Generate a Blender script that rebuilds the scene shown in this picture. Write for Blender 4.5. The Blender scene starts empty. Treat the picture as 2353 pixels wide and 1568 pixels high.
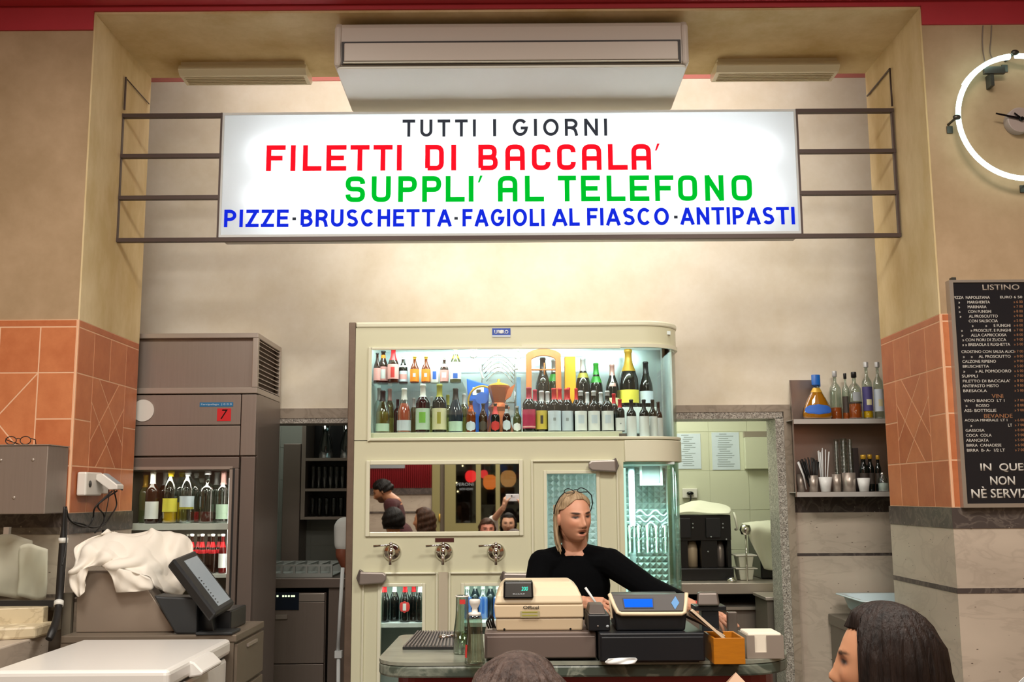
import bpy, bmesh, math, random
from mathutils import Vector, Matrix, Euler
random.seed(7)
PI = math.pi
R = math.radians
SC = bpy.context.scene
COL = SC.collection

# ------------------------------------------------------------------ camera
F, CX, CY = 2420.0, 1176.5, 784.0      # focal length and centre in pixels of the 2353 x 1568 frame
HC = 1.62                              # camera height
PITCH, ROLL = R(8.35), 0.0065
cp, sp = math.cos(PITCH), math.sin(PITCH)
cam = bpy.data.cameras.new('camera')
cam.sensor_width = 36.0
cam.lens = 36.0 * F / 2353.0
cam.clip_start = 0.02
camo = bpy.data.objects.new('camera', cam)
COL.objects.link(camo)
_up0 = Vector((0, -sp, cp)); _fw = Vector((0, cp, sp))
_r = Vector((1, 0, 0)) * math.cos(ROLL) - _up0 * math.sin(ROLL)
_u = Vector((1, 0, 0)) * math.sin(ROLL) + _up0 * math.cos(ROLL)
_m = Matrix.Identity(4)
for i in range(3):
    _m[i][0], _m[i][1], _m[i][2] = _r[i], _u[i], -_fw[i]
_m[0][3], _m[1][3], _m[2][3] = 0, 0, HC
camo.matrix_world = _m
SC.camera = camo

def P(px, py, Y):
    """point of the photograph's pixel (px,py) on the vertical plane y = Y"""
    u, v = (px - CX) / F, (CY - py) / F
    d = _r * u + _u * v + _fw
    t = Y / d.y
    return Vector((d.x * t, Y, HC + d.z * t))
def X(px, py, Y): return P(px, py, Y).x
def Z(px, py, Y): return P(px, py, Y).z

# ------------------------------------------------------------------ world, lights, exposure
SC.view_settings.view_transform = 'Standard'
SC.view_settings.look = 'None'
SC.view_settings.exposure = 0.30
SC.view_settings.gamma = 1.0
W = bpy.data.worlds.new('night'); SC.world = W
W.use_nodes = True
W.node_tree.nodes['Background'].inputs[0].default_value = (1.0, 0.80, 0.60, 1)
W.node_tree.nodes['Background'].inputs[1].default_value = 0.04

def area(name, loc, rot, size, power, col, sy=None):
    l = bpy.data.lights.new(name, 'AREA'); l.energy = power; l.color = col; l.size = size
    if sy: l.shape = 'RECTANGLE'; l.size_y = sy
    o = bpy.data.objects.new(name, l); o.location = loc; o.rotation_euler = rot
    COL.objects.link(o)
    return o
WARM = (1.0, 0.935, 0.84); COOL = (0.86, 1.0, 0.97); NEUT = (1.0, 0.95, 0.87)
# ceiling lamps of the dining room (out of frame, above the customers)
area('dining_lamp', (-1.5, 2.6, 4.15), (0, 0, 0), 0.9, 84, WARM)
area('dining_lamp', (1.5, 2.6, 4.15), (0, 0, 0), 0.9, 84, WARM)
area('dining_lamp', (0.0, 0.4, 4.15), (0, 0, 0), 1.2, 80, WARM)
area('dining_lamp', (0.3, -1.7, 4.1), (0, 0, 0), 1.0, 95, WARM)
# two added fill lights for the back wall, then the two kitchen lamps
area('wall_fill', (0.25, 5.54, 3.22), (R(70), 0, 0), 2.7, 13.5, (1.0, .95, .87), 0.30)  # unseen behind the sign, added to brighten the wall
area('wall_fill_high', (0.0, 5.76, 4.22), (R(62), 0, 0), 3.6, 13, NEUT, 0.10)  # added to lift the upper wall, no fitting there
area('kitchen_lamp', (1.1, 7.4, 2.75), (0, 0, 0), 0.8, 16, (0.97, 1.0, 0.85))
area('kitchen_lamp', (-1.7, 7.6, 2.75), (0, 0, 0), 0.5, 5, (0.90, 0.95, 0.85))

# ------------------------------------------------------------------ materials
def srgb(h):
    h = h.lstrip('#'); c = [int(h[i:i+2], 16) / 255 for i in (0, 2, 4)]
    return tuple((x / 12.92 if x <= 0.04045 else ((x + 0.055) / 1.055) ** 2.4) for x in c)
def mat(name, col='808080', rough=0.5, metal=0.0, spec=0.5, emit=None, estr=1.0, noise=None, bump=None, coat=0.0, aniso=None, trans=0.0, island=0.0, sss=0.0, col2=None):
    """principled material; noise=(scale, amount[, stretch]) mottles towards col2 or a darker tone, bump=(scale, strength)"""
    m = bpy.data.materials.new(name); m.use_nodes = True
    nt = m.node_tree; b = nt.nodes['Principled BSDF']
    c = srgb(col) if isinstance(col, str) else col
    b.inputs['Base Color'].default_value = (*c, 1)
    b.inputs['Roughness'].default_value = rough
    b.inputs['Metallic'].default_value = metal
    b.inputs['Specular IOR Level'].default_value = spec
    b.inputs['Coat Weight'].default_value = coat
    b.inputs['Transmission Weight'].default_value = trans
    if sss: b.inputs['Subsurface Weight'].default_value = sss; b.inputs['Subsurface Radius'].default_value = (0.012, 0.004, 0.002)
    if emit:
        e = srgb(emit) if isinstance(emit, str) else emit
        b.inputs['Emission Color'].default_value = (*e, 1); b.inputs['Emission Strength'].default_value = estr
    tc = None
    def coords(st=None):
        t = nt.nodes.new('ShaderNodeTexCoord')
        if st is None: return t.outputs['Object']
        mp = nt.nodes.new('ShaderNodeMapping'); mp.inputs['Scale'].default_value = st
        nt.links.new(t.outputs['Object'], mp.inputs['Vector']); return mp.outputs['Vector']
    if noise or island:
        base = None
        mix = nt.nodes.new('ShaderNodeMix'); mix.data_type = 'RGBA'
        mix.inputs[6].default_value = (*c, 1)
        c2 = srgb(col2) if col2 else tuple(x * 0.55 for x in c)
        mix.inputs[7].default_value = (*c2, 1)
        if noise:
            n = nt.nodes.new('ShaderNodeTexNoise'); n.inputs['Scale'].default_value = noise[0]; n.inputs['Detail'].default_value = 6; n.inputs['Roughness'].default_value = 0.65
            nt.links.new(coords(noise[2] if len(noise) > 2 else None), n.inputs['Vector'])
            mr = nt.nodes.new('ShaderNodeMapRange'); mr.inputs[1].default_value = 0.35; mr.inputs[2].default_value = 0.68; mr.inputs[4].default_value = noise[1]
            nt.links.new(n.outputs['Fac'], mr.inputs[0]); fac = mr.outputs[0]
            if island:
                g = nt.nodes.new('ShaderNodeNewGeometry'); ma = nt.nodes.new('ShaderNodeMath'); ma.operation = 'MULTIPLY_ADD'
                nt.links.new(g.outputs['Random Per Island'], ma.inputs[0]); ma.inputs[1].default_value = island; nt.links.new(fac, ma.inputs[2]); fac = ma.outputs[0]
        else:
            g = nt.nodes.new('ShaderNodeNewGeometry'); ma = nt.nodes.new('ShaderNodeMath'); ma.operation = 'MULTIPLY'
            nt.links.new(g.outputs['Random Per Island'], ma.inputs[0]); ma.inputs[1].default_value = island; fac = ma.outputs[0]
        nt.links.new(fac, mix.inputs[0]); nt.links.new(mix.outputs[2], b.inputs['Base Color'])
    if bump:
        n = nt.nodes.new('ShaderNodeTexNoise'); n.inputs['Scale'].default_value = bump[0]; n.inputs['Detail'].default_value = 4
        nt.links.new(coords(bump[2] if len(bump) > 2 else None), n.inputs['Vector'])
        bp = nt.nodes.new('ShaderNodeBump'); bp.inputs['Strength'].default_value = bump[1]; bp.inputs['Distance'].default_value = 0.01
        nt.links.new(n.outputs['Fac'], bp.inputs['Height']); nt.links.new(bp.outputs['Normal'], b.inputs['Normal'])
    return m
def glass(name, tint='ffffff', refl=0.06, rough=0.02, grazing=0.5):
    """thin clear pane: tinted transparency under a fresnel gloss"""
    m = bpy.data.materials.new(name); m.use_nodes = True; nt = m.node_tree; nt.nodes.clear()
    o = nt.nodes.new('ShaderNodeOutputMaterial'); t = nt.nodes.new('ShaderNodeBsdfTransparent'); g = nt.nodes.new('ShaderNodeBsdfGlossy')
    t.inputs[0].default_value = (*srgb(tint), 1); g.inputs['Roughness'].default_value = rough
    lw = nt.nodes.new('ShaderNodeLayerWeight'); lw.inputs[0].default_value = 0.35
    mr = nt.nodes.new('ShaderNodeMapRange'); mr.inputs[3].default_value = refl; mr.inputs[4].default_value = grazing
    nt.links.new(lw.outputs['Facing'], mr.inputs[0])
    mx = nt.nodes.new('ShaderNodeMixShader'); nt.links.new(mr.outputs[0], mx.inputs[0])
    nt.links.new(t.outputs[0], mx.inputs[1]); nt.links.new(g.outputs[0], mx.inputs[2]); nt.links.new(mx.outputs[0], o.inputs[0])
    return m
def emitter(name, col, s):
    m = bpy.data.materials.new(name); m.use_nodes = True; nt = m.node_tree; nt.nodes.clear()
    o = nt.nodes.new('ShaderNodeOutputMaterial'); e = nt.nodes.new('ShaderNodeEmission')
    c = srgb(col) if isinstance(col, str) else col
    e.inputs[0].default_value = (*c, 1); e.inputs[1].default_value = s; nt.links.new(e.outputs[0], o.inputs[0])
    return m
def marble(name, base, vein, scale=6.0, rough=0.25, amount=0.8, speck=None, stretch=(1, 1, 1), cells=False):
    m = mat(name, base, rough); nt = m.node_tree; b = nt.nodes['Principled BSDF']
    tc = nt.nodes.new('ShaderNodeTexCoord'); mp = nt.nodes.new('ShaderNodeMapping'); mp.inputs['Scale'].default_value = stretch
    nt.links.new(tc.outputs['Object'], mp.inputs[0])
    n1 = nt.nodes.new('ShaderNodeTexNoise'); n1.inputs['Scale'].default_value = scale; n1.inputs['Detail'].default_value = 8; n1.inputs['Distortion'].default_value = 1.5
    nt.links.new(mp.outputs[0], n1.inputs['Vector'])
    r1 = nt.nodes.new('ShaderNodeValToRGB')
    el = r1.color_ramp.elements
    el[0].position = 0.42; el[0].color = (0, 0, 0, 1); el[1].position = 0.50; el[1].color = (amount,) * 3 + (1,)
    e = el.new(0.54); e.color = (0, 0, 0, 1)
    nt.links.new(n1.outputs['Fac'], r1.inputs[0])
    n2 = nt.nodes.new('ShaderNodeTexNoise'); n2.inputs['Scale'].default_value = scale * 0.5; n2.inputs['Detail'].default_value = 5
    nt.links.new(mp.outputs[0], n2.inputs['Vector'])
    mx0 = nt.nodes.new('ShaderNodeMix'); mx0.data_type = 'RGBA'
    c = srgb(base); mx0.inputs[6].default_value = (*[x * 0.72 for x in c], 1); mx0.inputs[7].default_value = (*[min(1, x * 1.22) for x in c], 1)
    nt.links.new(n2.outputs['Fac'], mx0.inputs[0])
    mx = nt.nodes.new('ShaderNodeMix'); mx.data_type = 'RGBA'; nt.links.new(r1.outputs[0], mx.inputs[0])
    nt.links.new(mx0.outputs[2], mx.inputs[6]); mx.inputs[7].default_value = (*srgb(vein), 1)
    out = mx.outputs[2]
    if speck:
        v = nt.nodes.new('ShaderNodeTexVoronoi'); v.inputs['Scale'].default_value = speck[1]
        if cells: v.feature = 'F1'
        nt.links.new(mp.outputs[0], v.inputs['Vector'])
        r2 = nt.nodes.new('ShaderNodeMapRange'); r2.inputs[1].default_value = speck[2]; r2.inputs[2].default_value = speck[2] * 0.55; nt.links.new(v.outputs['Distance'], r2.inputs[0])
        m2 = nt.nodes.new('ShaderNodeMix'); m2.data_type = 'RGBA'; nt.links.new(r2.outputs[0], m2.inputs[0]); nt.links.new(out, m2.inputs[6]); m2.inputs[7].default_value = (*srgb(speck[0]), 1); out = m2.outputs[2]
    nt.links.new(out, b.inputs['Base Color'])
    return m

M = {}
def defm(k, **kw): M[k] = mat(k, **kw); return M[k]

# ------------------------------------------------------------------ mesh builder
class B:
    def __init__(s): s.v, s.f, s.s, s.mi = [], [], [], []; s.cur = 0
    def add(s, vs, fs, smooth=False):
        o = len(s.v); s.v += [tuple(v) for v in vs]
        for f in fs: s.f.append(tuple(i + o for i in f)); s.s.append(smooth); s.mi.append(s.cur)
        return s
    def box(s, a, b, T=None):
        x0, y0, z0 = [min(a[i], b[i]) for i in range(3)]; x1, y1, z1 = [max(a[i], b[i]) for i in range(3)]
        vs = [Vector(p) for p in ((x0,y0,z0),(x1,y0,z0),(x1,y1,z0),(x0,y1,z0),(x0,y0,z1),(x1,y0,z1),(x1,y1,z1),(x0,y1,z1))]
        if T: vs = [T @ v for v in vs]
        return s.add(vs, [(0,3,2,1),(4,5,6,7),(0,1,5,4),(1,2,6,5),(2,3,7,6),(3,0,4,7)])
    def hexa(s, p):      # eight corners, bottom ring then top ring
        return s.add(p, [(0,3,2,1),(4,5,6,7),(0,1,5,4),(1,2,6,5),(2,3,7,6),(3,0,4,7)])
    def prism(s, poly, f, d0, d1):   # poly of (a,b); f(a,b,d) -> point
        n = len(poly)
        vs = [f(a, b, d0) for a, b in poly] + [f(a, b, d1) for a, b in poly]
        return s.add(vs, [tuple(range(n))[::-1], tuple(range(n, 2*n))] + [(i, (i+1) % n, n + (i+1) % n, n + i) for i in range(n)])
    def lathe(s, prof, c=(0,0,0), n=24, T=None, a0=0.0, a1=2*PI):
        full = abs(a1 - a0 - 2*PI) < 1e-6; c = Vector(c); vs, fs = [], []
        m = n if full else n + 1
        for r, z in prof:
            for i in range(m):
                a = a0 + (a1 - a0) * i / n
                p = Vector((r*math.cos(a), r*math.sin(a), z))
                vs.append((T @ p if T else p) + c)
        for k in range(len(prof) - 1):
            for i in range(n):
                j = (i + 1) % m
                fs.append((k*m+i, k*m+j, (k+1)*m+j, (k+1)*m+i))
        return s.add(vs, fs, True)
    def cyl(s, p0, p1, r0, r1=None, n=16, cap=True):
        p0, p1 = Vector(p0), Vector(p1); r1 = r0 if r1 is None else r1
        d = (p1 - p0).normalized(); a = d.orthogonal().normalized(); b = d.cross(a)
        vs = [p0 + (a*math.cos(2*PI*i/n) + b*math.sin(2*PI*i/n))*r0 for i in range(n)] + [p1 + (a*math.cos(2*PI*i/n) + b*math.sin(2*PI*i/n))*r1 for i in range(n)]
        s.add(vs, [(i, (i+1) % n, n+(i+1) % n, n+i) for i in range(n)], True)
        if cap:
            o = len(s.v) - 2*n
            s.f += [tuple(o+i for i in range(n))[::-1], tuple(o+n+i for i in range(n))]; s.s += [False, False]; s.mi += [s.cur]*2
        return s
    def tube(s, pts, r, n=8, closed=False, flat=1.0):
        pts = [Vector(p) for p in pts]; N = len(pts); vs, fs = [], []
        prev = None
        for k, p in enumerate(pts):
            if closed: t = pts[(k+1) % N] - pts[k-1]
            else: t = pts[min(k+1, N-1)] - pts[max(k-1, 0)]
            t.normalize()
            a = (prev - t*prev.dot(t)) if prev is not None else t.orthogonal()
            if a.length < 1e-5: a = t.orthogonal()
            a.normalize(); prev = a; b = t.cross(a)
            rr = r[k] if isinstance(r, (list, tuple)) else r
            for i in range(n):
                vs.append(p + (a*math.cos(2*PI*i/n) + b*math.sin(2*PI*i/n)*flat)*rr)
        K = N if closed else N - 1
        for k in range(K):
            for i in range(n):
                fs.append((k*n+i, k*n+(i+1) % n, ((k+1) % N)*n+(i+1) % n, ((k+1) % N)*n+i))
        s.add(vs, fs, True)
        if not closed:
            o = len(s.v) - N*n
            s.f += [tuple(o+i for i in range(n))[::-1], tuple(o+(N-1)*n+i for i in range(n))]; s.s += [False, False]; s.mi += [s.cur]*2
        return s
    def ball(s, c, r, n=16, T=None):
        rx, ry, rz = r if isinstance(r, (list, tuple)) else (r, r, r); c = Vector(c); vs, fs = [], []
        m = n // 2
        for k in range(m + 1):
            th = PI * k / m
            for i in range(n):
                a = 2*PI*i/n
                p = Vector((rx*math.sin(th)*math.cos(a), ry*math.sin(th)*math.sin(a), rz*math.cos(th)))
                if T: p = T @ p
                vs.append(p + c)
        for k in range(m):
            for i in range(n):
                q = (k*n+i, (k+1)*n+i, (k+1)*n+(i+1) % n, k*n+(i+1) % n)
                fs.append(q)
        return s.add(vs, fs, True)
    def sheet(s, rows, smooth=True, closed=False):   # grid of points
        n = len(rows[0]); vs = [p for r in rows for p in r]; fs = []
        for k in range(len(rows) - 1):
            for i in range(n if closed else n - 1):
                fs.append((k*n+i, k*n+(i+1) % n, (k+1)*n+(i+1) % n, (k+1)*n+i))
        return s.add(vs, fs, smooth)
    def mesh(s, name):
        me = bpy.data.meshes.new(name)
        me.from_pydata([tuple(v) for v in s.v], [], s.f)
        me.polygons.foreach_set('use_smooth', s.s); me.polygons.foreach_set('material_index', s.mi)
        me.update()
        return me

def wloc(o):
    v = Vector((0, 0, 0))
    while o is not None: v += o.location; o = o.parent
    return v
def obj(name, b, m, parent=None, bev=0.0, seg=2, solid=0.0, label=None, sub=0, loc=None, clean=False):
    me = b.mesh(name) if isinstance(b, B) else b
    if clean:
        bm = bmesh.new(); bm.from_mesh(me); bmesh.ops.remove_doubles(bm, verts=bm.verts, dist=1e-5); bmesh.ops.recalc_face_normals(bm, faces=bm.faces); bm.to_mesh(me); bm.free()
    for x in (m if isinstance(m, (list, tuple)) else [m]): me.materials.append(M[x] if isinstance(x, str) else x)
    o = bpy.data.objects.new(name, me); COL.objects.link(o)
    if parent is not None:
        o.parent = parent; me.transform(Matrix.Translation(-wloc(parent)))
    elif loc is not None:
        o.location = loc; me.transform(Matrix.Translation(-Vector(loc)))
    if bev:
        md = o.modifiers.new('bevel', 'BEVEL'); md.width = bev; md.segments = seg; md.limit_method = 'ANGLE'; md.angle_limit = R(40)
    if sub:
        md = o.modifiers.new('sub', 'SUBSURF'); md.levels = sub; md.render_levels = sub
    if solid:
        md = o.modifiers.new('solid', 'SOLIDIFY'); md.thickness = solid; md.offset = 0
    if label: o['label'] = label
    return o
def tag(o, label, cat, group=None):
    o['label'] = label; o['category'] = cat
    if group: o['group'] = group
    return o
def thing(name, label, cat, loc, group=None):
    o = bpy.data.objects.new(name, None); COL.objects.link(o); o.location = loc; o.empty_display_size = 0.05
    return tag(o, label, cat, group)
def struct(name, b, m, parent=None, bev=0.0, **kw):
    o = obj(name, b, m, parent, bev, **kw)
    if parent is None: o['kind'] = 'structure'
    return o
def spline(pts, n=8):
    """catmull-rom through points"""
    pts = [Vector(p) for p in pts]; out = []
    for i in range(len(pts) - 1):
        p0, p1, p2, p3 = pts[max(i-1, 0)], pts[i], pts[i+1], pts[min(i+2, len(pts)-1)]
        for k in range(n):
            t = k / n
            out.append(0.5*((2*p1) + (p2-p0)*t + (2*p0-5*p1+4*p2-p3)*t*t + (3*p1-p0-3*p2+p3)*t*t*t))
    out.append(pts[-1]); return out
def text_mesh(s, f, a0, a1, b0, b1, depth, bold=0.0, space=1.0, shear=0.0):
    """lettering fitted into the rectangle (a0..a1, b0..b1); f(a,b,d) gives the point"""
    cu = bpy.data.curves.new('txt', 'FONT'); cu.body = s; cu.size = 1.0; cu.offset = bold; cu.space_character = space; cu.resolution_u = 3; cu.shear = shear
    o = bpy.data.objects.new('txt', cu); COL.objects.link(o)
    dg = bpy.context.evaluated_depsgraph_get(); dg.update()
    me = bpy.data.meshes.new_from_object(o.evaluated_get(dg))
    bpy.data.objects.remove(o); bpy.data.curves.remove(cu)
    xs = [v.co.x for v in me.vertices]; ys = [v.co.y for v in me.vertices]
    if not xs: return me
    x0, x1, y0, y1 = min(xs), max(xs), min(ys), max(ys)
    bm = bmesh.new(); bm.from_mesh(me)
    r = bmesh.ops.extrude_face_region(bm, geom=bm.faces[:])
    top = [g for g in r['geom'] if isinstance(g, bmesh.types.BMVert)]
    tset = set(top)
    for v in bm.verts:
        a = a0 + (v.co.x - x0) / (x1 - x0) * (a1 - a0); b = b0 + (v.co.y - y0) / (y1 - y0 + 1e-9) * (b1 - b0)
        v.co = f(a, b, depth if v in tset else 0.0)
    bmesh.ops.recalc_face_normals(bm, faces=bm.faces)
    bm.to_mesh(me); bm.free()
    return me
def front(Y):   # mapping for things facing the camera: a = x, b = z, d towards the camera
    return lambda a, b, d: Vector((a, Y - d, b))
# ================================================================== THE ROOM
Y0, Y1, YB = 4.9, 5.7, 6.4              # arch front, arch back, back wall
WL = X(165, 1000, Y0); WR = X(2180, 1000, Y0)
ZS = Z(1176, 27, Y0)                     # underside of the arch
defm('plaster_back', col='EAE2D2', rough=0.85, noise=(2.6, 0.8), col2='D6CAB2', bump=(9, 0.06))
defm('plaster_arch_lit', col='DCC9A0', rough=0.85, noise=(3.2, 0.9, (1, 1, 0.5)), col2='BFA672', bump=(9, 0.06))  # same plaster as the back wall, warm light put into its yellower colour
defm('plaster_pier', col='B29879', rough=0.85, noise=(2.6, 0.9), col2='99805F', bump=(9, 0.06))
defm('red_paint', col='B3303A', rough=0.55, noise=(3, 0.2))
defm('red_trim', col='C97C72', rough=0.7)
defm('terracotta', col='CF8254', rough=0.42, noise=(9, 0.45), island=0.6, col2='AE5E36', bump=(30, 0.06))
defm('grout', col='E2B592', rough=0.85)
M['stone_light'] = marble('stone_light', 'C0B2A2', '85776A', 3.2, 0.35, 0.22, ('54473C', 13, 0.085), (1, 1, 2.6))
M['stone_dark'] = marble('stone_dark', '4A4240', '8D8278', 9, 0.3, 0.35, ('A79D90', 22, 0.10))
M['stone_terrazzo'] = marble('stone_terrazzo', '8C847A', 'D2CCC2', 40, 0.4, 0.9, ('3B3733', 90, 0.32))
M['stone_band'] = marble('stone_band', '9E9080', '6F6355', 7, 0.4, 0.4)
M['stone_counter'] = marble('stone_counter', '8E9184', '6E776A', 3, 0.22, 0.3, None, (1, 4, 1))
M['stone_counter_edge'] = marble('stone_counter_edge', '4C564D', '9FA596', 5, 0.3, 0.5)
defm('floor_tile', col='6A5A4C', rough=0.4, noise=(3, 0.4))
defm('ceiling_paint', col='7E2229', rough=0.6)
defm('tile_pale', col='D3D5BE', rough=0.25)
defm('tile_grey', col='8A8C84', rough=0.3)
defm('dark', col='101010', rough=0.5)

# floor and ceiling
b = B().box((-4.2, -3.4, -0.1), (4.2, 9.0, 0.0)); struct('floor', b, 'floor_tile')
b = B().box((-4.2, -3.4, 4.30), (4.2, 9.0, 4.4)); struct('ceiling', b, 'ceiling_paint')
# piers with the arch between them
zt = Z(165, 735, Y0) - 0.0               # top of the tiling
zb = Z(165, 1180, Y0)                    # tiling to dark band
zd = Z(165, 1228, Y0)                    # dark band to light stone
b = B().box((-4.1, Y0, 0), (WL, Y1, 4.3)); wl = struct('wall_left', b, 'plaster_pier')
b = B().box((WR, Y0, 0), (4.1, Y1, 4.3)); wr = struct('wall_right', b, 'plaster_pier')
# plaster of the arch faces, a skin of 4 mm over the piers and the beam
ax0, ax1 = WL, WR
b = B().box((WL, Y0, ZS), (WR, Y1, 4.3)); struct('wall_front', b, 'plaster_arch_lit')
b = B().box((WL, Y0 - 0.002, zt), (WL + 0.008, Y1, ZS)); struct('trim_arch_left', b, 'plaster_arch_lit')
b = B().box((WR - 0.008, Y0 - 0.002, zt), (WR, Y1, ZS)); struct('trim_arch_right', b, 'plaster_arch_lit')
# red band above
zr = Z(100, 71, Y0); zr2 = Z(100, 36, Y0)
b = B().box((-4.1, Y0 - 0.012, zr), (WL, Y0, 4.3)).box((WR, Y0 - 0.012, zr), (4.1, Y0, 4.3)).box((WL, Y0 - 0.012, ZS + 0.012), (WR, Y0, 4.3)); struct('trim_red_band', b, 'red_paint')
b = B().box((-4.1, Y0 - 0.10, ZS + 0.035), (4.1, Y0 - 0.012, 4.3)); struct('trim_red_cornice', b, 'red_paint', bev=0.012)

# ---- tiling: polygons cut from rectangles
def clip(poly, p, n):
    out = []
    for i in range(len(poly)):
        a, b_ = poly[i], poly[(i+1) % len(poly)]
        da = (a[0]-p[0])*n[0] + (a[1]-p[1])*n[1]; db = (b_[0]-p[0])*n[0] + (b_[1]-p[1])*n[1]
        if da >= 0: out.append(a)
        if (da > 0) != (db > 0) and abs(da-db) > 1e-9:
            t = da/(da-db); out.append((a[0]+(b_[0]-a[0])*t, a[1]+(b_[1]-a[1])*t))
    return out
def inset(poly, g):
    cx = sum(p[0] for p in poly)/len(poly); cy = sum(p[1] for p in poly)/len(poly)
    q = poly
    for i in range(len(poly)):
        a, b_ = poly[i], poly[(i+1) % len(poly)]
        ex, ey = b_[0]-a[0], b_[1]-a[1]; L = math.hypot(ex, ey)
        if L < 1e-6: continue
        nx, ny = -ey/L, ex/L
        if (cx-a[0])*nx + (cy-a[1])*ny < 0: nx, ny = -nx, -ny
        q = clip(q, (a[0]+nx*g, a[1]+ny*g), (nx, ny))
        if len(q) < 3: return []
    return q
def rect(a0, a1, b0, b1): return [(a0, b0), (a1, b0), (a1, b1), (a0, b1)]
def lattice(a0, a1, b0, b1, lines):
    polys = [rect(a0, a1, b0, b1)]
    for (p, n) in lines:
        nxt = []
        for q in polys:
            for sgn in (1, -1):
                c = clip(q, p, (n[0]*sgn, n[1]*sgn))
                if len(c) >= 3:
                    ar = abs(sum(c[i][0]*c[(i+1) % len(c)][1]-c[(i+1) % len(c)][0]*c[i][1] for i in range(len(c))))/2
                    if ar > 2e-4: nxt.append(c)
        polys = nxt
    return polys
def tiles(name, polys, f, parent=None):
    b = B()
    for q in polys:
        q = inset(q, 0.0025)
        if len(q) >= 3: b.prism(q, f, 0.004, 0.0082)
    o = struct(name, b, 'terracotta', parent, bev=0.0015, seg=1, clean=True); return o
H4 = (zt - zb - 0.035) / 4.0
def face_tiles(side):
    c = [0.0, 0.19, 0.40, 0.62, Y1 - Y0]
    rows = [zb + H4*i for i in range(5)]
    q = [rect(0, Y1-Y0, rows[4], zt)]
    for r in (0, 3):
        for i in range(4): q.append(rect(c[i], c[i+1], rows[r], rows[r+1]))
    for r in (1, 2):
        q.append(rect(c[0], c[1], rows[r], rows[r+1])); q.append(rect(c[3], c[4], rows[r], rows[r+1]))
    m0, m1, h0, h1 = c[1], c[3], rows[1], rows[3]; w, h = m1-m0, h1-h0
    k = h/w*0.9
    L = []
    for off in (0.25, 0.75):
        L.append(((m0+w*off, h0+h*0.5), (k, 1.0))); L.append(((m0+w*off, h0+h*0.5), (k, -1.0)))
    q += lattice(m0, m1, h0, h1, L)
    return q
gt = B().box((WL, Y0 - 0.004, zb), (WL + 0.0072, Y1, zt)); struct('trim_grout_left', gt, 'grout')
tiles('trim_tile_left', face_tiles(0), lambda a, b_, d: Vector((WL + d, Y0 + a, b_)))
gt = B().box((WR - 0.0072, Y0 - 0.004, zb), (WR, Y1, zt)); struct('trim_grout_right', gt, 'grout')
tiles('trim_tile_right', face_tiles(1), lambda a, b_, d: Vector((WR - d, Y0 + a, b_)))
def front_tiles(x_in, sgn):
    rows = [zb + H4*i for i in range(5)]
    q = [rect(0, 0.9, rows[4], zt)]
    c = [0.0, 0.17, 0.36, 0.55, 0.72, 0.9]
    for r in range(4):
        for i in range(5):
            if r in (1, 2) and 1 <= i <= 2: continue
            q.append(rect(c[i], c[i+1], rows[r], rows[r+1]))
    m0, m1, h0, h1 = c[1], c[3], rows[1], rows[3]
    mid = ((m0+m1)/2, (h0+h1)/2); k = (h1-h0)/(m1-m0)
    q += lattice(m0, m1, h0, h1, [(mid, (k, 1.0)), (mid, (k, -1.0))])
    return q
gt = B().box((WL - 0.9, Y0 - 0.0072, zb), (WL, Y0, zt)); struct('trim_grout_front_left', gt, 'grout')
tiles('trim_tile_front_left', front_tiles(WL, -1), lambda a, b_, d: Vector((WL - a, Y0 - d, b_)))
gt = B().box((WR, Y0 - 0.0072, zb), (WR + 0.9, Y0, zt)); struct('trim_grout_front_right', gt, 'grout')
tiles('trim_tile_front_right', front_tiles(WR, 1), lambda a, b_, d: Vector((WR + a, Y0 - d, b_)))
# ---- stone below the tiling, wrapped round each pier
zs1, zs2 = Z(2199, 1352, Y0), Z(2199, 1364, Y0)
def stone(side, xi, sg, nm):
    def wrap(z0, z1, t, m, tail):
        b = B().box((xi, Y0 - t, z0), (xi - sg*t, Y1, z1)).box((xi, Y0 - t, z0), (xi + sg*2.0, Y0, z1))
        struct('trim_%s_%s' % (tail, nm), b, m)
    wrap(zd, zb, 0.016, 'stone_dark', 'dark_band')
    wrap(zs1, zd, 0.012, 'stone_light', 'stone_upper')
    wrap(zs2, zs1, 0.014, 'stone_dark', 'dark_stripe')
    wrap(0.0, zs2, 0.012, 'stone_light', 'stone_lower')
stone(0, WL, -1, 'left'); stone(1, WR, 1, 'right')

# ---- back wall with its two kitchen doorways
dl0, dl1 = X(560, 1000, YB), X(830, 1000, YB)          # left doorway
dr0, dr1 = X(1500, 1100, YB), X(1782, 1000, YB)        # right doorway
zl = Z(700, 972, YB); zlr = Z(1650, 962, YB)
b = B()
b.box((-4.1, YB, max(zl, zlr)), (4.1, YB + 0.2, 4.3))
b.box((-4.1, YB, 0), (dl0, YB + 0.2, max(zl, zlr))).box((dl0, YB, zl), (dl1, YB + 0.2, max(zl, zlr) + 0.001)).box((dl1, YB, 0), (dr0, YB + 0.2, max(zl, zlr)))
b.box((dr1, YB, 0), (4.1, YB + 0.2, max(zl, zlr)))
struct('wall_back', b, 'plaster_back')
b = B().box((-4.1, YB - 0.01, Z(1176, 184, YB)), (4.1, YB, 4.3)); struct('trim_red_top', b, 'red_trim')
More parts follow.
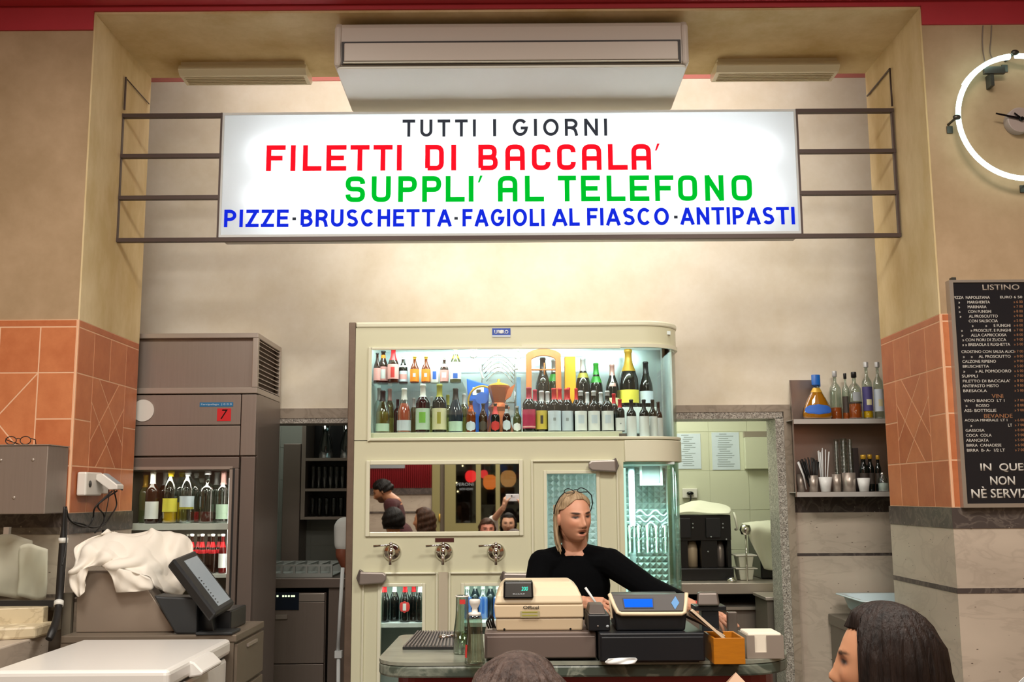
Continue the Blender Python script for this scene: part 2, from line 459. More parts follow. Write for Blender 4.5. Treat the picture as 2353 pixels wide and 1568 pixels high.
# stone lintels and jambs
b = B().box((dl0 - 0.1, YB - 0.03, zl - .005), (dl1 + 0.1, YB + 0.2, zl + 0.025)); struct('trim_lintel_left_lower', b, 'stone_terrazzo')
b = B().box((dl0 - 0.1, YB - 0.035, zl + 0.025), (dl1 + 0.1, YB, Z(700, 940, YB))); struct('trim_lintel_left', b, 'stone_band')
zo = Z(1700, 932, YB); zi = Z(1700, 948, YB)
b = B().box((dr0, YB - 0.035, zi), (X(1812, 950, YB), YB, zo)); struct('trim_lintel_right', b, 'stone_band')
b = B().box((dr0, YB - 0.03, zlr - .005), (dr1 + 0.04, YB + 0.2, zi)); struct('trim_lintel_right_lower', b, 'stone_terrazzo')
jx0, jx1, jx2 = dr1 - .005, X(1799, 1000, YB), X(1812, 1000, YB)
b = B().box((jx0, YB - 0.03, 0), (jx1, YB + 0.2, zlr)); struct('trim_jamb_right_rough', b, 'stone_terrazzo')
b = B().box((jx1, YB - 0.036, 0), (jx2 + 0.01, YB, zi)); struct('trim_jamb_right', b, 'stone_band')
# stone facing of the back wall, right of the doorway
xa = jx2 + 0.012; xb = 3.2
z1, z2, z3, z4 = Z(1930, 1141, YB), Z(1930, 1178, YB), Z(1930, 1271, YB), Z(1930, 1278, YB)
for nm, za, zc, m in (('dark_band', z2, z1, 'stone_dark'), ('stone_upper', z3, z2, 'stone_light'), ('dark_stripe', z4, z3, 'stone_dark'), ('stone_lower', 0, z4, 'stone_light')):
    b = B().box((xa, YB - 0.014, za), (xb, YB, zc)); struct('trim_%s_back' % nm, b, m)
# ---- kitchens beyond
def tiled(name, b, m, line, sx, sz):
    return struct(name, b, m)
def tile_wall(name, x0, x1, y, z0, z1, tw, th, m):
    b = B(); nx = int((x1-x0)/tw)+1; nz = int((z1-z0)/th)+1
    for i in range(nx):
        for k in range(nz):
            a0, a1 = x0+i*tw, min(x0+(i+1)*tw, x1); c0, c1 = z0+k*th, min(z0+(k+1)*th, z1)
            if a1-a0 > .01 and c1-c0 > .01: b.box((a0+.0015, y, c0+.0015), (a1-.0015, y+.012, c1-.0015))
    b.box((x0, y+.004, z0), (x1, y+.1, z1))
    return struct(name, b, m)
YK = 8.2
tile_wall('wall_kitchen_right', 0.62, 3.3, YK, 0, 3.0, 0.30, 0.30, 'tile_pale')
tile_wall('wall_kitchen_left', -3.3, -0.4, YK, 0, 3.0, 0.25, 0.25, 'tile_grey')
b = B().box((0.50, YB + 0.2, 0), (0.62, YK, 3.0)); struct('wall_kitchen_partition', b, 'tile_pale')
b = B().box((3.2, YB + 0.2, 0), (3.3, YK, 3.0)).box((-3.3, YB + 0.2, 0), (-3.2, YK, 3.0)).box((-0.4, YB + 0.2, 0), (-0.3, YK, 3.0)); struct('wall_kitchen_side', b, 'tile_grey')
b = B().box((-3.3, YB + 0.2, 2.85), (3.3, YK + 0.1, 2.95)); struct('ceiling_kitchen', b, 'tile_pale')
# dining room side walls and the wall behind the camera
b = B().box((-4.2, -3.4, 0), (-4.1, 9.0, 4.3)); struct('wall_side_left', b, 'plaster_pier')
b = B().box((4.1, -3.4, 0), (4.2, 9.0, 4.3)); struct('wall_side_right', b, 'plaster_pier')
# ================================================================== BACKLIT SIGN
YS = 5.30; SD = 0.16
defm('frame_brown', col='4A3A34', rough=0.45, metal=0.3)
defm('sign_box', col='D8DCDC', rough=0.5)
M['sign_tube'] = emitter('sign_tube', (0.93, 0.98, 1.0), 13.0)
def panel_mat(name, col, tcol):
    m = bpy.data.materials.new(name); m.use_nodes = True; nt = m.node_tree; nt.nodes.clear()
    o = nt.nodes.new('ShaderNodeOutputMaterial'); t = nt.nodes.new('ShaderNodeBsdfTranslucent'); d = nt.nodes.new('ShaderNodeBsdfDiffuse')
    t.inputs[0].default_value = (*tcol, 1); d.inputs[0].default_value = (*col, 1)
    mx = nt.nodes.new('ShaderNodeMixShader'); mx.inputs[0].default_value = 0.72
    nt.links.new(d.outputs[0], mx.inputs[1]); nt.links.new(t.outputs[0], mx.inputs[2]); nt.links.new(mx.outputs[0], o.inputs[0])
    return m
M['sign_panel'] = panel_mat('sign_panel', (0.85, 0.87, 0.87), (0.97, 0.98, 0.99))
M['sign_back'] = panel_mat('sign_back', (0.85, 0.87, 0.87), (0.25, 0.25, 0.25))
for k, c in (('sign_red', (0.86, 0.006, 0.016)), ('sign_green', (0.0, 0.44, 0.02)), ('sign_blue', (0.006, 0.02, 0.60)), ('sign_black', (0.03, 0.032, 0.04))):
    M[k] = emitter(k, c, 1.0)      # backlit film letters
sx0, sx1 = X(507, 400, YS), X(1835, 400, YS)
sz0, sz1 = Z(1170, 541, YS), Z(1170, 255, YS)
sg = thing('lightbox_sign', 'long white backlit menu sign in red, green, blue and black lettering, slung across the arch', 'sign', ((sx0+sx1)/2, YS + SD/2, sz0))
b = B()
b.box((sx0, YS, sz0), (sx1, YS + SD, sz0 + 0.012)).box((sx0, YS, sz1 - 0.012), (sx1, YS + SD, sz1))
b.box((sx0, YS, sz0 + 0.012), (sx0 + 0.010, YS + SD, sz1 - 0.012)).box((sx1 - 0.010, YS, sz0 + 0.012), (sx1, YS + SD, sz1 - 0.012))
obj('housing', b, 'sign_box', sg)
b = B().box((sx0 + 0.011, YS + 0.002, sz0 + 0.013), (sx1 - 0.011, YS + 0.005, sz1 - 0.013)); obj('front_panel', b, 'sign_panel', sg)
b = B().box((sx0 + 0.011, YS + SD - 0.005, sz0 + 0.013), (sx1 - 0.011, YS + SD - 0.002, sz1 - 0.013)); obj('back_panel', b, 'sign_back', sg)
for i in range(2):
    zz = sz0 + (sz1 - sz0) * (0.30 + 0.38 * i)
    b = B().cyl((sx0 + 0.16, YS + SD*0.5, zz), (sx1 - 0.12, YS + SD*0.5, zz), 0.016, n=10); obj('lamp_tube', b, 'sign_tube', sg)
fS = front(YS + 0.0015)
def px_rect(x0, x1, y0, y1, Y):
    a = P((x0+x1)/2, (y0+y1)/2, Y)
    return X(x0, (y0+y1)/2, Y), X(x1, (y0+y1)/2, Y), Z((x0+x1)/2, y1, Y), Z((x0+x1)/2, y0, Y)
def line_text(s, x0, x1, y0, y1, m, nm, lab, bold=0.0, space=1.0, parent=sg, Y=YS + 0.0015, depth=0.002):
    a0, a1, b0, b1 = px_rect(x0, x1, y0, y1, Y)
    me = text_mesh(s, front(Y), a0, a1, b0, b1, depth, bold, space)
    return obj(nm, me, m, parent, label=lab)
b = B()
for x0, y0 in ((672, 500), (1044, 499), (1549, 496)):
    a0, a1, b0, b1 = px_rect(x0, x0 + 8, y0, y0 + 6, YS); b.box((a0, YS - 0.001, b0), (a1, YS + 0.0015, b1))
obj('dash', b, 'sign_black', sg)
# squared stroke letters of the two big lines
def stroke(b, pts, th, Y, depth=0.002, rad=0.35):
    """ribbon of thickness th along pts (a,b); marked corners (third value 1) are rounded"""
    out = []
    for i, p in enumerate(pts):
        if len(p) > 2 and 0 < i < len(pts) - 1:
            p0, p2 = pts[i-1], pts[i+1]; c = (p[0], p[1])
            l0 = math.hypot(p0[0]-c[0], p0[1]-c[1]); l2 = math.hypot(p2[0]-c[0], p2[1]-c[1]); r = min(p[2], l0*0.49 if len(p0) > 2 else l0, l2*0.49 if len(p2) > 2 else l2)
            A = (c[0]+(p0[0]-c[0])/l0*r, c[1]+(p0[1]-c[1])/l0*r); C = (c[0]+(p2[0]-c[0])/l2*r, c[1]+(p2[1]-c[1])/l2*r)
            for k in range(6):
                t = k/5; out.append(((1-t)**2*A[0]+2*t*(1-t)*c[0]+t*t*C[0], (1-t)**2*A[1]+2*t*(1-t)*c[1]+t*t*C[1]))
        else: out.append((p[0], p[1]))
    dd = [out[0]]
    for p in out[1:]:
        if math.hypot(p[0]-dd[-1][0], p[1]-dd[-1][1]) > 1e-5: dd.append(p)
    out = dd
    n = len(out); closed = math.hypot(out[0][0]-out[-1][0], out[0][1]-out[-1][1]) < 1e-6
    if closed: out = out[:-1]; n -= 1
    Lp, Rp = [], []
    for i in range(n):
        if closed: a, c = out[i-1], out[(i+1) % n]
        else: a, c = out[max(i-1, 0)], out[min(i+1, n-1)]
        p = out[i]
        d1 = (p[0]-a[0], p[1]-a[1]); d2 = (c[0]-p[0], c[1]-p[1])
        l1 = math.hypot(*d1); l2 = math.hypot(*d2)
        d1 = (d1[0]/l1, d1[1]/l1) if l1 > 1e-9 else (d2[0]/l2, d2[1]/l2)
        d2 = (d2[0]/l2, d2[1]/l2) if l2 > 1e-9 else d1
        nx, ny = -(d1[1]+d2[1]), d1[0]+d2[0]; q = math.hypot(nx, ny); nx, ny = nx/q, ny/q
        cs = max(0.4, nx*-d1[1] + ny*d1[0]); h = th/2/cs
        Lp.append((p[0]+nx*h, p[1]+ny*h)); Rp.append((p[0]-nx*h, p[1]-ny*h))
    fr = lambda a, d: Vector((a[0], Y - d, a[1]))
    vs = []
    for i in range(n): vs += [fr(Lp[i], depth), fr(Rp[i], depth), fr(Rp[i], 0), fr(Lp[i], 0)]
    fs = []
    for i in range(n if closed else n-1):
        k = 4*i; j = 4*((i+1) % n)
        for q in range(4): fs.append((k+q, k+(q+1) % 4, j+(q+1) % 4, j+q))
    if not closed: fs += [(3, 2, 1, 0), (4*(n-1), 4*(n-1)+1, 4*(n-1)+2, 4*(n-1)+3)]
    b.add(vs, fs)
t_ = 0.20/2    # half stroke in units of letter width
def glyph(ch, x0, x1, z0, z1, th):
    h = th/2; l, r, bo, to = x0+h, x1-h, z0+h, z1-h; mid = (bo+to)/2; q = (x1-x0)*0.30
    xm = (l+r)/2
    return {
     'F': [[(l, z0), (l, to), (x1, to)], [(l, mid), (x1 - h*1.2, mid)]],
     'I': [[(xm, z0), (xm, z1)]],
     'L': [[(l, z1), (l, bo), (x1, bo)]],
     'E': [[(x1, to), (l, to), (l, bo), (x1, bo)], [(l, mid), (x1 - h, mid)]],
     'T': [[(x0, to), (x1, to)], [(xm, z0), (xm, to)]],
     'D': [[(l, bo), (l, to), (r, to, q), (r, bo, q), (l - 1e-4, bo)]],
     'B': [[(l, bo), (l, to), (r - h*.4, to, q), (r - h*.4, mid, q), (l, mid)], [(l, mid), (r, mid, q), (r, bo, q), (l, bo)]],
     'A': [[(l, z0), (l, to, q), (r, to, q), (r, z0)], [(l, mid - h*.6), (r, mid - h*.6)]],
     'C': [[(r, mid + (to-mid)*.45), (r, to, q), (l, to, q), (l, bo, q), (r, bo, q), (r, mid - (mid-bo)*.45)]],
     'S': [[(r, mid + (to-mid)*.5), (r, to, q), (l, to, q), (l, mid, q), (r, mid, q), (r, bo, q), (l, bo, q), (l, mid - (mid-bo)*.5)]],
     'U': [[(l, z1), (l, bo, q), (r, bo, q), (r, z1)]],
     'P': [[(l, z0), (l, to), (r, to, q), (r, mid - h*.3, q), (l, mid - h*.3)]],
     'O': [[(xm, to), (r, to, q), (r, bo, q), (l, bo, q), (l, to, q), (xm, to)]],
     'N': [[(l, z0), (l, z1)], [(r, z0), (r, z1)], [(l - h*.2, z1 - h*.3), (r + h*.2, z0 + h*.3)]],
    }[ch]
def big_line(spec, ya, yb, slope, xref, m, lab):
    b = B()
    for ch, x0, x1 in spec:
        xm = (x0+x1)/2; dy = slope*(xm - xref)
        if ch == "'":
            p = [P(x0+5, ya-1+dy, YS), P(x1, ya-1+dy, YS), P(x0+4, ya+15+dy, YS), P(x0, ya+15+dy, YS)]
            vs = [Vector((q.x, YS - 0.0005, q.z)) for q in p] + [Vector((q.x, YS + 0.0015, q.z)) for q in p]
            b.add(vs, [(0,1,2,3), (7,6,5,4), (0,4,5,1), (1,5,6,2), (2,6,7,3), (3,7,4,0)]); continue
        z0, z1 = Z(xm, yb+dy, YS), Z(xm, ya+dy, YS); th = (X(11.2, 360, YS) - X(0, 360, YS))
        for s in glyph(ch, X(x0, (ya+yb)/2, YS), X(x1, (ya+yb)/2, YS), z0, z1, th): stroke(b, s, th, YS + 0.0015)
    obj('lettering', b, m, sg, label=lab, clean=True)
big_line([('F',612,656),('I',668,679),('L',696,739),('E',750,796),('T',805,849),('T',858,902),('I',912,923),('D',977,1020),('I',1037,1048),('B',1099,1144),('A',1161,1206),('C',1222,1265),('C',1280,1323),('A',1337,1382),('L',1397,1442),('A',1451,1496),("'",1505,1516)], 332.5, 391.5, -0.0035, 1060, 'sign_red', 'red line of squared letters')
big_line([('S',794,839),('U',854,898),('P',915,958),('P',970,1014),('L',1024,1068),('I',1077,1088),("'",1098,1109),('A',1144,1189),('L',1206,1250),('T',1282,1324),('E',1335,1379),('L',1394,1437),('E',1447,1492),('F',1505,1548),('O',1558,1602),('N',1620,1663),('O',1681,1728)], 404, 463, -0.0035, 1260, 'sign_green', 'green line of squared letters')
# plain grotesque capitals of the top and bottom lines
def arc_pts(cx_, cy_, rx, ry, a0, a1, n=14): return [(cx_ + rx*math.cos(R(a0 + (a1-a0)*k/n)), cy_ + ry*math.sin(R(a0 + (a1-a0)*k/n))) for k in range(n + 1)]
HW = {'I': .0, 'T': .60, 'U': .60, 'G': .68, 'O': .70, 'R': .60, 'N': .62, 'P': .56, 'Z': .56, 'E': .52, 'B': .58, 'S': .56, 'C': .66, 'H': .60, 'A': .66, 'F': .50, 'L': .46, ' ': .22}
def grot(ch, w, t):
    """strokes of one capital, height 1, width w, stroke t (centre lines)"""
    h = t/2; l, r, bo, to = h, w - h, h, 1 - h; m = .52; xm = w/2
    if ch == 'I': return [[(h, 0), (h, 1)]]
    if ch == 'T': return [[(0, to), (w, to)], [(xm, 0), (xm, to)]]
    if ch == 'U': return [[(l, 1), (l, .34)] + arc_pts(xm, .34, xm - h, .34 - h, 180, 360)[1:] + [(r, 1)]]
    if ch == 'O': return [arc_pts(xm, .5, xm - h, .5 - h, 90, 450, 30)]
    if ch == 'C': return [arc_pts(xm, .5, xm - h, .5 - h, 42, 318, 24)]
    if ch == 'G': return [arc_pts(xm, .5, xm - h, .5 - h, 42, 335, 24) + [(r, .46), (xm + .02, .46)]]
    if ch == 'N': return [[(l, 0), (l, 1)], [(r, 0), (r, 1)], [(l, 1 - h*.6), (r, h*.6)]]
    if ch == 'H': return [[(l, 0), (l, 1)], [(r, 0), (r, 1)], [(l, m), (r, m)]]
    if ch == 'P': return [[(l, 0), (l, to), (r - .22, to)] + arc_pts(r - .22, (to + .44)/2, .22, (to - .44)/2, 90, -90)[1:] + [(l, .44)]]
    if ch == 'R': return [[(l, 0), (l, to), (r - .22, to)] + arc_pts(r - .22, (to + .47)/2, .20, (to - .47)/2, 90, -90)[1:] + [(l, .47)], [(r - .24, .46), (r - .10, .40, .08), (r - .045, .26, .08), (r, 0)]]
    if ch == 'B': return [[(l, bo), (l, to), (r - .24, to)] + arc_pts(r - .24, (to + m)/2, .20, (to - m)/2, 90, -90)[1:] + [(l, m)], [(l, m), (r - .22, m)] + arc_pts(r - .22, (bo + m)/2, .22, (m - bo)/2, 90, -90)[1:] + [(l - 1e-3, bo)]]
    if ch == 'E': return [[(w, to), (l, to), (l, bo), (w, bo)], [(l, m), (w - .04, m)]]
    if ch == 'F': return [[(l, 0), (l, to), (w, to)], [(l, m - .02), (w - .05, m - .02)]]
    if ch == 'L': return [[(l, 1), (l, bo), (w, bo)]]
    if ch == 'Z': return [[(0.02, to), (w, to)], [(0, bo), (w, bo)], [(r - h*.2, to), (l + h*.2, bo)]]
    if ch == 'A': return [[(h*.7, 0), (xm, 1 - h*.4)], [(w - h*.7, 0), (xm, 1 - h*.4)], [(.2*w, .30), (.8*w, .30)]]
    if ch == 'S': return [arc_pts(xm, .735, xm - h - .01, .265 - h, 25, 200, 12) + [(xm - .12, .56), (xm + .12, .45)] + arc_pts(xm, .27, xm - h, .27 - h, 20, -155, 12)]
def plain_line(s, x0, x1, y0, y1, t, m, lab, gap, slope=-.0035, word=None):
    """letters spread over the photo's extent x0..x1 with equal gaps (in heights)"""
    H0 = y1 - y0
    tot = sum((HW[c] if c != 'I' else t) for c in s) + gap*(len(s) - 1); k = (x1 - x0)/tot
    b = B(); x = x0
    for c in s:
        w = HW[c] if c != 'I' else t
        if c != ' ':
            dy = slope*(x - (x0+x1)/2)
            zb2, zt2 = Z(x, y1 + dy, YS), Z(x, y0 + dy, YS); xa2 = X(x, (y0+y1)/2, YS); sxk = X(x + k, (y0+y1)/2, YS) - xa2; th = t*(zt2 - zb2)
            for st in grot(c, w, t): stroke(b, [(xa2 + p_[0]*sxk, zb2 + p_[1]*(zt2 - zb2), *([p_[2]*sxk] if len(p_) > 2 else [])) for p_ in st], th, YS + .0015)
        x += (w + gap)*k
    obj('lettering', b, m, sg, label=lab, clean=True)
plain_line('TUTTI', 925, 1094, 275, 314, .165, 'sign_black', 'black lettering', .24)
plain_line('I', 1133, 1140, 274, 313, .17, 'sign_black', 'black lettering', .1)
plain_line('GIORNI', 1177, 1396, 273, 312, .165, 'sign_black', 'black lettering', .22)
plain_line('PIZZE', 514, 663, 482, 522, .185, 'sign_blue', 'blue lettering', .10)
plain_line('BRUSCHETTA', 690, 1038, 481, 521, .185, 'sign_blue', 'blue lettering', .10)
plain_line('FAGIOLI', 1062, 1252, 480, 520, .185, 'sign_blue', 'blue lettering', .10)
plain_line('AL', 1268, 1332, 479, 519, .185, 'sign_blue', 'blue lettering', .05)
plain_line('FIASCO', 1348, 1538, 478, 518, .185, 'sign_blue', 'blue lettering', .09)
plain_line('ANTIPASTI', 1563, 1827, 476, 516, .185, 'sign_blue', 'blue lettering', .09)
# frame: long bottom rail, and a ladder wing on either side
rl0, rl1 = X(272, 400, YS), X(2062, 400, YS)
def rail(nm, x0, x1, z, h=0.020):
    b = B().box((x0, YS - 0.004, z - h/2), (x1, YS + 0.026, z + h/2)); obj(nm, b, 'frame_brown', sg)
rail('bottom_rail', rl0, rl1, sz0 - 0.012)
H_ = sz1 - sz0
for i, k in enumerate((1.0, 0.672, 0.337)):
    rail('wing_rail', rl0, sx0, sz0 + H_*k - 0.012); rail('wing_rail', sx1, rl1, sz0 + H_*k - 0.010)
for x in (rl0, sx0 - 0.010, sx1, rl1 - 0.012):
    b = B().box((x, YS - 0.002, sz0 - 0.02), (x + 0.010, YS + 0.02, sz1)); obj('wing_post', b, 'frame_brown', sg)
# power cables of the sign clipped on the arch faces
defm('cable_dark', col='2A2320', rough=0.6)
defm('cable_grey', col='7A6C60', rough=0.6)
def cable(nm, pts, r, m, lab, cat='cable', n=6, sp_=True):
    b = B().tube(spline(pts, 8) if sp_ else pts, r, n); o = obj(nm, b, m, loc=pts[0]); tag(o, lab, cat); return o
xl = WL + 0.013; xr = WR - 0.013
b = B().box((xl, YS - 0.005, sz1 + 0.02), (xl + 0.008, YS + 0.005, sz1 + 0.20)).tube([(xl + .004, YS, sz1 + .195), (xl + .004, YS + 0.36, sz1 + 0.19)], 0.003, 6)
tag(obj('cable_conduit', b, 'frame_brown', loc=(xl, YS, sz1 + .02)), 'thin brown cable pipe on the left arch face above the sign rack', 'cable')
b = B().tube([(xr - 0.004, YS, sz1 + 0.012), (xr - 0.004, YS, sz1 + 0.22), (xr - 0.004, YS + 0.36, sz1 + 0.21)], 0.005, 6)
tag(obj('cable_conduit', b, 'frame_brown', loc=(xr, YS, sz1 + .02)), 'bent brown cable pipe on the right arch face above the sign rack', 'cable')

# ================================================================== AIR CONDITIONER
defm('ac_shell', col='DDDBCB', rough=0.4)
defm('ac_front', col='CBC2B8', rough=0.35)
defm('ac_dark', col='3A3634', rough=0.5)
defm('ac_under', col='E6E6DC', rough=0.45)
ya, yb_ = 4.93, 5.46
ax_0, ax_1 = X(768, 150, ya), X(1583, 148, ya)
zt_ac = ZS - 0.035; zm = Z(1176, 150, ya); zb_ = Z(1176, 250, yb_)
ac = thing('air_conditioner', 'long beige ceiling air conditioner hung under the arch above the sign', 'air conditioner', (0, 5.2, zb_))
xc = (ax_0+ax_1)/2
b = B(); n = 9
prof = [(ya + 0.02, zt_ac), (ya - 0.0, zt_ac - 0.03), (ya - 0.012, zm + 0.02), (ya - 0.005, zm), (yb_, zb_ + 0.012), (yb_ + 0.06, zt_ac)]
b.prism([(y, z) for y, z in prof], lambda a, c, d: Vector((d, a, c)), ax_0 + 0.01, ax_1 - 0.01); obj('body', b, 'ac_front', ac, bev=0.012, clean=True)
for x0, x1 in ((ax_0, ax_0 + 0.035), (ax_1 - 0.035, ax_1)):
    b = B().prism([(ya - 0.02, zm - 0.004), (ya - 0.016, zt_ac - 0.03), (ya + 0.02, zt_ac + 0.004), (yb_ + 0.06, zt_ac), (yb_ + 0.01, zb_ + 0.004)], lambda a, c, d: Vector((d, a, c)), x0, x1); obj('end_cap', b, 'ac_front', ac, bev=0.014, clean=True)
fx0, fx1 = X(786, 120, ya), X(1563, 118, ya); zf0, zf1 = Z(1176, 145, ya - .02), Z(1176, 93, ya - .02)
b = B().box((fx0, ya - 0.019, zf0), (fx1, ya - 0.009, zf1)); obj('outlet_recess', b, 'ac_dark', ac)
b = B().box((fx0 + 0.015, ya - 0.030, zf0 + 0.012), (fx1 - 0.015, ya - 0.015, zf1 - 0.012)); obj('air_flap', b, 'ac_front', ac, bev=0.004)
b = B().box((fx0 + 0.012, ya - 0.031, zf0 + 0.002), (fx1 - 0.012, ya - 0.018, zf0 + 0.007)); obj('chrome_strip', b, 'ac_shell', ac)
# lower cover: white panel sloping to the back
def rr(x0, x1, y0, y1, r):
    out = []
    for cx_, cy_, a in ((x1-r, y0+r, -90), (x1-r, y1-r, 0), (x0+r, y1-r, 90), (x0+r, y0+r, 180)):
        for k in range(5):
            t = R(a + 22.5*k); out.append((cx_ + r*math.cos(t), cy_ + r*math.sin(t)))
    return out
slope = (zb_ - zm) / (yb_ - ya)
b = B().prism(rr(ax_0 + 0.012, ax_1 - 0.012, ya - 0.012, yb_, 0.03), lambda a, c, d: Vector((a, c, zm - 0.006 + slope*(c - ya) + d)), -0.012, 0.0); obj('lower_cover', b, 'ac_under', ac, bev=0.004, clean=True)
b = B().box((X(1483, 185, 5.12), 5.10, zm - 0.024), (X(1497, 185, 5.12), 5.14, zm - 0.014)); obj('sensor_window', b, 'ac_dark', ac)

# ================================================================== FLUORESCENT FITTINGS under the arch
M['diffuser'] = mat('diffuser', 'D9D2B8', 0.25, coat=0.3)
defm('batten', col='CFC5A8', rough=0.5)
def batten(x0, x1, lab):
    yf, yr, zz = 5.46, 5.66, ZS
    a0, a1 = X(x0, 165, yf), X(x1, 165, yf)
    t = thing('fluorescent_fitting', lab, 'ceiling lamp', ((a0+a1)/2, 5.56, zz - 0.07), 'unlit tube lamps under the arch')
    b = B().box((a0 + .01, yf + .02, zz - 0.03), (a1 - .01, yr - .02, zz)); obj('base', b, 'batten', t)
    b = B().prism([(yf + .015, zz - .02), (yf, zz - .05), (yf + .03, zz - .075), (yr - .03, zz - .075), (yr, zz - .05), (yr - .015, zz - .02)], lambda a, c, d: Vector((d, a, c)), a0, a1)
    for k in range(1, 6): b.box((a0 + .02, yf + .035 + .022*k, zz - .079), (a1 - .02, yf + .041 + .022*k, zz - .075))
    obj('cover', b, 'diffuser', t, bev=0.004)
batten(408, 702, 'unlit tube lamp with a ribbed cover under the arch, left of the air conditioner')
batten(1648, 1932, 'unlit tube lamp with a ribbed cover under the arch, right of the air conditioner')

# ================================================================== NEON CLOCK
YC = Y0 - 0.09
cc = P(2349, 268, YC); rad = (Z(2349, 128, YC) - Z(2349, 410, YC)) / 2
defm('clip_metal', col='4B4A44', rough=0.4, metal=0.6)
defm('clock_hub', col='A08F88', rough=0.5)
defm('black_gloss', col='0D0D0F', rough=0.25)
M['neon'] = emitter('neon', (0.72, 1.0, 0.90), 3.2)
ck = thing('wall_clock', 'neon ring wall clock with bare black hands on the right pier', 'clock', (cc.x, Y0, cc.z))
def ring(a): return Vector((cc.x + rad*math.cos(a), YC, cc.z + rad*math.sin(a)))
g0 = R(97); pts = [ring(g0 + (2*PI - R(5))*k/72) for k in range(73)]
b = B().tube(pts, 0.0125, 10); obj('neon_tube', b, 'neon', ck)
pts = [ring(g0 - R(2) + R(52)*k/16) + Vector((0, 0.028, 0.004)) for k in range(17)]
b = B().tube(pts, 0.011, 8); obj('return_tube', b, 'neon', ck)
for a in (93, 181, 275, 0):
    p = ring(R(a)); d = Vector((math.cos(R(a)), 0, math.sin(R(a))))
    b = B().cyl(p - Vector((0, .02, 0)) + d*0.012, Vector((p.x, Y0 + 0.004, p.z)) + d*0.012, 0.006, n=8).ball(p + d*0.012 - Vector((0, .012, 0)), (0.020, 0.012, 0.014), 10)
    b.box((p.x - .022, Y0 - .008, p.z - .045), (p.x + .006, Y0 - .001, p.z - .01)); obj('clip', b, 'clip_metal', ck)
pp = ring(R(113)); b = B().box((pp.x - .03, YC + .03, pp.z - 0.05), (pp.x + .07, YC + .05, pp.z - .015), ).box((pp.x + .0, YC + .035, pp.z - .11), (pp.x + .016, Y0, pp.z - .045)); obj('bracket', b, 'clip_metal', ck)
b = B().cyl((cc.x + .012, Y0, cc.z + 0.0), (cc.x + .012, Y0 - 0.05, cc.z + 0.0), 0.062, n=32); obj('hub', b, 'clock_hub', ck, bev=0.004)
hc = Vector((cc.x + .012, Y0 - 0.058, cc.z))
def hand(a, L, w, nm):
    d = Vector((math.sin(R(a)), 0, math.cos(R(a)))); q = Vector((d.z, 0, -d.x)); up = Vector((0, -0.003, 0))
    vs = [hc + q*w, hc + d*L + q*w*.6, hc + d*L - q*w*.6, hc - q*w]; b = B().hexa(vs + [v + up for v in vs]); obj(nm, b, 'black_gloss', ck)
hand(-77, 0.125, 0.006, 'minute_hand'); hand(-48, 0.045, 0.005, 'hour_hand')
b = B().cyl(hc + Vector((0, .01, 0)), hc + Vector((0, -.008, 0)), 0.010, n=12); obj('spindle', b, 'black_gloss', ck)
for dx in (0.0, 0.042):
    p0 = ring(R(106)) + Vector((dx - .055, .04, 0.0)); b = B().tube(spline([p0, p0 + Vector((-.004 if dx else .004, .02, .06)), p0 + Vector((.01, .03, .13)), Vector((p0.x + .02, Y0 - .016, Z(2300, 62, Y0)))]), 0.003, 6); obj('supply_wire', b, 'cable_grey', ck)

# ================================================================== PRICE BOARD
YM = Y0 - 0.04
p00, p01 = P(2190, 650, YM), P(2222, 1158, YM)
board_w = 0.86
mb = thing('price_board', 'tall black price board with small white lettering in a thin aluminium frame', 'menu board', (p01.x + board_w/2, Y0, p01.z))
lean = (p00.x - p01.x) / (p00.z - p01.z)
H_b = p00.z - p01.z
def bf(a, c, d): return Vector((p01.x + a + lean*c*0.55, YM - d, p01.z + c))
defm('board_black', col='1B1C22', rough=0.25, spec=0.4)
defm('alu', col='B5ADA4', rough=0.35, metal=0.7)
defm('letter_white', col='CFCBC4', rough=0.6)
defm('letter_dim', col='A89C90', rough=0.6)
defm('letter_orange', col='9A6A48', rough=0.6)
b = B().prism(rect(0, board_w, 0, H_b), bf, -0.038, 0.0); obj('panel', b, 'board_black', mb)
b = B()
for q in (rect(-.018, 0.0, -.018, H_b + .012), rect(board_w, board_w + .018, -.018, H_b + .012), rect(0, board_w, -.018, 0.0), rect(0, board_w, H_b, H_b + .012)): b.prism(q, bf, -0.04, 0.006)
obj('frame', b, 'alu', mb)
sc = H_b / 508.0     # metres per photo pixel on the board
def brow(s, x0, x1, y, h, m, nm, bold=0.0):
    # pixel coordinates relative to the slightly leaning left edge
    ed = lambda yy: 2190 + (yy - 650) * 32 / 508.0
    a0, a1 = (x0 - ed(y)) * sc, (x1 - ed(y)) * sc; c1 = (1158 - y) * sc
    me = text_mesh(s, bf, a0, a1, c1 - h*sc, c1, 0.0015, bold); obj(nm, me, m, mb)
brow('LISTINO', 2259, 2345, 655, 13, 'letter_dim', 'heading', 0.01)
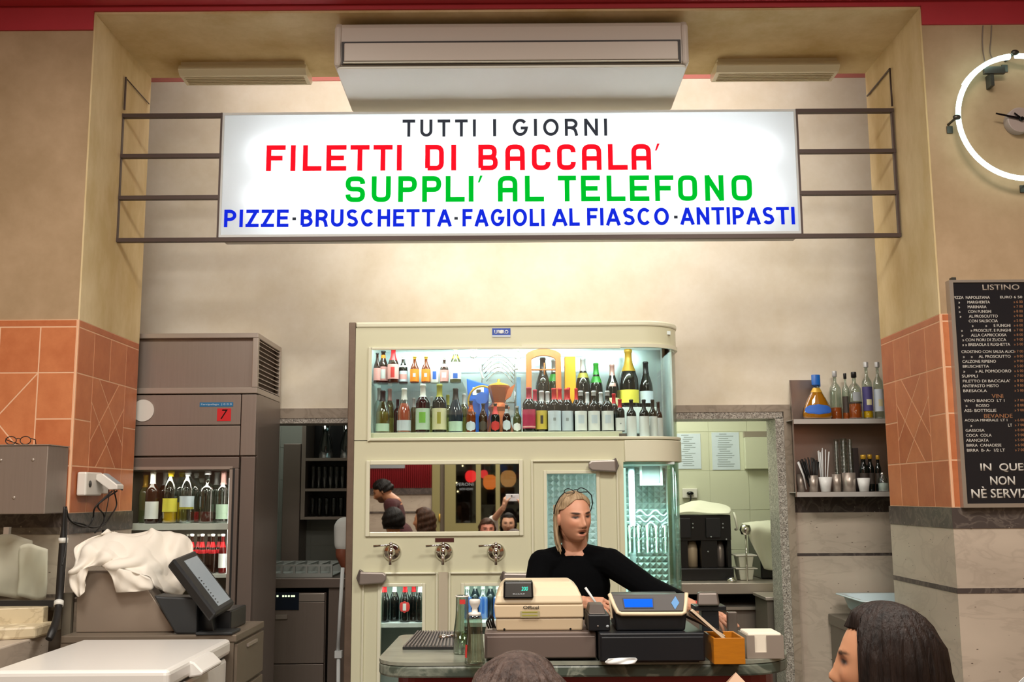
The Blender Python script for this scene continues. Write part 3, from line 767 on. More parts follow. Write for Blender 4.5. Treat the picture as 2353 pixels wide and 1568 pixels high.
rows = [('PIZZA  NAPOLETANA', 2192, 2276), ('»       MARGHERITA', 2203, 2276), ('»       MARINARA', 2203, 2268), ('»       CON FUNGHI', 2204, 2279), ('»       AL PROSCIUTTO', 2206, 2294), ('CON SALSICCIA', 2227, 2294), ('»           »      E FUNGHI', 2234, 2323), ('»       » PROSCIUT. E FUNGHI', 2209, 2324), ('»       ALLA CAPRICCIOSA', 2210, 2314), ('» CON FIORI DI ZUCCA', 2212, 2313), ('» » BRESAOLA E RUGHETTA', 2212, 2322), None, ('CROSTINO CON SALSA ALICI', 2210, 2331), ('»     »     AL PROSCIUTTO', 2213, 2323), ('CALZONE RIPIENO', 2212, 2289), ('BRUSCHETTA', 2213, 2273), ('»        » AL POMODORO', 2214, 2324), ('SUPPLI', 2211, 2247), ("FILETTO DI BACCALA'", 2213, 2321), ('ANTIPASTO MISTO', 2212, 2295), ('BRESAOLA', 2214, 2268), ('@VINI', 2279, 2305), ('VINO BIANCO  LT 1', 2215, 2308), ('»       ROSSO', 2219, 2273), ('ASS- BOTTIGLIE', 2216, 2289), ('@BEVANDE', 2261, 2326), ('ACQUA MINERALE  LT 1', 2217, 2314), ('»                                 LT', 2230, 2325), ('GASSOSA', 2219, 2262), ('COCA  COLA', 2220, 2278), ('ARANCIATA', 2220, 2271), ('BIRRA  CANADESE', 2221, 2300), ('BIRRA  B- A-  1/2 LT', 2222, 2308)]
ys = [682 + 11.05*i for i in range(11)] + [0] + [809 + 11.3*i for i in range(21)]
for i, rw in enumerate(rows):
    if rw is None: continue
    s, x0, x1 = rw; og = s.startswith('@'); y = ys[i]
    brow(s.lstrip('@'), x0, x1, y, 9 if og else 6.5, 'letter_orange' if og else 'letter_white', 'heading' if og else 'price_row', 0.0)
    if not og: brow('» %d 00' % (5 + i % 5) if i else 'EURO 6 50', 2331 if i else 2300, 2351 if not i else 2352, y, 6, 'letter_orange' if i else 'letter_white', 'price')
brow('IN  QUES', 2252, 2362, 1068, 20, 'letter_white', 'notice', 0.015)
brow('NON', 2274, 2330, 1097, 20, 'letter_white', 'notice', 0.015)
brow('NÈ SERVIZ', 2231, 2362, 1120, 26, 'letter_white', 'notice', 0.015)
b = B().box((p00.x + .0, Y0 - .03, p00.z + .012), (p00.x + .02, Y0, p00.z + .028)); obj('hook', b, 'clip_metal', mb)
# ================================================================== BOTTLES
PROF = {
 'wine':      [(0,0.008),(.105,0),(.122,.008),(.128,.03),(.128,.60),(.122,.65),(.095,.70),(.06,.745),(.048,.78),(.046,.95),(.052,.955),(.052,.985),(.044,1),(0,1)],
 'burgundy':  [(0,0.008),(.11,0),(.13,.008),(.136,.03),(.136,.42),(.13,.50),(.105,.60),(.07,.71),(.052,.80),(.047,.95),(.053,.955),(.053,.985),(.045,1),(0,1)],
 'magnum':    [(0,0.008),(.12,0),(.145,.008),(.152,.03),(.152,.40),(.145,.50),(.11,.62),(.07,.73),(.054,.82),(.05,.94),(.06,.945),(.06,.985),(.05,1),(0,1)],
 'beer':      [(0,0.01),(.11,0),(.135,.012),(.140,.04),(.140,.52),(.132,.58),(.10,.67),(.066,.76),(.055,.84),(.052,.955),(.064,.96),(.064,.99),(.058,1),(0,1)],
 'small':     [(0,0.01),(.13,0),(.160,.012),(.165,.04),(.165,.50),(.155,.57),(.11,.67),(.072,.76),(.06,.86),(.058,.955),(.072,.96),(.072,.99),(.066,1),(0,1)],
 'soda':      [(0,0.01),(.10,0),(.135,.02),(.142,.06),(.138,.12),(.143,.2),(.138,.45),(.143,.52),(.14,.62),(.115,.74),(.07,.86),(.045,.91),(.045,.94),(.06,.942),(.06,.995),(.055,1),(0,1)],
 'gin':       [(0,0.01),(.15,0),(.185,.01),(.19,.04),(.19,.58),(.175,.66),(.12,.72),(.065,.76),(.055,.79),(.055,.88),(.075,.885),(.075,.99),(.07,1),(0,1)],
 'tall':      [(0,0.01),(.10,0),(.118,.01),(.122,.04),(.122,.60),(.112,.66),(.075,.71),(.042,.75),(.036,.79),(.036,.90),(.055,.905),(.055,.99),(.05,1),(0,1)],
 'drop':      [(0,0.01),(.24,0),(.30,.015),(.335,.06),(.335,.14),(.29,.30),(.20,.48),(.12,.62),(.075,.70),(.07,.76),(.095,.765),(.095,.99),(.085,1),(0,1)],
 'oil':       [(0,0.01),(.10,0),(.115,.01),(.12,.04),(.12,.58),(.11,.66),(.07,.74),(.055,.80),(.055,.88),(.072,.885),(.072,.99),(.065,1),(0,1)],
}
_mc = {}; _placed = {}
def prof_r(pr, z):
    for (r0, z0), (r1, z1) in zip(pr, pr[1:]):
        if z0 <= z <= z1 and z1 > z0: return r0 + (r1-r0)*(z-z0)/(z1-z0)
    return pr[-2][0]
def bmesh_cached(key, fn):
    if key not in _mc:
        me = fn().mesh(key); _mc[key] = me
    return _mc[key]
def band(kind, za, zb, off, a0=None, a1=None, steps=6, n=20, H=1.0):
    pr = PROF[kind]; zs = sorted(set([za, zb] + [z for r, z in pr if za < z < zb and r > 0]))
    p = [(prof_r(pr, z) + off, z) for z in zs]
    if zb >= 0.999: p.append((0, 1.0 + off))
    b = B()
    b.lathe([(r*H, z*H) for r, z in p], n=n, **({} if a0 is None else dict(a0=a0, a1=a1)))
    return b
def part_mesh(key, fn, m):
    """mesh shared by all copies of a part, one material slot set per object"""
    me = bmesh_cached(key, fn)
    if not me.materials: me.materials.append(M['dark'])
    return me
def bottle(kind, px, ytop, Y, zs, glass_m, cap=None, label=None, emblem=None, txt='', cat='bottle', group=None, name='wine_bottle', capz=.74, lz=(.16, .46), neck=None, liquid=None, oval=False, lpx=None, scale=1.0, rot=0.0, wide=1.0, flat=1.0, zmax=None, ymax=None):
    """one bottle standing at pixel column px on the shelf height zs, its top at pixel row ytop"""
    p = P(px, ytop, Y); H = (p.z - zs) * scale
    if zmax: H = min(H, zmax - zs - .004)
    rmax = max(r for r, z in PROF[kind]) + .007; lst = _placed.setdefault(round(zs, 3), []); y0_ = Y
    def hits():
        ra, rb = rmax*H*wide + .0008, rmax*H*wide*flat + .0008
        for (x_, y_, a_, b_) in lst:
            if ((p.x - x_)/(ra + a_))**2 + ((Y - y_)/(rb + b_))**2 < 1: return True
        return False
    for tries in range(60):
        if not hits(): break
        if Y < (ymax if ymax else y0_ + .055): Y += .006
        elif wide > .72: wide *= .96; Y = y0_
        else: p = p + Vector((.004, 0, 0)); Y = y0_
        p = Vector((P(px, ytop, Y).x if wide > .72 else p.x, Y, p.z))
    lst.append((p.x, Y, rmax*H*wide + .0008, rmax*H*wide*flat + .0008))
    o = thing(name, txt, cat, (p.x, Y, zs + .0008), group); o.rotation_euler = (0, 0, rot)
    def put(nm, key, fn, m, lab=None, grow=0.0):
        me = part_mesh(key, fn, m)
        q = bpy.data.objects.new(nm, me); COL.objects.link(q); q.parent = o; q.scale = (H*wide, H*wide*flat, H)
        q.material_slots[0].link = 'OBJECT'; q.material_slots[0].material = M[m]
        if lab: q['label'] = lab
        return q
    put('glass_body', kind + '_body', lambda: B().lathe(PROF[kind], n=20), glass_m)
    if liquid:
        lm, lv = liquid
        pr = [(max(0, r-.012), z) for r, z in PROF[kind] if z < lv]; pr[0] = (0, .02); pr = [(r, max(z, .02)) for r, z in pr]
        pr += [(max(0.01, prof_r(PROF[kind], lv)-.012), lv), (0, lv)]
        put('liquid', '%s_liq_%.2f' % (kind, lv), lambda: B().lathe(pr, n=18), lm)
    if cap: put('cap' if capz > .86 else 'capsule', '%s_cap_%.2f' % (kind, capz), lambda: band(kind, capz, 1.0, .004), cap)
    if neck: put('neck_label', '%s_neck_%.2f_%.2f' % (kind, *neck[1]), lambda: band(kind, neck[1][0], neck[1][1], .0045), neck[0])
    if label:
        if oval:
            def fo():
                b = B(); rows = []
                zc, hh = (lz[0]+lz[1])/2, (lz[1]-lz[0])/2
                for k in range(9):
                    t = -1 + 2*k/8; w = math.sqrt(max(0.0, 1-t*t)) * 1.15 + .01
                    z = zc + hh*t; r = prof_r(PROF[kind], z) + .004
                    rows.append([Vector((r*math.cos(-PI/2 + w*s/4), r*math.sin(-PI/2 + w*s/4), z)) for s in range(-4, 5)])
                return b.sheet(rows)
            put('label', '%s_oval_%.2f' % (kind, lz[0]), fo, label)
        else: put('label', '%s_lab_%.2f_%.2f' % (kind, *lz), lambda: band(kind, lz[0], lz[1], .003, R(-175), R(-5), n=18), label)
    if emblem:
        em, e0, e1, w = emblem
        put('label_emblem', '%s_em_%.2f_%.2f_%.2f' % (kind, e0, e1, w), lambda: band(kind, e0, e1, .006, -PI/2 - w, -PI/2 + w, n=8), em)
    return o
for k, c in (('glass_black', '0C1210'), ('glass_green', '17351C'), ('glass_amber', '6A2C0C'), ('glass_brown', '2A130A'), ('glass_blue', '23313C'), ('glass_olive', '4A5030')):
    defm(k, col=c, rough=0.08, coat=0.3)
M['glass_clear'] = glass('glass_clear', 'E4EFEA', 0.10, 0.03, 0.75)
M['glass_straw'] = glass('glass_straw', 'B9B57C', 0.10, 0.03, 0.7)
M['glass_pane'] = glass('glass_pane', 'F7FAF8', 0.03, 0.01, 0.35)
M['glass_curve'] = glass('glass_curve', 'E3F3EC', 0.05, 0.03, 0.55)
for k, c in (('foil_red', 'C21A24'), ('foil_crimson', 'A81E3A'), ('foil_silver', 'C4C6C8'), ('foil_gold', 'D4A638'), ('foil_white', 'E8E8E2'), ('foil_black', '1A1A1C'), ('foil_green', '2FA332'), ('foil_olive', 'A7A23A'), ('foil_pink', 'C79A94'), ('foil_yellow', 'E6C21E'), ('foil_blue', '1664BE')):
    defm(k, col=c, rough=0.35, metal=0.25 if k in ('foil_silver', 'foil_gold', 'foil_pink') else 0.0)
for k, c in (('paper_white', 'E9ECEC'), ('paper_ice', 'CFDBE6'), ('paper_cream', 'DDD9B0'), ('paper_magenta', 'B52A50'), ('paper_yellow', 'D9C24C'), ('paper_lemon', 'E4D94E'), ('paper_orange', 'F08A1C'), ('paper_pink', 'E8A7A2'), ('paper_red', 'CC3430'), ('paper_purple', '4C4680'), ('paper_blue', '2E67C8'), ('paper_green', '78C24A'), ('paper_mint', 'BFDCC6'), ('paper_grey', '9AA0A4'), ('paper_dark', '3C332C')):
    defm(k, col=c, rough=0.6)
for k, c in (('liquid_amber', 'D98408'), ('liquid_rust', 'B5501C'), ('liquid_red', 'C8121C'), ('liquid_yellow', 'F2B708'), ('liquid_rose', 'E06A4E'), ('liquid_pale', 'B9BFA0'), ('liquid_wine', '5A1010')):
    defm(k, col=c, rough=0.15, spec=0.4)
# ================================================================== STEEL FRIDGE (behind the left pier)
YF = 5.76; YFB = YB - 0.045
defm('steel', col='9A8D84', rough=0.38, metal=0.55, noise=(3, 0.15, (30, 30, 1)))
defm('steel_dark', col='82756D', rough=0.4, metal=0.55)
defm('steel_light', col='B5AAA0', rough=0.35, metal=0.6)
defm('steel_frame', col='8F877F', rough=0.35, metal=0.7)
defm('rubber', col='1B1A1A', rough=0.6)
defm('white_plastic', col='DEDAD2', rough=0.4)
defm('sticker_blue', col='1E6FA0', rough=0.5)
defm('sticker_red', col='D0141C', rough=0.5)
defm('shelf_white', col='D9DAD4', rough=0.4)
fr1 = X(590, 900, YF); fr0 = fr1 - 0.98
zA, zB_, zC, zD = Z(590, 765, YF), Z(588, 905, YF), Z(580, 1048, YF), 0.0
fg = thing('upright_fridge', 'tall brushed steel bar fridge with a louvred motor box on top and a glass door', 'fridge', (fr1 - .49, (YF+YFB)/2, 0))
t = 0.03
b = B()     # carcass with an opening for the glass door
do0, do1 = X(262, 1200, YF), X(528, 1200, YF); dz1 = Z(430, 1078, YF); dz0 = 0.45
b.box((fr0, YF + .05, 0.06), (do0, YFB, zB_)).box((do1, YF + .05, 0.06), (fr1, YFB, zB_)).box((do0, YF + .05, dz1), (do1, YFB, zB_)).box((do0, YF + .05, 0.06), (do1, YFB, dz0)).box((do0, YFB - .04, dz0), (do1, YFB, dz1))
obj('carcass', b, 'steel', fg)
b = B().box((fr0 + .02, YF + .08, 0), (fr1 - .02, YFB, 0.06)); obj('plinth', b, 'rubber', fg)
xs = X(552, 1000, YF)
b = B().box((fr0, YF, Z(500, 978, YF) + .003), (xs - .002, YF + .05, zB_ - .004)).box((xs + .002, YF, zC + .003), (fr1, YF + .05, zB_ - .004)); obj('upper_panel', b, 'steel', fg, bev=0.003)
b = B().box((fr0, YF - 0.001, zC + .003), (xs - .002, YF + .05, Z(500, 978, YF) - .002)); obj('control_panel', b, 'steel', fg, bev=0.003)
b = B().box((xs + .006, YF + .004, 0.08), (fr1, YF + .05, zC - .004)); obj('side_post', b, 'steel_dark', fg, bev=0.003)
# door
dx1 = xs; dxf = X(546, 1200, YF)
b = B().box((fr0, YF - .012, dz1), (dx1, YF + .045, zC - .006)).box((do1, YF - .012, dz0), (dx1, YF + .045, dz1)).box((fr0, YF - .012, dz0), (do0, YF + .045, dz1)).box((fr0, YF - .012, 0.10), (dx1, YF + .045, dz0))
dr = obj('door', b, 'steel_dark', fg, bev=0.004)
b = B().box((do0, YF + .012, dz0), (do1, YF + .018, dz1)); obj('door_glass', b, 'glass_pane', dr)
b = B().box((do1 - .006, YF - .016, dz0), (do1 + .010, YF - .010, dz1)).box((do0, YF - .016, dz1 - .004), (do1 + .010, YF - .010, dz1 + .012)); obj('door_bead', b, 'steel_light', dr)
b = B().box((do1 + .012, YF - .014, dz0), (do1 + .022, YF - .008, dz1)); obj('door_seal', b, 'rubber', dr)
# motor box with louvres on the right side
zmt = zA
b = B().box((fr0, YF + .03, zB_ + .002), (fr1 - .03, YFB, zmt - .02)); obj('motor_box', b, 'steel', fg)
b = B()
b.box((fr0, YF, zmt - .028), (fr1, YFB, zmt)).box((fr0, YF + .001, zB_ + .003), (fr1, YFB, zB_ + .035)).box((fr1 - .03, YF, zB_ + .035), (fr1, YF + .035, zmt - .028)).box((fr1 - .03, YFB - .04, zB_ + .035), (fr1, YFB, zmt - .028)); obj('motor_box_frame', b, 'steel_light', fg, bev=0.003)
b = B(); nz = 11
for k in range(nz):
    zz = zB_ + .045 + (zmt - .028 - zB_ - .055) * k / (nz - 1)
    b.hexa([Vector(p) for p in ((fr1 - .028, YF + .035, zz + .010), (fr1 - .002, YF + .035, zz - .006), (fr1 - .002, YFB - .04, zz - .006), (fr1 - .028, YFB - .04, zz + .010), (fr1 - .028, YF + .035, zz + .014), (fr1 - .002, YF + .035, zz - .002), (fr1 - .002, YFB - .04, zz - .002), (fr1 - .028, YFB - .04, zz + .014))])
obj('louvre_grille', b, 'steel_light', fg)
# stickers
a0, a1, c0, c1 = px_rect(459, 536, 925, 935, YF)
b = B().box((a0, YF - .0022, c0), (a1, YF - .0008, c1)); st = obj('blue_sticker', b, 'sticker_blue', fg)
obj('sticker_lettering', text_mesh("l'arcipelago  | 0 0 0", front(YF - .0022), a0 + .008, a1 - .008, c0 + .006, c1 - .006, 0.0008, 0.0), 'paper_ice', st)
a0, a1, c0, c1 = px_rect(499, 531, 939, 968, YF)
b = B().box((a0, YF - .0022, c0), (a1, YF - .0008, c1)); st = obj('number_sticker', b, 'sticker_red', fg, label='red number sticker')
obj('sticker_numeral', text_mesh('7', front(YF - .0022), a0 + .020, a1 - .018, c0 + .010, c1 - .006, 0.0008, 0.0, shear=.25), 'black_gloss', st)
p = P(329, 944, YF); b = B().cyl((p.x, YF + .001, p.z), (p.x, YF - .006, p.z), 0.060, n=32); obj('round_badge', b, 'white_plastic', fg, label='white round badge')
# inside
b = B().box((do0, YF + .06, dz0), (do0 + .01, YFB - .045, dz1)).box((do1 - .01, YF + .06, dz0), (do1, YFB - .045, dz1)).box((do0 + .01, YFB - .055, dz0), (do1 - .01, YFB - .042, dz1)).box((do0 + .01, YF + .06, dz1 - .006), (do1 - .01, YFB - .055, dz1)); obj('liner', b, 'steel_frame', fg)
zsh = Z(430, 1204, YF + .08); zsh2 = Z(430, 1218, YF + .08); zlo = zsh - 0.27
b = B().box((do0 + .012, YF + .07, zsh2), (do1 - .012, YFB - .06, zsh)); obj('shelf', b, 'shelf_white', fg)
b = B().box((do0 + .012, YF + .07, zlo - .02), (do1 - .012, YFB - .06, zlo)); obj('shelf', b, 'shelf_white', fg)
M['tube_warm'] = emitter('tube_warm', (1.0, 0.93, 0.82), 7.0)
b = B().cyl((do1 - .025, YF + .075, zlo), (do1 - .025, YF + .075, dz1 - .05), 0.006, n=8); obj('interior_lamp', b, 'tube_warm', fg)
area('fridge_lamp', ((do0+do1)/2, YF + .10, dz1 - .02), (0, 0, 0), 0.7, 1.1, (1.0, .93, .82), .04)
area('fridge_lamp', ((do0+do1)/2, YF + .10, zsh2 - .02), (0, 0, 0), 0.7, 1.1, (1.0, .93, .82), .04)
g1 = 'bottles on the upper shelf of the steel fridge'
Ya, Yb2 = YF + .15, YF + .30
bottle('wine', 353, 1078, Ya, zsh, 'glass_brown', 'foil_white', 'paper_white', txt='dark rosé wine bottle with a white label and white capsule in the steel fridge', group=g1, capz=.76, lz=(.09, .42), zmax=dz1 - .006, ymax=YF + .42)
bottle('wine', 336, 1092, Yb2, zsh, 'glass_olive', 'foil_gold', None, txt='greenish bottle at the left edge of the steel fridge shelf', group=g1, zmax=dz1 - .006, ymax=YF + .42)
bottle('wine', 382, 1078, Yb2, zsh, 'glass_brown', 'foil_silver', None, txt='brown bottle with a silver capsule behind the white labelled rosé', group=g1, zmax=dz1 - .006, ymax=YF + .42)
bottle('soda', 394, 1079, Ya, zsh, 'glass_clear', 'foil_yellow', 'paper_lemon', txt='clear plastic lemonade bottle with a yellow cap and yellow label', group=g1, name='soda_bottle', capz=.90, lz=(.22, .48), liquid=('liquid_yellow', .48), zmax=dz1 - .006, ymax=YF + .42)
bottle('soda', 419, 1080, Yb2, zsh, 'glass_clear', 'foil_olive', None, txt='yellow capped bottle just behind the front lemonade bottle', group=g1, name='soda_bottle', capz=.90, liquid=('liquid_yellow', .4), zmax=dz1 - .006, ymax=YF + .42)
bottle('soda', 433, 1070, Ya, zsh, 'glass_clear', 'foil_silver', 'paper_ice', emblem=('foil_olive', .27, .31, 1.3), txt='clear plastic water bottle with a pale blue label', group=g1, name='water_bottle', capz=.90, lz=(.27, .52), zmax=dz1 - .006, ymax=YF + .42)
bottle('soda', 452, 1088, Yb2, zsh, 'glass_clear', 'foil_silver', None, wide=.8, txt='empty clear bottle behind the pale blue water bottle', group=g1, name='water_bottle', capz=.90, liquid=('liquid_red', .22), zmax=dz1 - .006, ymax=YF + .42)
bottle('gin', 479, 1070, Ya, zsh, 'glass_clear', 'foil_silver', None, txt='clear swing top bottle with a little dark red drink left', group=g1, name='swing_top_bottle', capz=.93, liquid=('liquid_wine', .22), wide=.8, zmax=dz1 - .006, ymax=YF + .42)
bottle('tall', 464, 1100, Yb2 + .13, zsh, 'glass_clear', 'foil_white', None, txt='clear bottle of bright red drink at the back of the fridge shelf', group=g1, capz=.9, liquid=('liquid_red', .24), zmax=dz1 - .006, ymax=YF + .42)
bottle('wine', 500, 1072, Yb2, zsh, 'glass_clear', 'foil_silver', None, txt='tall clear bottle behind the swing top bottle', group=g1, liquid=('liquid_wine', .2), zmax=dz1 - .006, ymax=YF + .42)
bottle('wine', 515, 1078, Ya, zsh, 'glass_clear', 'foil_pink', 'paper_mint', txt='clear bottle with a mint label by the right edge of the fridge door', group=g1, lz=(.08, .36), zmax=dz1 - .006, ymax=YF + .42)
g2 = 'small red drinks on the lower shelf of the steel fridge'
for i, px in enumerate((442, 466, 490, 513)):
    for j in range(2):
        big = i == 3 and j == 0
        bottle('beer', px - j*9, 1228, YF + .12 + .09*j, zlo, 'glass_brown' if not big else 'liquid_wine', 'foil_white', 'paper_white' if big else 'foil_red', txt='small red drink bottle on the lower fridge shelf beside the till screen', group=g2, name='drink_bottle', capz=.94, lz=(.14, .5) if big else (.5, .60), neck=('foil_red', (.66, .8)), wide=.72, zmax=zsh2 - .004)

# ================================================================== OUTLET AND CABLES on the left arch face
xo = WL + 0.012
po = P(181, 1120, Y0 + .09)
def on_face(px, py):   # point of the inner face of the left pier under a pixel
    d = P(px, py, 1.0) - Vector((0, 0, HC)); t = xo / d.x
    return Vector((xo, d.y*t, HC + d.z*t))
q0, q1 = on_face(176, 1110), on_face(236, 1110)
zo0, zo1 = on_face(200, 1140).z, on_face(200, 1086).z
ot = thing('wall_outlet', 'white double wall socket on the tiled arch face with a phone charger plugged in', 'socket', (xo, (q0.y+q1.y)/2, zo0))
b = B().box((xo, q0.y, zo0), (xo + .045, q0.y + (q1.y - q0.y)*.62, zo1)); obj('socket_box', b, 'white_plastic', ot, bev=0.008)
b = B().box((xo, q0.y + (q1.y - q0.y)*.62, zo0 + .01), (xo + .03, q1.y, zo1 - .012)); obj('socket_box', b, 'white_plastic', ot, bev=0.005)
b = B().cyl((xo + .044, q0.y + .045, zo0 + .055), (xo + .047, q0.y + .045, zo0 + .055), 0.016, n=16); obj('socket_holes', b, 'black_gloss', ot)
ch = B(); yc = q0.y + .11
ch.prism([(.045, .10), (.075, .105), (.15, .05), (.15, .03), (.11, .028), (.045, .075)], lambda a, c, d: Vector((xo + a, yc + d, zo0 + c)), 0, .085)
ch_o = obj('phone_charger', ch, 'white_plastic', None, bev=0.004, clean=True, loc=(xo + .1, yc, zo0 + .03)); tag(ch_o, 'white wedge shaped phone charger sticking out of the wall socket', 'charger')
lb = B().prism([(.076, .1062), (.142, .0585), (.142, .0570), (.076, .1047)], lambda a, c, d: Vector((xo + a, yc + d, zo0 + c)), .012, .073); obj('charger_panel', lb, 'paper_grey', ch_o)
defm('cable_black', col='141313', rough=0.5)
e0 = Vector((xo + .12, yc + .02, zo0 + .023))
def cab(pxs, x_off, lab, r=.004, start=None, cat='cable'):
    pts = [start] if start is not None else []
    for px, py, dx in pxs:
        d = P(px, py, 1.0) - Vector((0, 0, HC)); t = (xo + x_off + dx) / d.x
        pts.append(Vector((xo + x_off + dx, d.y*t, HC + d.z*t)))
    return cable('charging_cable', pts, r, 'cable_black', lab, cat)
cab([(220, 1165, .02), (214, 1190, 0), (205, 1208, 0), (186, 1210, 0), (160, 1195, -.01), (152, 1165, -.01)], .05, 'black charging cable looping left from the charger along the stone band', start=e0)
cab([(226, 1160, .02), (238, 1182, 0), (239, 1196, 0), (230, 1212, 0), (218, 1225, 0)], .066, 'black charging cable hanging straight down with a loose plug', start=e0 + Vector((.015, .02, 0)))
cab([(262, 1122, .01), (268, 1160, 0), (255, 1185, 0), (240, 1205, 0), (213, 1213, 0), (190, 1205, -.01), (165, 1200, -.02)], .034, 'black charging cable in a wide loop right of the charger', start=e0 + Vector((.03, .045, .005)))
cab([(248, 1108, .0), (250, 1140, 0), (243, 1180, 0), (236, 1206, 0)], .018, 'thin black cable hanging from the back of the charger', r=.0025, start=Vector((xo + .06, yc + .075, zo0 + .07)))
b = B(); pe = on_face(216, 1228) + Vector((.05, 0, 0)); b.box(pe + Vector((-.008, -.012, -.025)), pe + Vector((.008, .012, .02))); tag(obj('cable_plug', b, 'cable_black', loc=pe), 'loose black cable plug dangling on the stone band under the socket', 'plug')
defm('tape_white', col='D5D5CE', rough=0.5)
# bundle of black cables running down to the counter
YD = 4.62
YD = 4.575
bp = [P(148, 1165, YD), P(146, 1215, YD), P(145, 1250, YD), P(140, 1320, YD - .01), P(135, 1388, YD - .03), P(128, 1430, YD - .12), P(120, 1452, YD - .175), P(112, 1470, YD - .20)]
cb = thing('cable_bundle', 'thick black cable bundle with white tape bands hanging beside the glass screen', 'cable', bp[-1])
rr_ = [.004, .010, .017, .017, .016, .016, .017, .014]
sp_pts = spline(bp, 6); rad_ = []
for i in range(len(sp_pts)):
    k = min(i/6, 6.999); a = int(k); rad_.append(rr_[a] + (rr_[a+1]-rr_[a])*(k-a))
b = B().tube(sp_pts, rad_, 10); obj('cable_sleeve', b, 'cable_black', cb)
for i in (11, 24):
    b = B().cyl(sp_pts[i] - (sp_pts[i+1]-sp_pts[i-1]).normalized()*.011, sp_pts[i] + (sp_pts[i+1]-sp_pts[i-1]).normalized()*.011, .0195, n=14); obj('tape_band', b, 'tape_white', cb)
b = B().tube(spline([P(152, 1168, YD - .015), P(153, 1215, YD - .015), P(151, 1260, YD - .035), P(143, 1300, YD - .08)], 6), .003, 6); obj('loose_wire', b, 'cable_black', cb)

# ================================================================== STEEL BOX on the left pier and the glass counter under it
YX = 4.66
bx1 = X(107, 1100, YX)
bz0, bz1 = Z(60, 1182, YX), Z(60, 1024, YX)
hb = thing('steel_hood', 'brushed steel box fixed to the left pier over the glass counter', 'extractor hood', (bx1 - .35, 4.77, bz0))
b = B().box((bx1 - .7, YX, bz0), (bx1, Y0 - .022, bz1)); obj('body', b, 'steel', hb, bev=0.004)
for px, py in ((76, 1057), (32, 1144), (2, 1058)):
    p = P(px, py, YX); b = B().ball((p.x, YX - .001, p.z), (.007, .004, .007), 10); obj('rivet', b, 'steel_light', hb)
b = B().box((bx1 - .7, YX - .004, bz1), (bx1 + .004, Y0 - .022, bz1 + .004)); obj('top_lip', b, 'steel_light', hb)
# spectacles lying on the box
sp0 = P(45, 1018, YX + .08); zt_ = bz1 + .004
sgl = thing('eyeglasses', 'folded black rimmed eyeglasses lying on top of the steel box', 'eyeglasses', (sp0.x, YX + .08, zt_))
for dx in (-.03, .035):
    b = B().tube([Vector((sp0.x + dx + .024*math.cos(a), YX + .06, zt_ + .021 + .018*math.sin(a))) for a in [2*PI*k/16 for k in range(16)]], .0022, 6, closed=True); obj('rim', b, 'cable_black', sgl)
b = B().tube([(sp0.x - .006, YX + .06, zt_ + .028), (sp0.x + .0025, YX + .058, zt_ + .031), (sp0.x + .011, YX + .06, zt_ + .028)], .002, 6); obj('bridge', b, 'cable_black', sgl)
for s in (-1, 1):
    b = B().tube([(sp0.x + s*.055 + .002, YX + .06, zt_ + .030), (sp0.x + s*.065, YX + .09, zt_ + .026), (sp0.x + s*.03, YX + .18, zt_ + .004)], .0022, 6); obj('temple', b, 'cable_black', sgl)

# glass fronted stone counter on the left
defm('panel_olive', col='6E675A', rough=0.4, metal=0.2)
M['stone_cream'] = marble('stone_cream', 'CDBE9E', '8A775A', 9, 0.35, 0.35, ('EADFC0', 14, 0.30))
YG0, YG1 = 3.95, 4.60
gx = X(128, 1400, 4.6)
zg_t = Z(0, 1216, 4.45)
z_st = Z(120, 1394, 4.58)
lc = thing('glass_counter', 'stone serving counter with a glass screen at the left edge, paper stuffed behind the glass', 'counter', (gx - .4, 4.3, 0))
xw = gx - .8
zst0 = z_st - .09
b = B().box((xw, YG0, 0.0), (gx - .02, YG1, Z(60, 1478, 4.3))); obj('base', b, 'stone_light', lc, bev=0.006)
b = B().hexa([Vector(p) for p in ((xw, 4.30, Z(60, 1478, 4.3)), (gx - .03, 4.55, Z(60, 1478, 4.3)), (gx - .03, 4.60, Z(60, 1478, 4.3)), (xw, 4.60, Z(60, 1478, 4.3)), (xw, 4.30, z_st), (gx - .03, 4.55, z_st), (gx - .03, 4.60, z_st), (xw, 4.60, z_st))]); obj('stone_upstand', b, 'stone_cream', lc, bev=0.004)
b = B().hexa([Vector(p) for p in ((xw, 4.10, Z(60, 1478, 4.3)), (gx - .0, 4.42, Z(60, 1478, 4.3)), (gx - .0, 4.60, Z(60, 1478, 4.3)), (xw, 4.60, Z(60, 1478, 4.3)), (xw, 4.10, Z(60, 1478, 4.3) + .05), (gx - .0, 4.42, Z(60, 1478, 4.3) + .05), (gx, 4.60, Z(60, 1478, 4.3) + .05), (xw, 4.60, Z(60, 1478, 4.3) + .05))]); obj('stone_ledge', b, 'stone_cream', lc, bev=0.01)
b = B().box((xw, 4.605, z_st - .02), (gx + .012, 4.613, zg_t)); obj('glass_screen', b, 'glass_pane', lc)
b = B().box((gx + .002, 4.595, z_st - .1), (gx + .016, 4.625, zg_t)); obj('screen_post', b, 'panel_olive', lc)
b = B().box((xw, 4.60, z_st - .005), (gx + .012, 4.62, z_st + .022)); obj('screen_channel', b, 'rubber', lc)
b = B().box((X(8, 1225, 4.6), 4.598, Z(8, 1228, 4.6)), (X(20, 1225, 4.6), 4.622, Z(8, 1212, 4.6))); obj('glass_clamp', b, 'steel_light', lc)
b = B().box((gx + .016, 4.63, 0), (X(166, 1400, 4.64), 4.66, z_st + .05)); obj('end_panel', b, 'panel_olive', lc)
defm('paper_sheet', col='D8D0C0', rough=0.8)
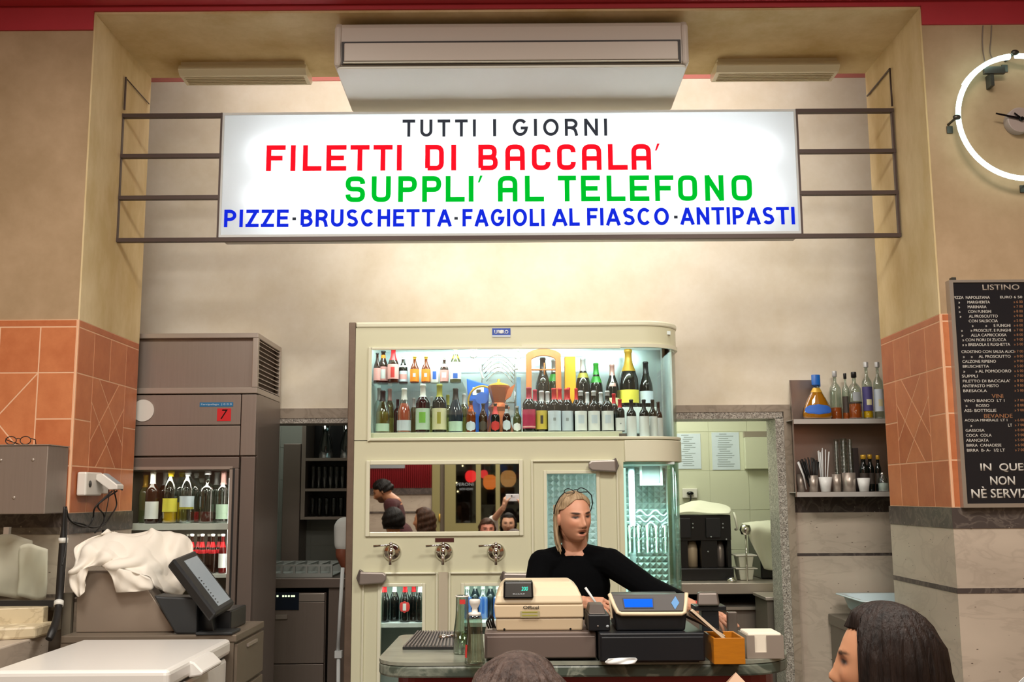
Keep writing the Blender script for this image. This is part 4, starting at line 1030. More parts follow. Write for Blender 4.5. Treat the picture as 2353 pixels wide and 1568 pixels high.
def crumple(c, sx, sy, sz, seed, n=14):
    rnd = random.Random(seed); b = B(); rows = []
    for k in range(n):
        row = []
        for i in range(n):
            u, v = i/(n-1)-.5, k/(n-1)-.5
            w = .5*math.sin(4*u + 3*v + seed) + .3*math.sin(9*u - 6*v + seed*2) + rnd.uniform(-.06, .06)
            row.append(Vector((c[0] + sx*(u*(1 - .5*v*v) + .03*math.sin(5*v + seed)), c[1] + sy*w*.5, c[2] + sz*(v*(1 - .5*u*u) + .03*math.sin(4*u + seed)))))
        rows.append(row)
    return b.sheet(rows)
zps = P(75, 1315, 4.70).z - .125; b = B().box((xw, 4.66, zps - .015), (gx, Y0 - .03, zps)); obj('rear_shelf', b, 'steel_dark', lc)
for nm, px, py, sx, sz, sd, lab in (('paper_sheet', 75, 1315, .14, .24, 3, 'white paper sheet crumpled upright behind the glass screen'), ('paper_sheet', 28, 1300, .20, .28, 9, 'smaller folded paper resting high behind the glass at the photo edge')):
    Yq_ = 4.70 if sd == 3 else 4.79; p = P(px, py, Yq_); o = obj(nm, crumple(p, sx, .035, sz, sd), 'paper_sheet', loc=(p.x, p.y, zps), solid=.002); zmin = min(v.co.z for v in o.data.vertices); o.data.transform(Matrix.Translation((0, 0, -zmin + .002))); tag(o, lab, 'paper')
# ================================================================== CHEST FREEZER
defm('freezer_white', col='E2DFDA', rough=0.3, coat=0.2)
zf = 1.04
def hz(px, py, z):      # point at height z under a pixel
    d = P(px, py, 1.0) - Vector((0, 0, HC)); t = (z - HC)/d.z
    return Vector((d.x*t, d.y*t, z))
fa, fb_ = hz(376, 1541, zf), hz(541, 1468, zf)
fy0, fy1, fx1 = fa.y, fb_.y, (fa.x + fb_.x)/2; fx0 = fx1 - .62
fz = thing('chest_freezer', 'white chest freezer with a moulded lid handle, front left', 'freezer', ((fx0+fx1)/2, (fy0+fy1)/2, 0))
b = B().box((fx0, fy0 + .01, 0.04), (fx1 - .012, fy1 - .01, zf - .075)); obj('cabinet', b, 'freezer_white', fz, bev=0.015)
b = B().box((fx0, fy0, zf - .065), (fx1, fy1, zf)); lid = obj('lid', b, 'freezer_white', fz, bev=0.018, seg=3)
ym = (fy0*.55 + fy1*.45)
b = B().prism([(0, zf - .065), (.05, zf - .058), (.055, zf - .045), (.02, zf - .012), (0, zf - .006)], lambda a, c, d: Vector((fx1 - .006 + a, d, c)), ym - .12, ym + .13); obj('lid_handle', b, 'freezer_white', lid, bev=0.006, clean=True)
b = B().box((fx0 + .03, fy0 + .04, 0), (fx1 - .04, fy1 - .04, .04)); obj('base', b, 'rubber', fz)
b = B().box((fx0 + .01, fy0 + .012, zf - .075), (fx1 - .02, fy1 - .012, zf - .065)); obj('lid_gasket', b, 'rubber', fz)
# ================================================================== TILL CABINET and things on it
kx1 = X(604, 1450, 5.0); kz = Z(604, 1429, 5.0); ky0, ky1 = fy1 + .03, 5.02; kx0 = X(166, 1400, 4.64) + .004
defm('cabinet_grey', col='7A6E60', rough=0.4, metal=0.3)
kb = thing('till_cabinet', 'grey brown low cabinet behind the freezer carrying the till screen', 'cabinet', ((kx0+kx1)/2, (ky0+ky1)/2, 0))
b = B().box((kx0, ky0, 0), (kx1 - .012, ky1, kz - .03)); obj('carcass', b, 'cabinet_grey', kb)
b = B().box((kx0, ky0 - .004, kz - .03), (kx1, ky1 + .004, kz)); obj('top', b, 'cabinet_grey', kb, bev=0.004)
ymid = (ky0+ky1)/2
for (za, zc) in ((kz - .22, kz - .04), (kz - .60, kz - .235)):
    b = B().box((kx1 - .012, ky0 + .01, za), (kx1 + .002, ky1 - .01, zc)); d = obj('drawer' if zc - za < .2 else 'door', b, 'cabinet_grey', kb, bev=0.003)
    b = B().box((kx1 + .002, ymid - .08, zc - .03), (kx1 + .012, ymid + .08, zc - .018)); obj('handle', b, 'steel_light', d)
# slanted steel housing in front of the till
YW = ky0 + .10
w0, w1, w2, w3 = X(172, 1480, YW), X(402, 1470, YW), X(316, 1300, YW), X(178, 1300, YW)
zw1 = Z(300, 1300, YW)
defm('steel_warm', col='9A8C7E', rough=0.45, metal=0.5)
b = B().prism([(w0, kz), (w1, kz), (w2, zw1), (w3, zw1)], lambda a, c, d: Vector((a, YW + d, c + .001 - (.03 if c > kz + .05 else 0))), 0.0, .12)
tag(obj('steel_housing', b, 'steel_warm', loc=(w0 + .2, YW + .14, kz), bev=0.004), 'grey steel housing with a sloping right edge under the white cloth, left of the till', 'housing')
# white cloth thrown over it
defm('cloth_white', col='E3DCD0', rough=0.85, sss=0.0)
def cloth(name, outline_rows, m, lab, cat, solid=.003, seed=1, ruf=.012, sub=1):
    """sheet through rows of (px,py,Y), rumpled along its depth"""
    rnd = random.Random(seed); rows = []
    for r in outline_rows:
        row = [P(*p) for p in r]
        rows.append([q for q in spline(row, 5)])
    cols = list(zip(*rows)); cols = [spline(c, 5) for c in cols]; rows = [list(r) for r in zip(*cols)]
    for k, r in enumerate(rows):
        for i, q in enumerate(r):
            q.y += ruf*(math.sin(i*.9 + k*.35 + seed) + .6*math.sin(i*.45 - k*.8 + 2*seed)) + rnd.uniform(-1, 1)*ruf*.12
    o = obj(name, B().sheet(rows), m, loc=rows[0][0], solid=solid, sub=sub)
    tx = bpy.data.textures.new('folds', 'MUSGRAVE'); tx.noise_scale = .16; tx.musgrave_type = 'RIDGED_MULTIFRACTAL'
    md = o.modifiers.new('folds', 'DISPLACE'); md.texture = tx; md.strength = ruf*.8; md.mid_level = .5; md.texture_coords = 'LOCAL'
    return tag(o, lab, cat)
Yc = YW
o = cloth('cloth', [
 [(248, 1222, Yc + .20), (262, 1226, Yc + .26), (285, 1230, Yc + .28), (320, 1226, Yc + .28), (350, 1217, Yc + .24), (390, 1228, Yc + .28), (430, 1234, Yc + .30), (447, 1262, Yc + .30)],
 [(176, 1256, Yc + .02), (210, 1244, Yc + .06), (250, 1232, Yc + .10), (300, 1240, Yc + .14), (345, 1250, Yc + .16), (385, 1268, Yc + .20), (425, 1285, Yc + .22), (440, 1320, Yc + .24)],
 [(172, 1300, Yc - .04), (205, 1284, Yc - .03), (240, 1278, Yc - .02), (280, 1282, Yc - .01), (322, 1296, Yc - .0), (350, 1310, Yc + .05), (392, 1335, Yc + .17), (425, 1350, Yc + .22)],
 [(158, 1318, Yc - .05), (185, 1312, Yc - .05), (215, 1300, Yc - .05), (245, 1303, Yc - .045), (290, 1310, Yc - .04), (335, 1325, Yc - .03), (360, 1350, Yc + .02), (408, 1374, Yc + .19)],
], 'cloth_white', 'rumpled white cloth thrown over the steel housing beside the till screen', 'cloth', seed=4, ruf=.016)
o2 = cloth('cloth_flap', [
 [(160, 1318, Yc - .05), (172, 1312, Yc - .055), (190, 1308, Yc - .055), (205, 1304, Yc - .055)],
 [(162, 1342, Yc - .05), (175, 1338, Yc - .055), (190, 1335, Yc - .055), (198, 1330, Yc - .055)],
 [(180, 1373, Yc - .04), (186, 1370, Yc - .05), (193, 1362, Yc - .05), (198, 1345, Yc - .05)]], 'cloth_white', '', '', seed=2, ruf=.006)
o3 = cloth('cloth_flap', [
 [(244, 1304, Yc - .055), (275, 1306, Yc - .055), (310, 1316, Yc - .05), (345, 1330, Yc - .04)],
 [(258, 1330, Yc - .05), (285, 1335, Yc - .055), (315, 1345, Yc - .05), (350, 1352, Yc - .035)],
 [(266, 1362, Yc - .03), (290, 1362, Yc - .04), (318, 1360, Yc - .04), (335, 1356, Yc - .035)]], 'cloth_white', '', '', seed=5, ruf=.006)
for q in (o2, o3):
    for k in ('label', 'category'): del q[k]
    q.parent = o; q.location = q.location - o.location
# till: screen on a stand
defm('till_black', col='1C1E20', rough=0.35)
defm('till_dark', col='26292B', rough=0.5)
M['till_screen'] = mat('till_screen', '6F7679', 0.15, emit=(0.40, 0.44, 0.46), estr=0.25)
ts = thing('till_terminal', 'black touch screen till turned to the right, on the cabinet', 'till', (X(450, 1440, 4.72), 4.72, kz))
def tp(px, py, Y): return P(px, py, Y)
b = B()
c4 = [tp(398, 1284, 4.54), tp(448, 1264, 4.76), tp(541, 1385, 4.64), tp(496, 1412, 4.42)]
nrm = (c4[1]-c4[0]).cross(c4[3]-c4[0]).normalized()
if nrm.y > 0: nrm = -nrm
b.hexa([p - nrm*.045 for p in c4] + list(c4)); obj('screen_housing', b, 'till_black', ts, bev=0.010, clean=True)
def lerp4(u, v): return c4[0]*(1-u)*(1-v) + c4[1]*u*(1-v) + c4[2]*u*v + c4[3]*(1-u)*v
q4 = [lerp4(.30, .10), lerp4(.90, .10), lerp4(.90, .92), lerp4(.30, .92)]
b = B().hexa([p - nrm*.002 for p in q4] + [p + nrm*.0012 for p in q4]); obj('screen', b, 'till_screen', ts, clean=True)
b = B()
for k in range(9):
    a = lerp4(.34, .42 + .055*k); bq = lerp4(.39, .42 + .055*k); d_ = (lerp4(.3, .5) - lerp4(.3, .42))*.2
    b.hexa([a, bq, bq + d_, a + d_] + [x + nrm*.002 for x in (a, bq, bq + d_, a + d_)])
obj('screen_icons', b, 'till_black', ts, clean=True)
b = B().hexa([Vector((v.x, v.y, kz + .002)) for v in (tp(438, 1440, 4.62), tp(492, 1445, 4.56), tp(505, 1440, 4.74), tp(450, 1438, 4.78))] + [tp(446, 1350, 4.66), tp(482, 1390, 4.56), tp(500, 1380, 4.68), tp(474, 1345, 4.76)]); obj('screen_stand', b, 'till_black', ts, bev=0.006, clean=True)
zk = kz
tx0, tx1 = X(356, 1400, 4.62), X(538, 1440, 4.72)
b = B().prism([(X(362, 1385, 4.62), kz + .16), (X(388, 1387, 4.62), kz + .155), (X(462, 1392, 4.62), kz + .15), (X(462, 1440, 4.62), kz), (X(412, 1468, 4.62), kz + .001)], lambda a, c, d: Vector((a, 4.56 + d, c)), 0, .12); obj('printer_housing', b, 'till_dark', ts, bev=0.008, clean=True)
b = B().box((X(462, 1440, 4.70), 4.66, kz + .001), (X(536, 1440, 4.70), 4.92, kz + .085)); obj('base_box', b, 'till_black', ts, bev=0.006)
b = B().box((X(462, 1445, 4.6), 4.52, kz + .001), (X(590, 1445, 4.95), 4.66, kz + .012)); obj('cash_tray', b, 'till_dark', ts, bev=0.003)
# ================================================================== CREAM BAR FRIDGE
YQ = 5.75; QR = 0.22; YQB = YB - 0.05
defm('cream', col='DBDABC', rough=0.33, coat=0.15)
defm('cream_trim', col='E6E5CC', rough=0.3, coat=0.2)
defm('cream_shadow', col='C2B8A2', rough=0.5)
defm('edge_steel', col='7C6A5C', rough=0.45, metal=0.5, noise=(12, 0.5))
defm('liner_white', col='DDE8E6', rough=0.35)
defm('chrome', col='CFCCC6', rough=0.10, metal=1.0)
defm('handle_grey', col='A39A94', rough=0.35, metal=0.6)
defm('handle_dark', col='6E655F', rough=0.4, metal=0.6)
defm('plaque_red', col='4A1712', rough=0.4)
defm('plate_blue', col='2A4FB0', rough=0.4)
M['mirror'] = mat('mirror', 'E6E6E2', 0.015, 1.0)
M['tube_soft'] = emitter('tube_soft', (.85, 1.0, .96), 1.1)
M['tube_cool'] = emitter('tube_cool', (0.9, 1.0, 0.98), 2.2)
def qx(px, py=1000, Y=YQ): return X(px, py, Y)
def qz(py, px=1176, Y=YQ): return Z(px, py, Y)
xL, xR = qx(818, 760), X(1551, 770, YQ + QR)
def plan(x0, off, ns=14, back=True):
    """plan outline of the front from x0 round the right corner to the back"""
    pts = [(x0, YQ - off)]
    for k in range(ns + 1):
        a = -PI/2 + PI/2*k/ns
        pts.append((xR - QR + (QR + off)*math.cos(a), YQ + QR + (QR + off)*math.sin(a)))
    if back: pts.append((xR + off, YQB))
    return pts
def ribbon(b, outer, inner, z0, z1):
    n = len(outer)
    vs = [Vector((*p, z0)) for p in outer] + [Vector((*p, z1)) for p in outer] + [Vector((*p, z0)) for p in inner] + [Vector((*p, z1)) for p in inner]
    fs = []
    for i in range(n-1):
        fs += [(i, i+1, n+i+1, n+i), (2*n+i+1, 2*n+i, 3*n+i, 3*n+i+1), (n+i, n+i+1, 3*n+i+1, 3*n+i), (i+1, i, 2*n+i, 2*n+i+1)]
    fs += [(0, n, 3*n, 2*n), (n-1, 2*n+n-1, 3*n+n-1, 2*n-1)]
    return b.add(vs, fs)
def curved(name, x0, off, th, z0, z1, m, par, bev=0.0, smooth=True):
    b = B(); ribbon(b, plan(x0, off), plan(x0, off - th), z0, z1)
    b.s = [True]*len(b.s); me = b.mesh(name); me.set_sharp_from_angle(angle=R(30))
    return obj(name, me, m, par, bev)
q = thing('bar_fridge', 'big cream vintage bar fridge with a rounded glass end, mirror panel and three beer taps', 'fridge', ((xL+xR)/2, YQ + .3, 0))
zT, zT2, zW1, zW0, zM1, zM0 = qz(739), qz(750), qz(797), qz(1010), qz(1012), qz(1064)
# body panels
b = B().prism(plan(xL, 0.006) + [(xL, YQB)], lambda a, c, d: Vector((a, c, d)), zT - .03, zT); obj('top_board', b, 'cream_trim', q, bev=0.008)
curved('fascia', xL, 0.0, 0.03, zW1, zT - .031, 'cream', q)
curved('fascia_lip', qx(1200), 0.008, 0.02, zW1 - .008, zW1 + .012, 'cream_trim', q)
b = B().box((qx(818, 760) - .038, YQ - .004, 0.02), (xL - .001, YQ + .05, zT)).box((qx(818, 760) - .030, YQ + .05, 0.02), (xL - .004, YQB, zT - .01)); obj('side_panel', b, 'edge_steel', q, bev=0.004)
# stile left of the display window, band under it, lower front with openings
xw0 = qx(850)
b = B().box((xL, YQ, zW0), (xw0, YQ + .03, zW1)); obj('front_stile', b, 'cream', q)
curved('middle_band', xL, 0.0, 0.03, zM0, zM1, 'cream', q)
curved('band_bulge', qx(1435, 1040), 0.014, 0.014, zM0 + .002, zM1 - .004, 'cream_trim', q, bev=.004)
zb0 = 0.32
xo1, xo2 = qx(875, 1400), qx(970, 1400); xo3, xo4 = qx(1067, 1400), qx(1150, 1400); xo5, xo6 = qx(1257, 1150), qx(1371, 1150); xcol = qx(1434, 1150)
zo1 = qz(1347); zo5 = qz(1090)
b = B()
for x0, x1, z0, z1 in ((xL, xo1, .1, zM0), (xo1, xo2, zo1, zM0), (xo1, xo2, .1, zb0), (xo2, xo3, .1, zM0), (xo3, xo4, zo1, zM0), (xo3, xo4, .1, zb0), (xo4, xo5, .1, zM0), (xo5, xo6, zo5, zM0), (xo5, xo6, .1, zb0 + .3), (xo6, xcol, .1, zM0)):
    b.box((x0, YQ, z0), (x1, YQ + .03, z1))
obj('front_panel', b, 'cream', q, clean=False)
curved('lower_apron', xcol, 0.0, .03, .1, .45, 'cream', q)
b = B().box((xL, YQ + .05, 0), (xR - .06, YQB, .10)); obj('plinth', b, 'rubber', q)
# upper display: frame, glass, inside
fw = .014
b = B().box((xw0 - .012, YQ - .012, zW0 + .0), (xw0 + fw - .008, YQ, zW1)).box((xw0, YQ - .012, zW1 - .014), (qx(1430), YQ, zW1)).box((xw0 - .012, YQ - .016, zW0 - .006), (xw0, YQ - .012, zW1)); obj('display_frame', b, 'cream_trim', q, bev=0.003)
curved('display_sill', xw0 - .012, 0.014, 0.03, zW0 - .004, zW0 + .012, 'cream_trim', q, bev=.003)
curved('display_glass', xw0 + .004, -0.006, 0.005, zW0 + .012, zW1, 'glass_pane', q)
zfl = Z(1480, 1006, YQ + .05)
zpl = Z(1100, 994, YQ + .06)
def inner(zz0, zz1, x0, x1):     # plan of the inside
    return
YI = YQB - .05
b = B().prism([(xw0 - .02, YQ + .032), (xR - .24, YQ + .032), (xR - .10, YQ + .08), (xR - .035, YQ + .2), (xR - .03, YI), (xw0 - .02, YI)], lambda a, c, d: Vector((a, c, d)), zfl - .02, zfl); obj('display_floor', b, 'liner_white', q)
defm('back_panel_steel', col='B4C6CC', rough=.25, metal=.7)
b = B().box((xw0 - .012, YI - .0015, zpl + .12), (xR - .04, YI - .0005, zT - .09)); obj('steel_back', b, 'back_panel_steel', q)
b = B().box((xw0 - .02, YI, zfl), (xR - .03, YI + .02, zT - .05)).box((xw0 - .03, YQ + .032, zfl), (xw0 - .012, YI, zT - .05)).box((xw0 - .02, YQ + .06, zT - .07), (xR - .05, YI, zT - .05)).box((xR - .03, YQ + .24, zfl), (xR - .02, YI, zT - .05)); obj('display_liner', b, 'liner_white', q)
b = B().box((xw0 - .008, YQ + .036, zfl + .0005), (qx(1432), YI - .004, zpl)); obj('white_riser', b, 'cream_trim', q, bev=0.003)
b = B().box((qx(1424), YQ + .030, zfl + .002), (qx(1440), YQ + .038, zfl + .022)); obj('riser_clip', b, 'handle_dark', q)
Yr = YQ + .33
zst = Z(1441, 938, Yr)
b = B().box((qx(1200), Yr - .055, zpl + .001), (X(1505, 900, Yr), YI - .002, zst)); obj('back_step', b, 'liner_white', q, bev=0.003)
zg = Z(950, 881, YQ + .12); zg_ = Z(950, 884, YQ + .12)
b = B().box((xw0 - .01, YQ + .05, zg_), (X(1064, 880, YQ + .12), YI - .002, zg)); obj('glass_shelf', b, 'glass_pane', q)
for px, ya_, pyy in ((1180, 852, 0), (1190, 818, 1)):
    zz = Z(1100, ya_, YI); b = B().cyl((qx(1030), YI - .03, zz), (qx(1360), YI - .03, zz), .011, n=10); obj('lamp_tube', b, 'tube_cool', q)
area('display_lamp', ((xw0+xR)/2 - .05, YQ + .055, zT - .075), (R(32), 0, 0), 1.55, 9, COOL, .04)
# blue nameplate
a0, a1, c0, c1 = px_rect(1131, 1173, 755, 775, YQ)
b = B().box((a0, YQ - .004, c0), (a1, YQ + .001, c1)); npl = obj('nameplate', b, 'plate_blue', q, bev=.001)
b = B().box((a0, YQ - .0055, c0), (a1, YQ - .0035, c0 + (c1-c0)*.22)); obj('nameplate_foot', b, 'paper_ice', npl)
obj('nameplate_lettering', text_mesh('UR RO', front(YQ - .004), a0 + .012, a1 - .012, c0 + .018, c1 - .010, .001, .02), 'paper_white', npl)
b = B().cyl(((a0+a1)/2, YQ - .003, (c0+c1)/2 + .005), ((a0+a1)/2, YQ - .0062, (c0+c1)/2 + .005), .010, n=14); obj('nameplate_crest', b, 'paper_white', npl)
# mirror panel
m0, m1 = qx(850, 1140), qx(1193, 1140); n0, n1 = qz(1221), qz(1067)
b = B().box((m0, YQ - .006, n0), (m1, YQ - .002, n1)); obj('mirror_panel', b, 'mirror', q)
b = B()
w = .024
for x0, x1, z0, z1 in ((m0 - w*.9, m0, n0 - w, n1 + w), (m1, m1 + w*.9, n0 - w, n1 + w), (m0, m1, n1, n1 + w), (m0, m1, n0 - w, n0)): b.box((x0, YQ - .014, z0), (x1, YQ - .001, z1))
obj('mirror_frame', b, 'cream_trim', q, bev=0.004)
# three taps
TY = Matrix.Rotation(R(90), 3, 'X')
for i, px in enumerate((901, 1020, 1140)):
    c = P(px, 1269, YQ)
    b = B().lathe([(0.049, 0), (.049, .006), (.046, .012), (.036, .022), (.022, .030), (.018, .034), (.018, .048), (0, .05)], c, 28, TY); tp_ = obj('beer_tap', b, 'chrome', q)
    b = B().ball(c + Vector((0, -.058, .002)), (.018, .020, .026), 14).cyl(c + Vector((0, -.060, .018)), c + Vector((0, -.060, .042)), .008, .010).ball(c + Vector((0, -.060, .044)), .011, 10); obj('tap_body', b, 'chrome', tp_)
    b = B().tube(spline([c + Vector((0, -.062, -.010)), c + Vector((0, -.078, -.022)), c + Vector((0, -.082, -.045)), c + Vector((0, -.080, -.062))], 5), .009, 10); obj('tap_spout', b, 'chrome', tp_)
    b = B().tube([c + Vector((.01, -.060, .040)), c + Vector((-.045, -.063, .037)), c + Vector((-.092, -.064, .034))], [.006, .005, .0065], 8); obj('tap_lever', b, 'chrome', tp_)
a0, a1, c0, c1 = px_rect(1000, 1043, 1237, 1246, YQ)
b = B().box((a0, YQ - .004, c0), (a1, YQ + .001, c1)); pq = obj('tap_plaque', b, 'plaque_red', q, label='dark red plaque above the middle tap')
# door mouldings
def moulding(x0, x1, z0, z1, w, t, nm, m='cream_trim', par=q):
    b = B().box((x0, YQ - t, z0), (x0 + w, YQ - .0005, z1)).box((x1 - w, YQ - t, z0), (x1, YQ - .0005, z1)).box((x0 + w, YQ - t, z1 - w), (x1 - w, YQ - .0005, z1)); 
    if z0 > .2: b.box((x0 + w, YQ - t, z0), (x1 - w, YQ - .0005, z0 + w))
    return obj(nm, b, m, par, bev=min(t, w)*.35)
d1 = moulding(qx(832, 1400), qx(1006, 1400), .12, qz(1314), .010, .014, 'left_door')
d2 = moulding(qx(1031, 1400), qx(1213, 1400), .12, qz(1314), .010, .014, 'right_door')
d3 = moulding(qx(1221, 1150), qx(1421, 1150), .12, qz(1058), .010, .014, 'tall_door')
b = B().box((qx(1006, 1400) + .004, YQ - .003, .12), (qx(1031, 1400) - .004, YQ - .0005, qz(1314))); obj('door_post', b, 'cream_shadow', q)  # strip between the doors, shade put into its darker cream
for dd, x0, x1, z1, z0 in ((d1, xo1, xo2, zo1, zb0), (d2, xo3, xo4, zo1, zb0), (d3, xo5, xo6, zo5, zb0 + .3)):
    b = B(); w = .018
    for a0, a1, c0, c1 in ((x0 - w, x0, z0 - w, z1 + w), (x1, x1 + w, z0 - w, z1 + w), (x0, x1, z1, z1 + w), (x0, x1, z0 - w, z0)): b.box((a0, YQ - .008, c0), (a1, YQ - .0006, c1))
    obj('window_bead', b, 'cream_trim', dd, bev=.003)
    b = B().box((x0 + .0005, YQ + .010, z0 + .0005), (x1 - .0005, YQ + .015, z1 - .0005)); obj('door_glass', b, 'glass_pane', dd)
# hinges and latch handles
def latch(px0, px1, py0, py1, flip, par):
    a0, a1, c0, c1 = px_rect(px0, px1, py0, py1, YQ - .04)
    s = -1 if flip else 1; xm = a1 if flip else a0; L = a1 - a0
    b = B().prism([(0, .5), (.10, 0), (.22, .05), (.22, .95), (.10, 1.12)], lambda a, c, d: Vector((xm + s*a*L*1.0, YQ - .002 - d, c0 + c*(c1-c0))), 0.0, .035); hq = obj('latch_base', b, 'handle_dark', par, bev=.003, clean=True)
    b = B().prism([(.10, .0), (.9, .12), (1.0, .35), (1.0, .7), (.9, .9), (.12, .95)], lambda a, c, d: Vector((xm + s*a*L, YQ - .018 - d, c0 + c*(c1-c0))), 0.0, .034); obj('latch_handle', b, 'handle_grey', hq, bev=.008, seg=3, clean=True)
latch(818, 888, 1313, 1345, False, d1); latch(1148, 1222, 1316, 1342, False, d2); latch(1352, 1423, 1056, 1086, True, d3)
# lower insides
def quilt(name, x0, x1, z0, z1, y, m, par, s=.034):
    b = B(); nx, nz = int((x1-x0)/s), int((z1-z0)/s)
    for i in range(nx):
        for k in range(nz):
            cx_, cz_ = x0 + (i+.5)*(x1-x0)/nx, z0 + (k+.5)*(z1-z0)/nz; hx, hz_ = (x1-x0)/nx*.5, (z1-z0)/nz*.5
            b.add([(cx_-hx, y, cz_-hz_), (cx_+hx, y, cz_-hz_), (cx_+hx, y, cz_+hz_), (cx_-hx, y, cz_+hz_), (cx_, y - .012, cz_)], [(0,1,4), (1,2,4), (2,3,4), (3,0,4)])
    return obj(name, b, m, par)
defm('quilt_steel', col='CBD8D8', rough=0.28, metal=0.6)
xdiv = qx(1222, 1300)
b = B().box((xL + .005, YI, .12), (xdiv, YI + .02, zM0)).box((xL + .005, YQ + .031, .12), (xL + .02, YI, zM0)).box((xdiv - .02, YQ + .031, .12), (xdiv, YI, zM0)).box((xL + .02, YQ + .031, .12), (xdiv - .02, YI, .14)).box((xL + .02, YQ + .031, qz(1332)), (xdiv - .02, YI, qz(1325))); obj('lower_liner', b, 'liner_white', q)
zs3 = Z(920, 1432, YQ + .05)
b = B().box((xL + .022, YQ + .033, zs3 - .022), (xdiv - .022, YI - .002, zs3)); obj('lower_shelf', b, 'liner_white', q)
quilt('quilted_back', xdiv + .002, xR - .03, .3, zM0 - .02, YI - .01, 'quilt_steel', q)
b = B().box((xdiv + .002, YI - .008, .12), (xR - .02, YI + .01, zM0)).box((xdiv + .002, YQ + .05, .12), (xR - .05, YI - .02, .14)).box((xdiv + .002, YQ + .05, zM0 - .012), (xR - .05, YI - .02, zM0)); obj('cold_room_liner', b, 'liner_white', q)
curved('column_glass', xcol, -0.004, 0.006, .45, zM0, 'glass_curve', q)
b = B()
for ang in (62, 78):
    a = -PI/2 + R(ang); b.cyl((xR - QR + (QR - .02)*math.cos(a), YQ + QR + (QR - .02)*math.sin(a), .45), (xR - QR + (QR - .02)*math.cos(a), YQ + QR + (QR - .02)*math.sin(a), zM0), .006, n=8)
obj('glass_clips', b, 'glass_curve', q)
# cold pipes, fan housing inside the column
xp = X(1452, 1150, YQ + .3)
b = B().cyl((xp, YQ + .30, .5), (xp, YQ + .30, zM0 - .02), .018, n=12); obj('cold_pipe', b, 'paper_ice', q)
b = B(); x_ = X(1496, 1090, YQ + .35); zz = Z(1496, 1112, YQ + .35)
b.box((x_ - .055, YQ + .36, zz), (x_ + .055, YQ + .42, zz + .13)); obj('fan_housing', b, 'paper_grey', q, bev=.008)
b = B().box((x_ - .065, YQ + .345, zz - .010), (x_ + .065, YQ + .36, zz + .004)).box((x_ - .065, YQ + .345, zz + .13), (x_ + .065, YQ + .36, zz + .142)).box((x_ - .065, YQ + .345, zz + .004), (x_ - .052, YQ + .36, zz + .13)).box((x_ + .052, YQ + .345, zz + .004), (x_ + .065, YQ + .36, zz + .13)); obj('fan_frame', b, 'paper_white', q)
for k in range(7):
    zz = Z(1490, 1180 + 0*k, YQ + .38) - .035*k
    pts = [Vector((x_ - .09 + .02*j, YQ + .37, zz + .016*math.sin(j*1.4 + k))) for j in range(10)]
    b = B().tube(spline(pts, 3), .006, 6); obj('evaporator_coil', b, 'paper_ice', q)
zs4 = Z(1480, 1272, YQ + .15)
b = B().box((xdiv + .01, YQ + .10, zs4 - .012), (xR - .06, YI - .03, zs4)); obj('cold_room_shelf', b, 'glass_pane', q)
for xx, zz, hh in ((xdiv + .03, 1.25, .8),):
    b = B().cyl((xcol + .012, YQ + .055, .55), (xcol + .012, YQ + .055, zM0 - .03), .006, n=8); obj('cold_room_lamp', b, 'tube_soft', q)
area('cold_room_light', ((xcol + xR)/2 - .03, YQ + .18, zM0 - .03), (0, 0, 0), .30, 6.0, (.88, 1.0, .97), .12)
area('lower_light', ((xL+xdiv)/2, YQ + .07, qz(1334)), (R(-10), 0, 0), 1.0, 2.2, COOL, .05)

# ------------------------------------------------------------------ contents of the display
YT = YQ + .14
gU = 'beer bottles on the glass shelf of the cream fridge'
U = dict(Y=YT, zs=zg, group=gU, name='beer_bottle')
bottle('beer', 867, 812, wide=.8, glass_m='glass_brown', cap='foil_black', label='paper_pink', txt='pink labelled beer bottle at the far left end of the glass shelf', capz=.95, lz=(.10, .50), **U)
bottle('beer', 881, 805, glass_m='glass_brown', cap='foil_black', label='paper_pink', emblem=('paper_white', .16, .44, .55), neck=('paper_orange', (.78, .88)), txt='brown beer bottle with pale pink label and orange neck band', capz=.95, lz=(.10, .52), wide=1.12, **U)
bottle('beer', 904, 802, glass_m='glass_brown', cap='foil_red', label='paper_pink', emblem=('paper_red', .16, .46, .35), txt='beer bottle with a red neck and red and white label', capz=.66, lz=(.12, .54), wide=1.12, **U)
bottle('small', 927, 817, glass_m='glass_black', cap='foil_white', label='paper_ice', emblem=('paper_pink', .16, .34, .9), neck=('paper_white', (.60, .66)), txt='dark beer bottle with a white cap and white label', capz=.88, lz=(.08, .46), **U)
bottle('small', 953, 820, glass_m='glass_amber', cap='foil_gold', label='paper_orange', emblem=('paper_ice', .22, .36, .3), txt='left of the two orange labelled beer bottles', capz=.90, lz=(.06, .52), **U)
bottle('small', 979, 820, glass_m='glass_amber', cap='foil_gold', label='paper_orange', emblem=('paper_ice', .22, .36, .3), txt='right of the two orange labelled beer bottles', capz=.90, lz=(.06, .52), **U)
bottle('small', 1021, 822, glass_m='glass_brown', cap='foil_white', label='paper_pink', neck=('paper_pink', (.62, .74)), emblem=('paper_white', .2, .4, .5), txt='brown beer bottle with a salmon label and white cap', capz=.90, lz=(.06, .50), **U)
bottle('beer', 1047, 799, glass_m='glass_olive', cap='foil_silver', label='paper_white', emblem=('paper_blue', .12, .26, .4), neck=('foil_gold', (.68, .76)), txt='gold necked bottle with a white label at the right end of the glass shelf', capz=.80, lz=(.10, .58), wide=1.12, **U)
p = P(999, 848, YT)
t = thing('drink_can', 'slim white can with a blue oval between orange and salmon labelled beers', 'can', (p.x, YT, zg + .0008))
b = B().lathe([(0, 0), (.022, 0), (.024, .004), (.024, p.z - zg - .006), (.020, p.z - zg), (0, p.z - zg)], (p.x, YT, zg + .0008), 20); obj('can_body', b, 'paper_white', t)
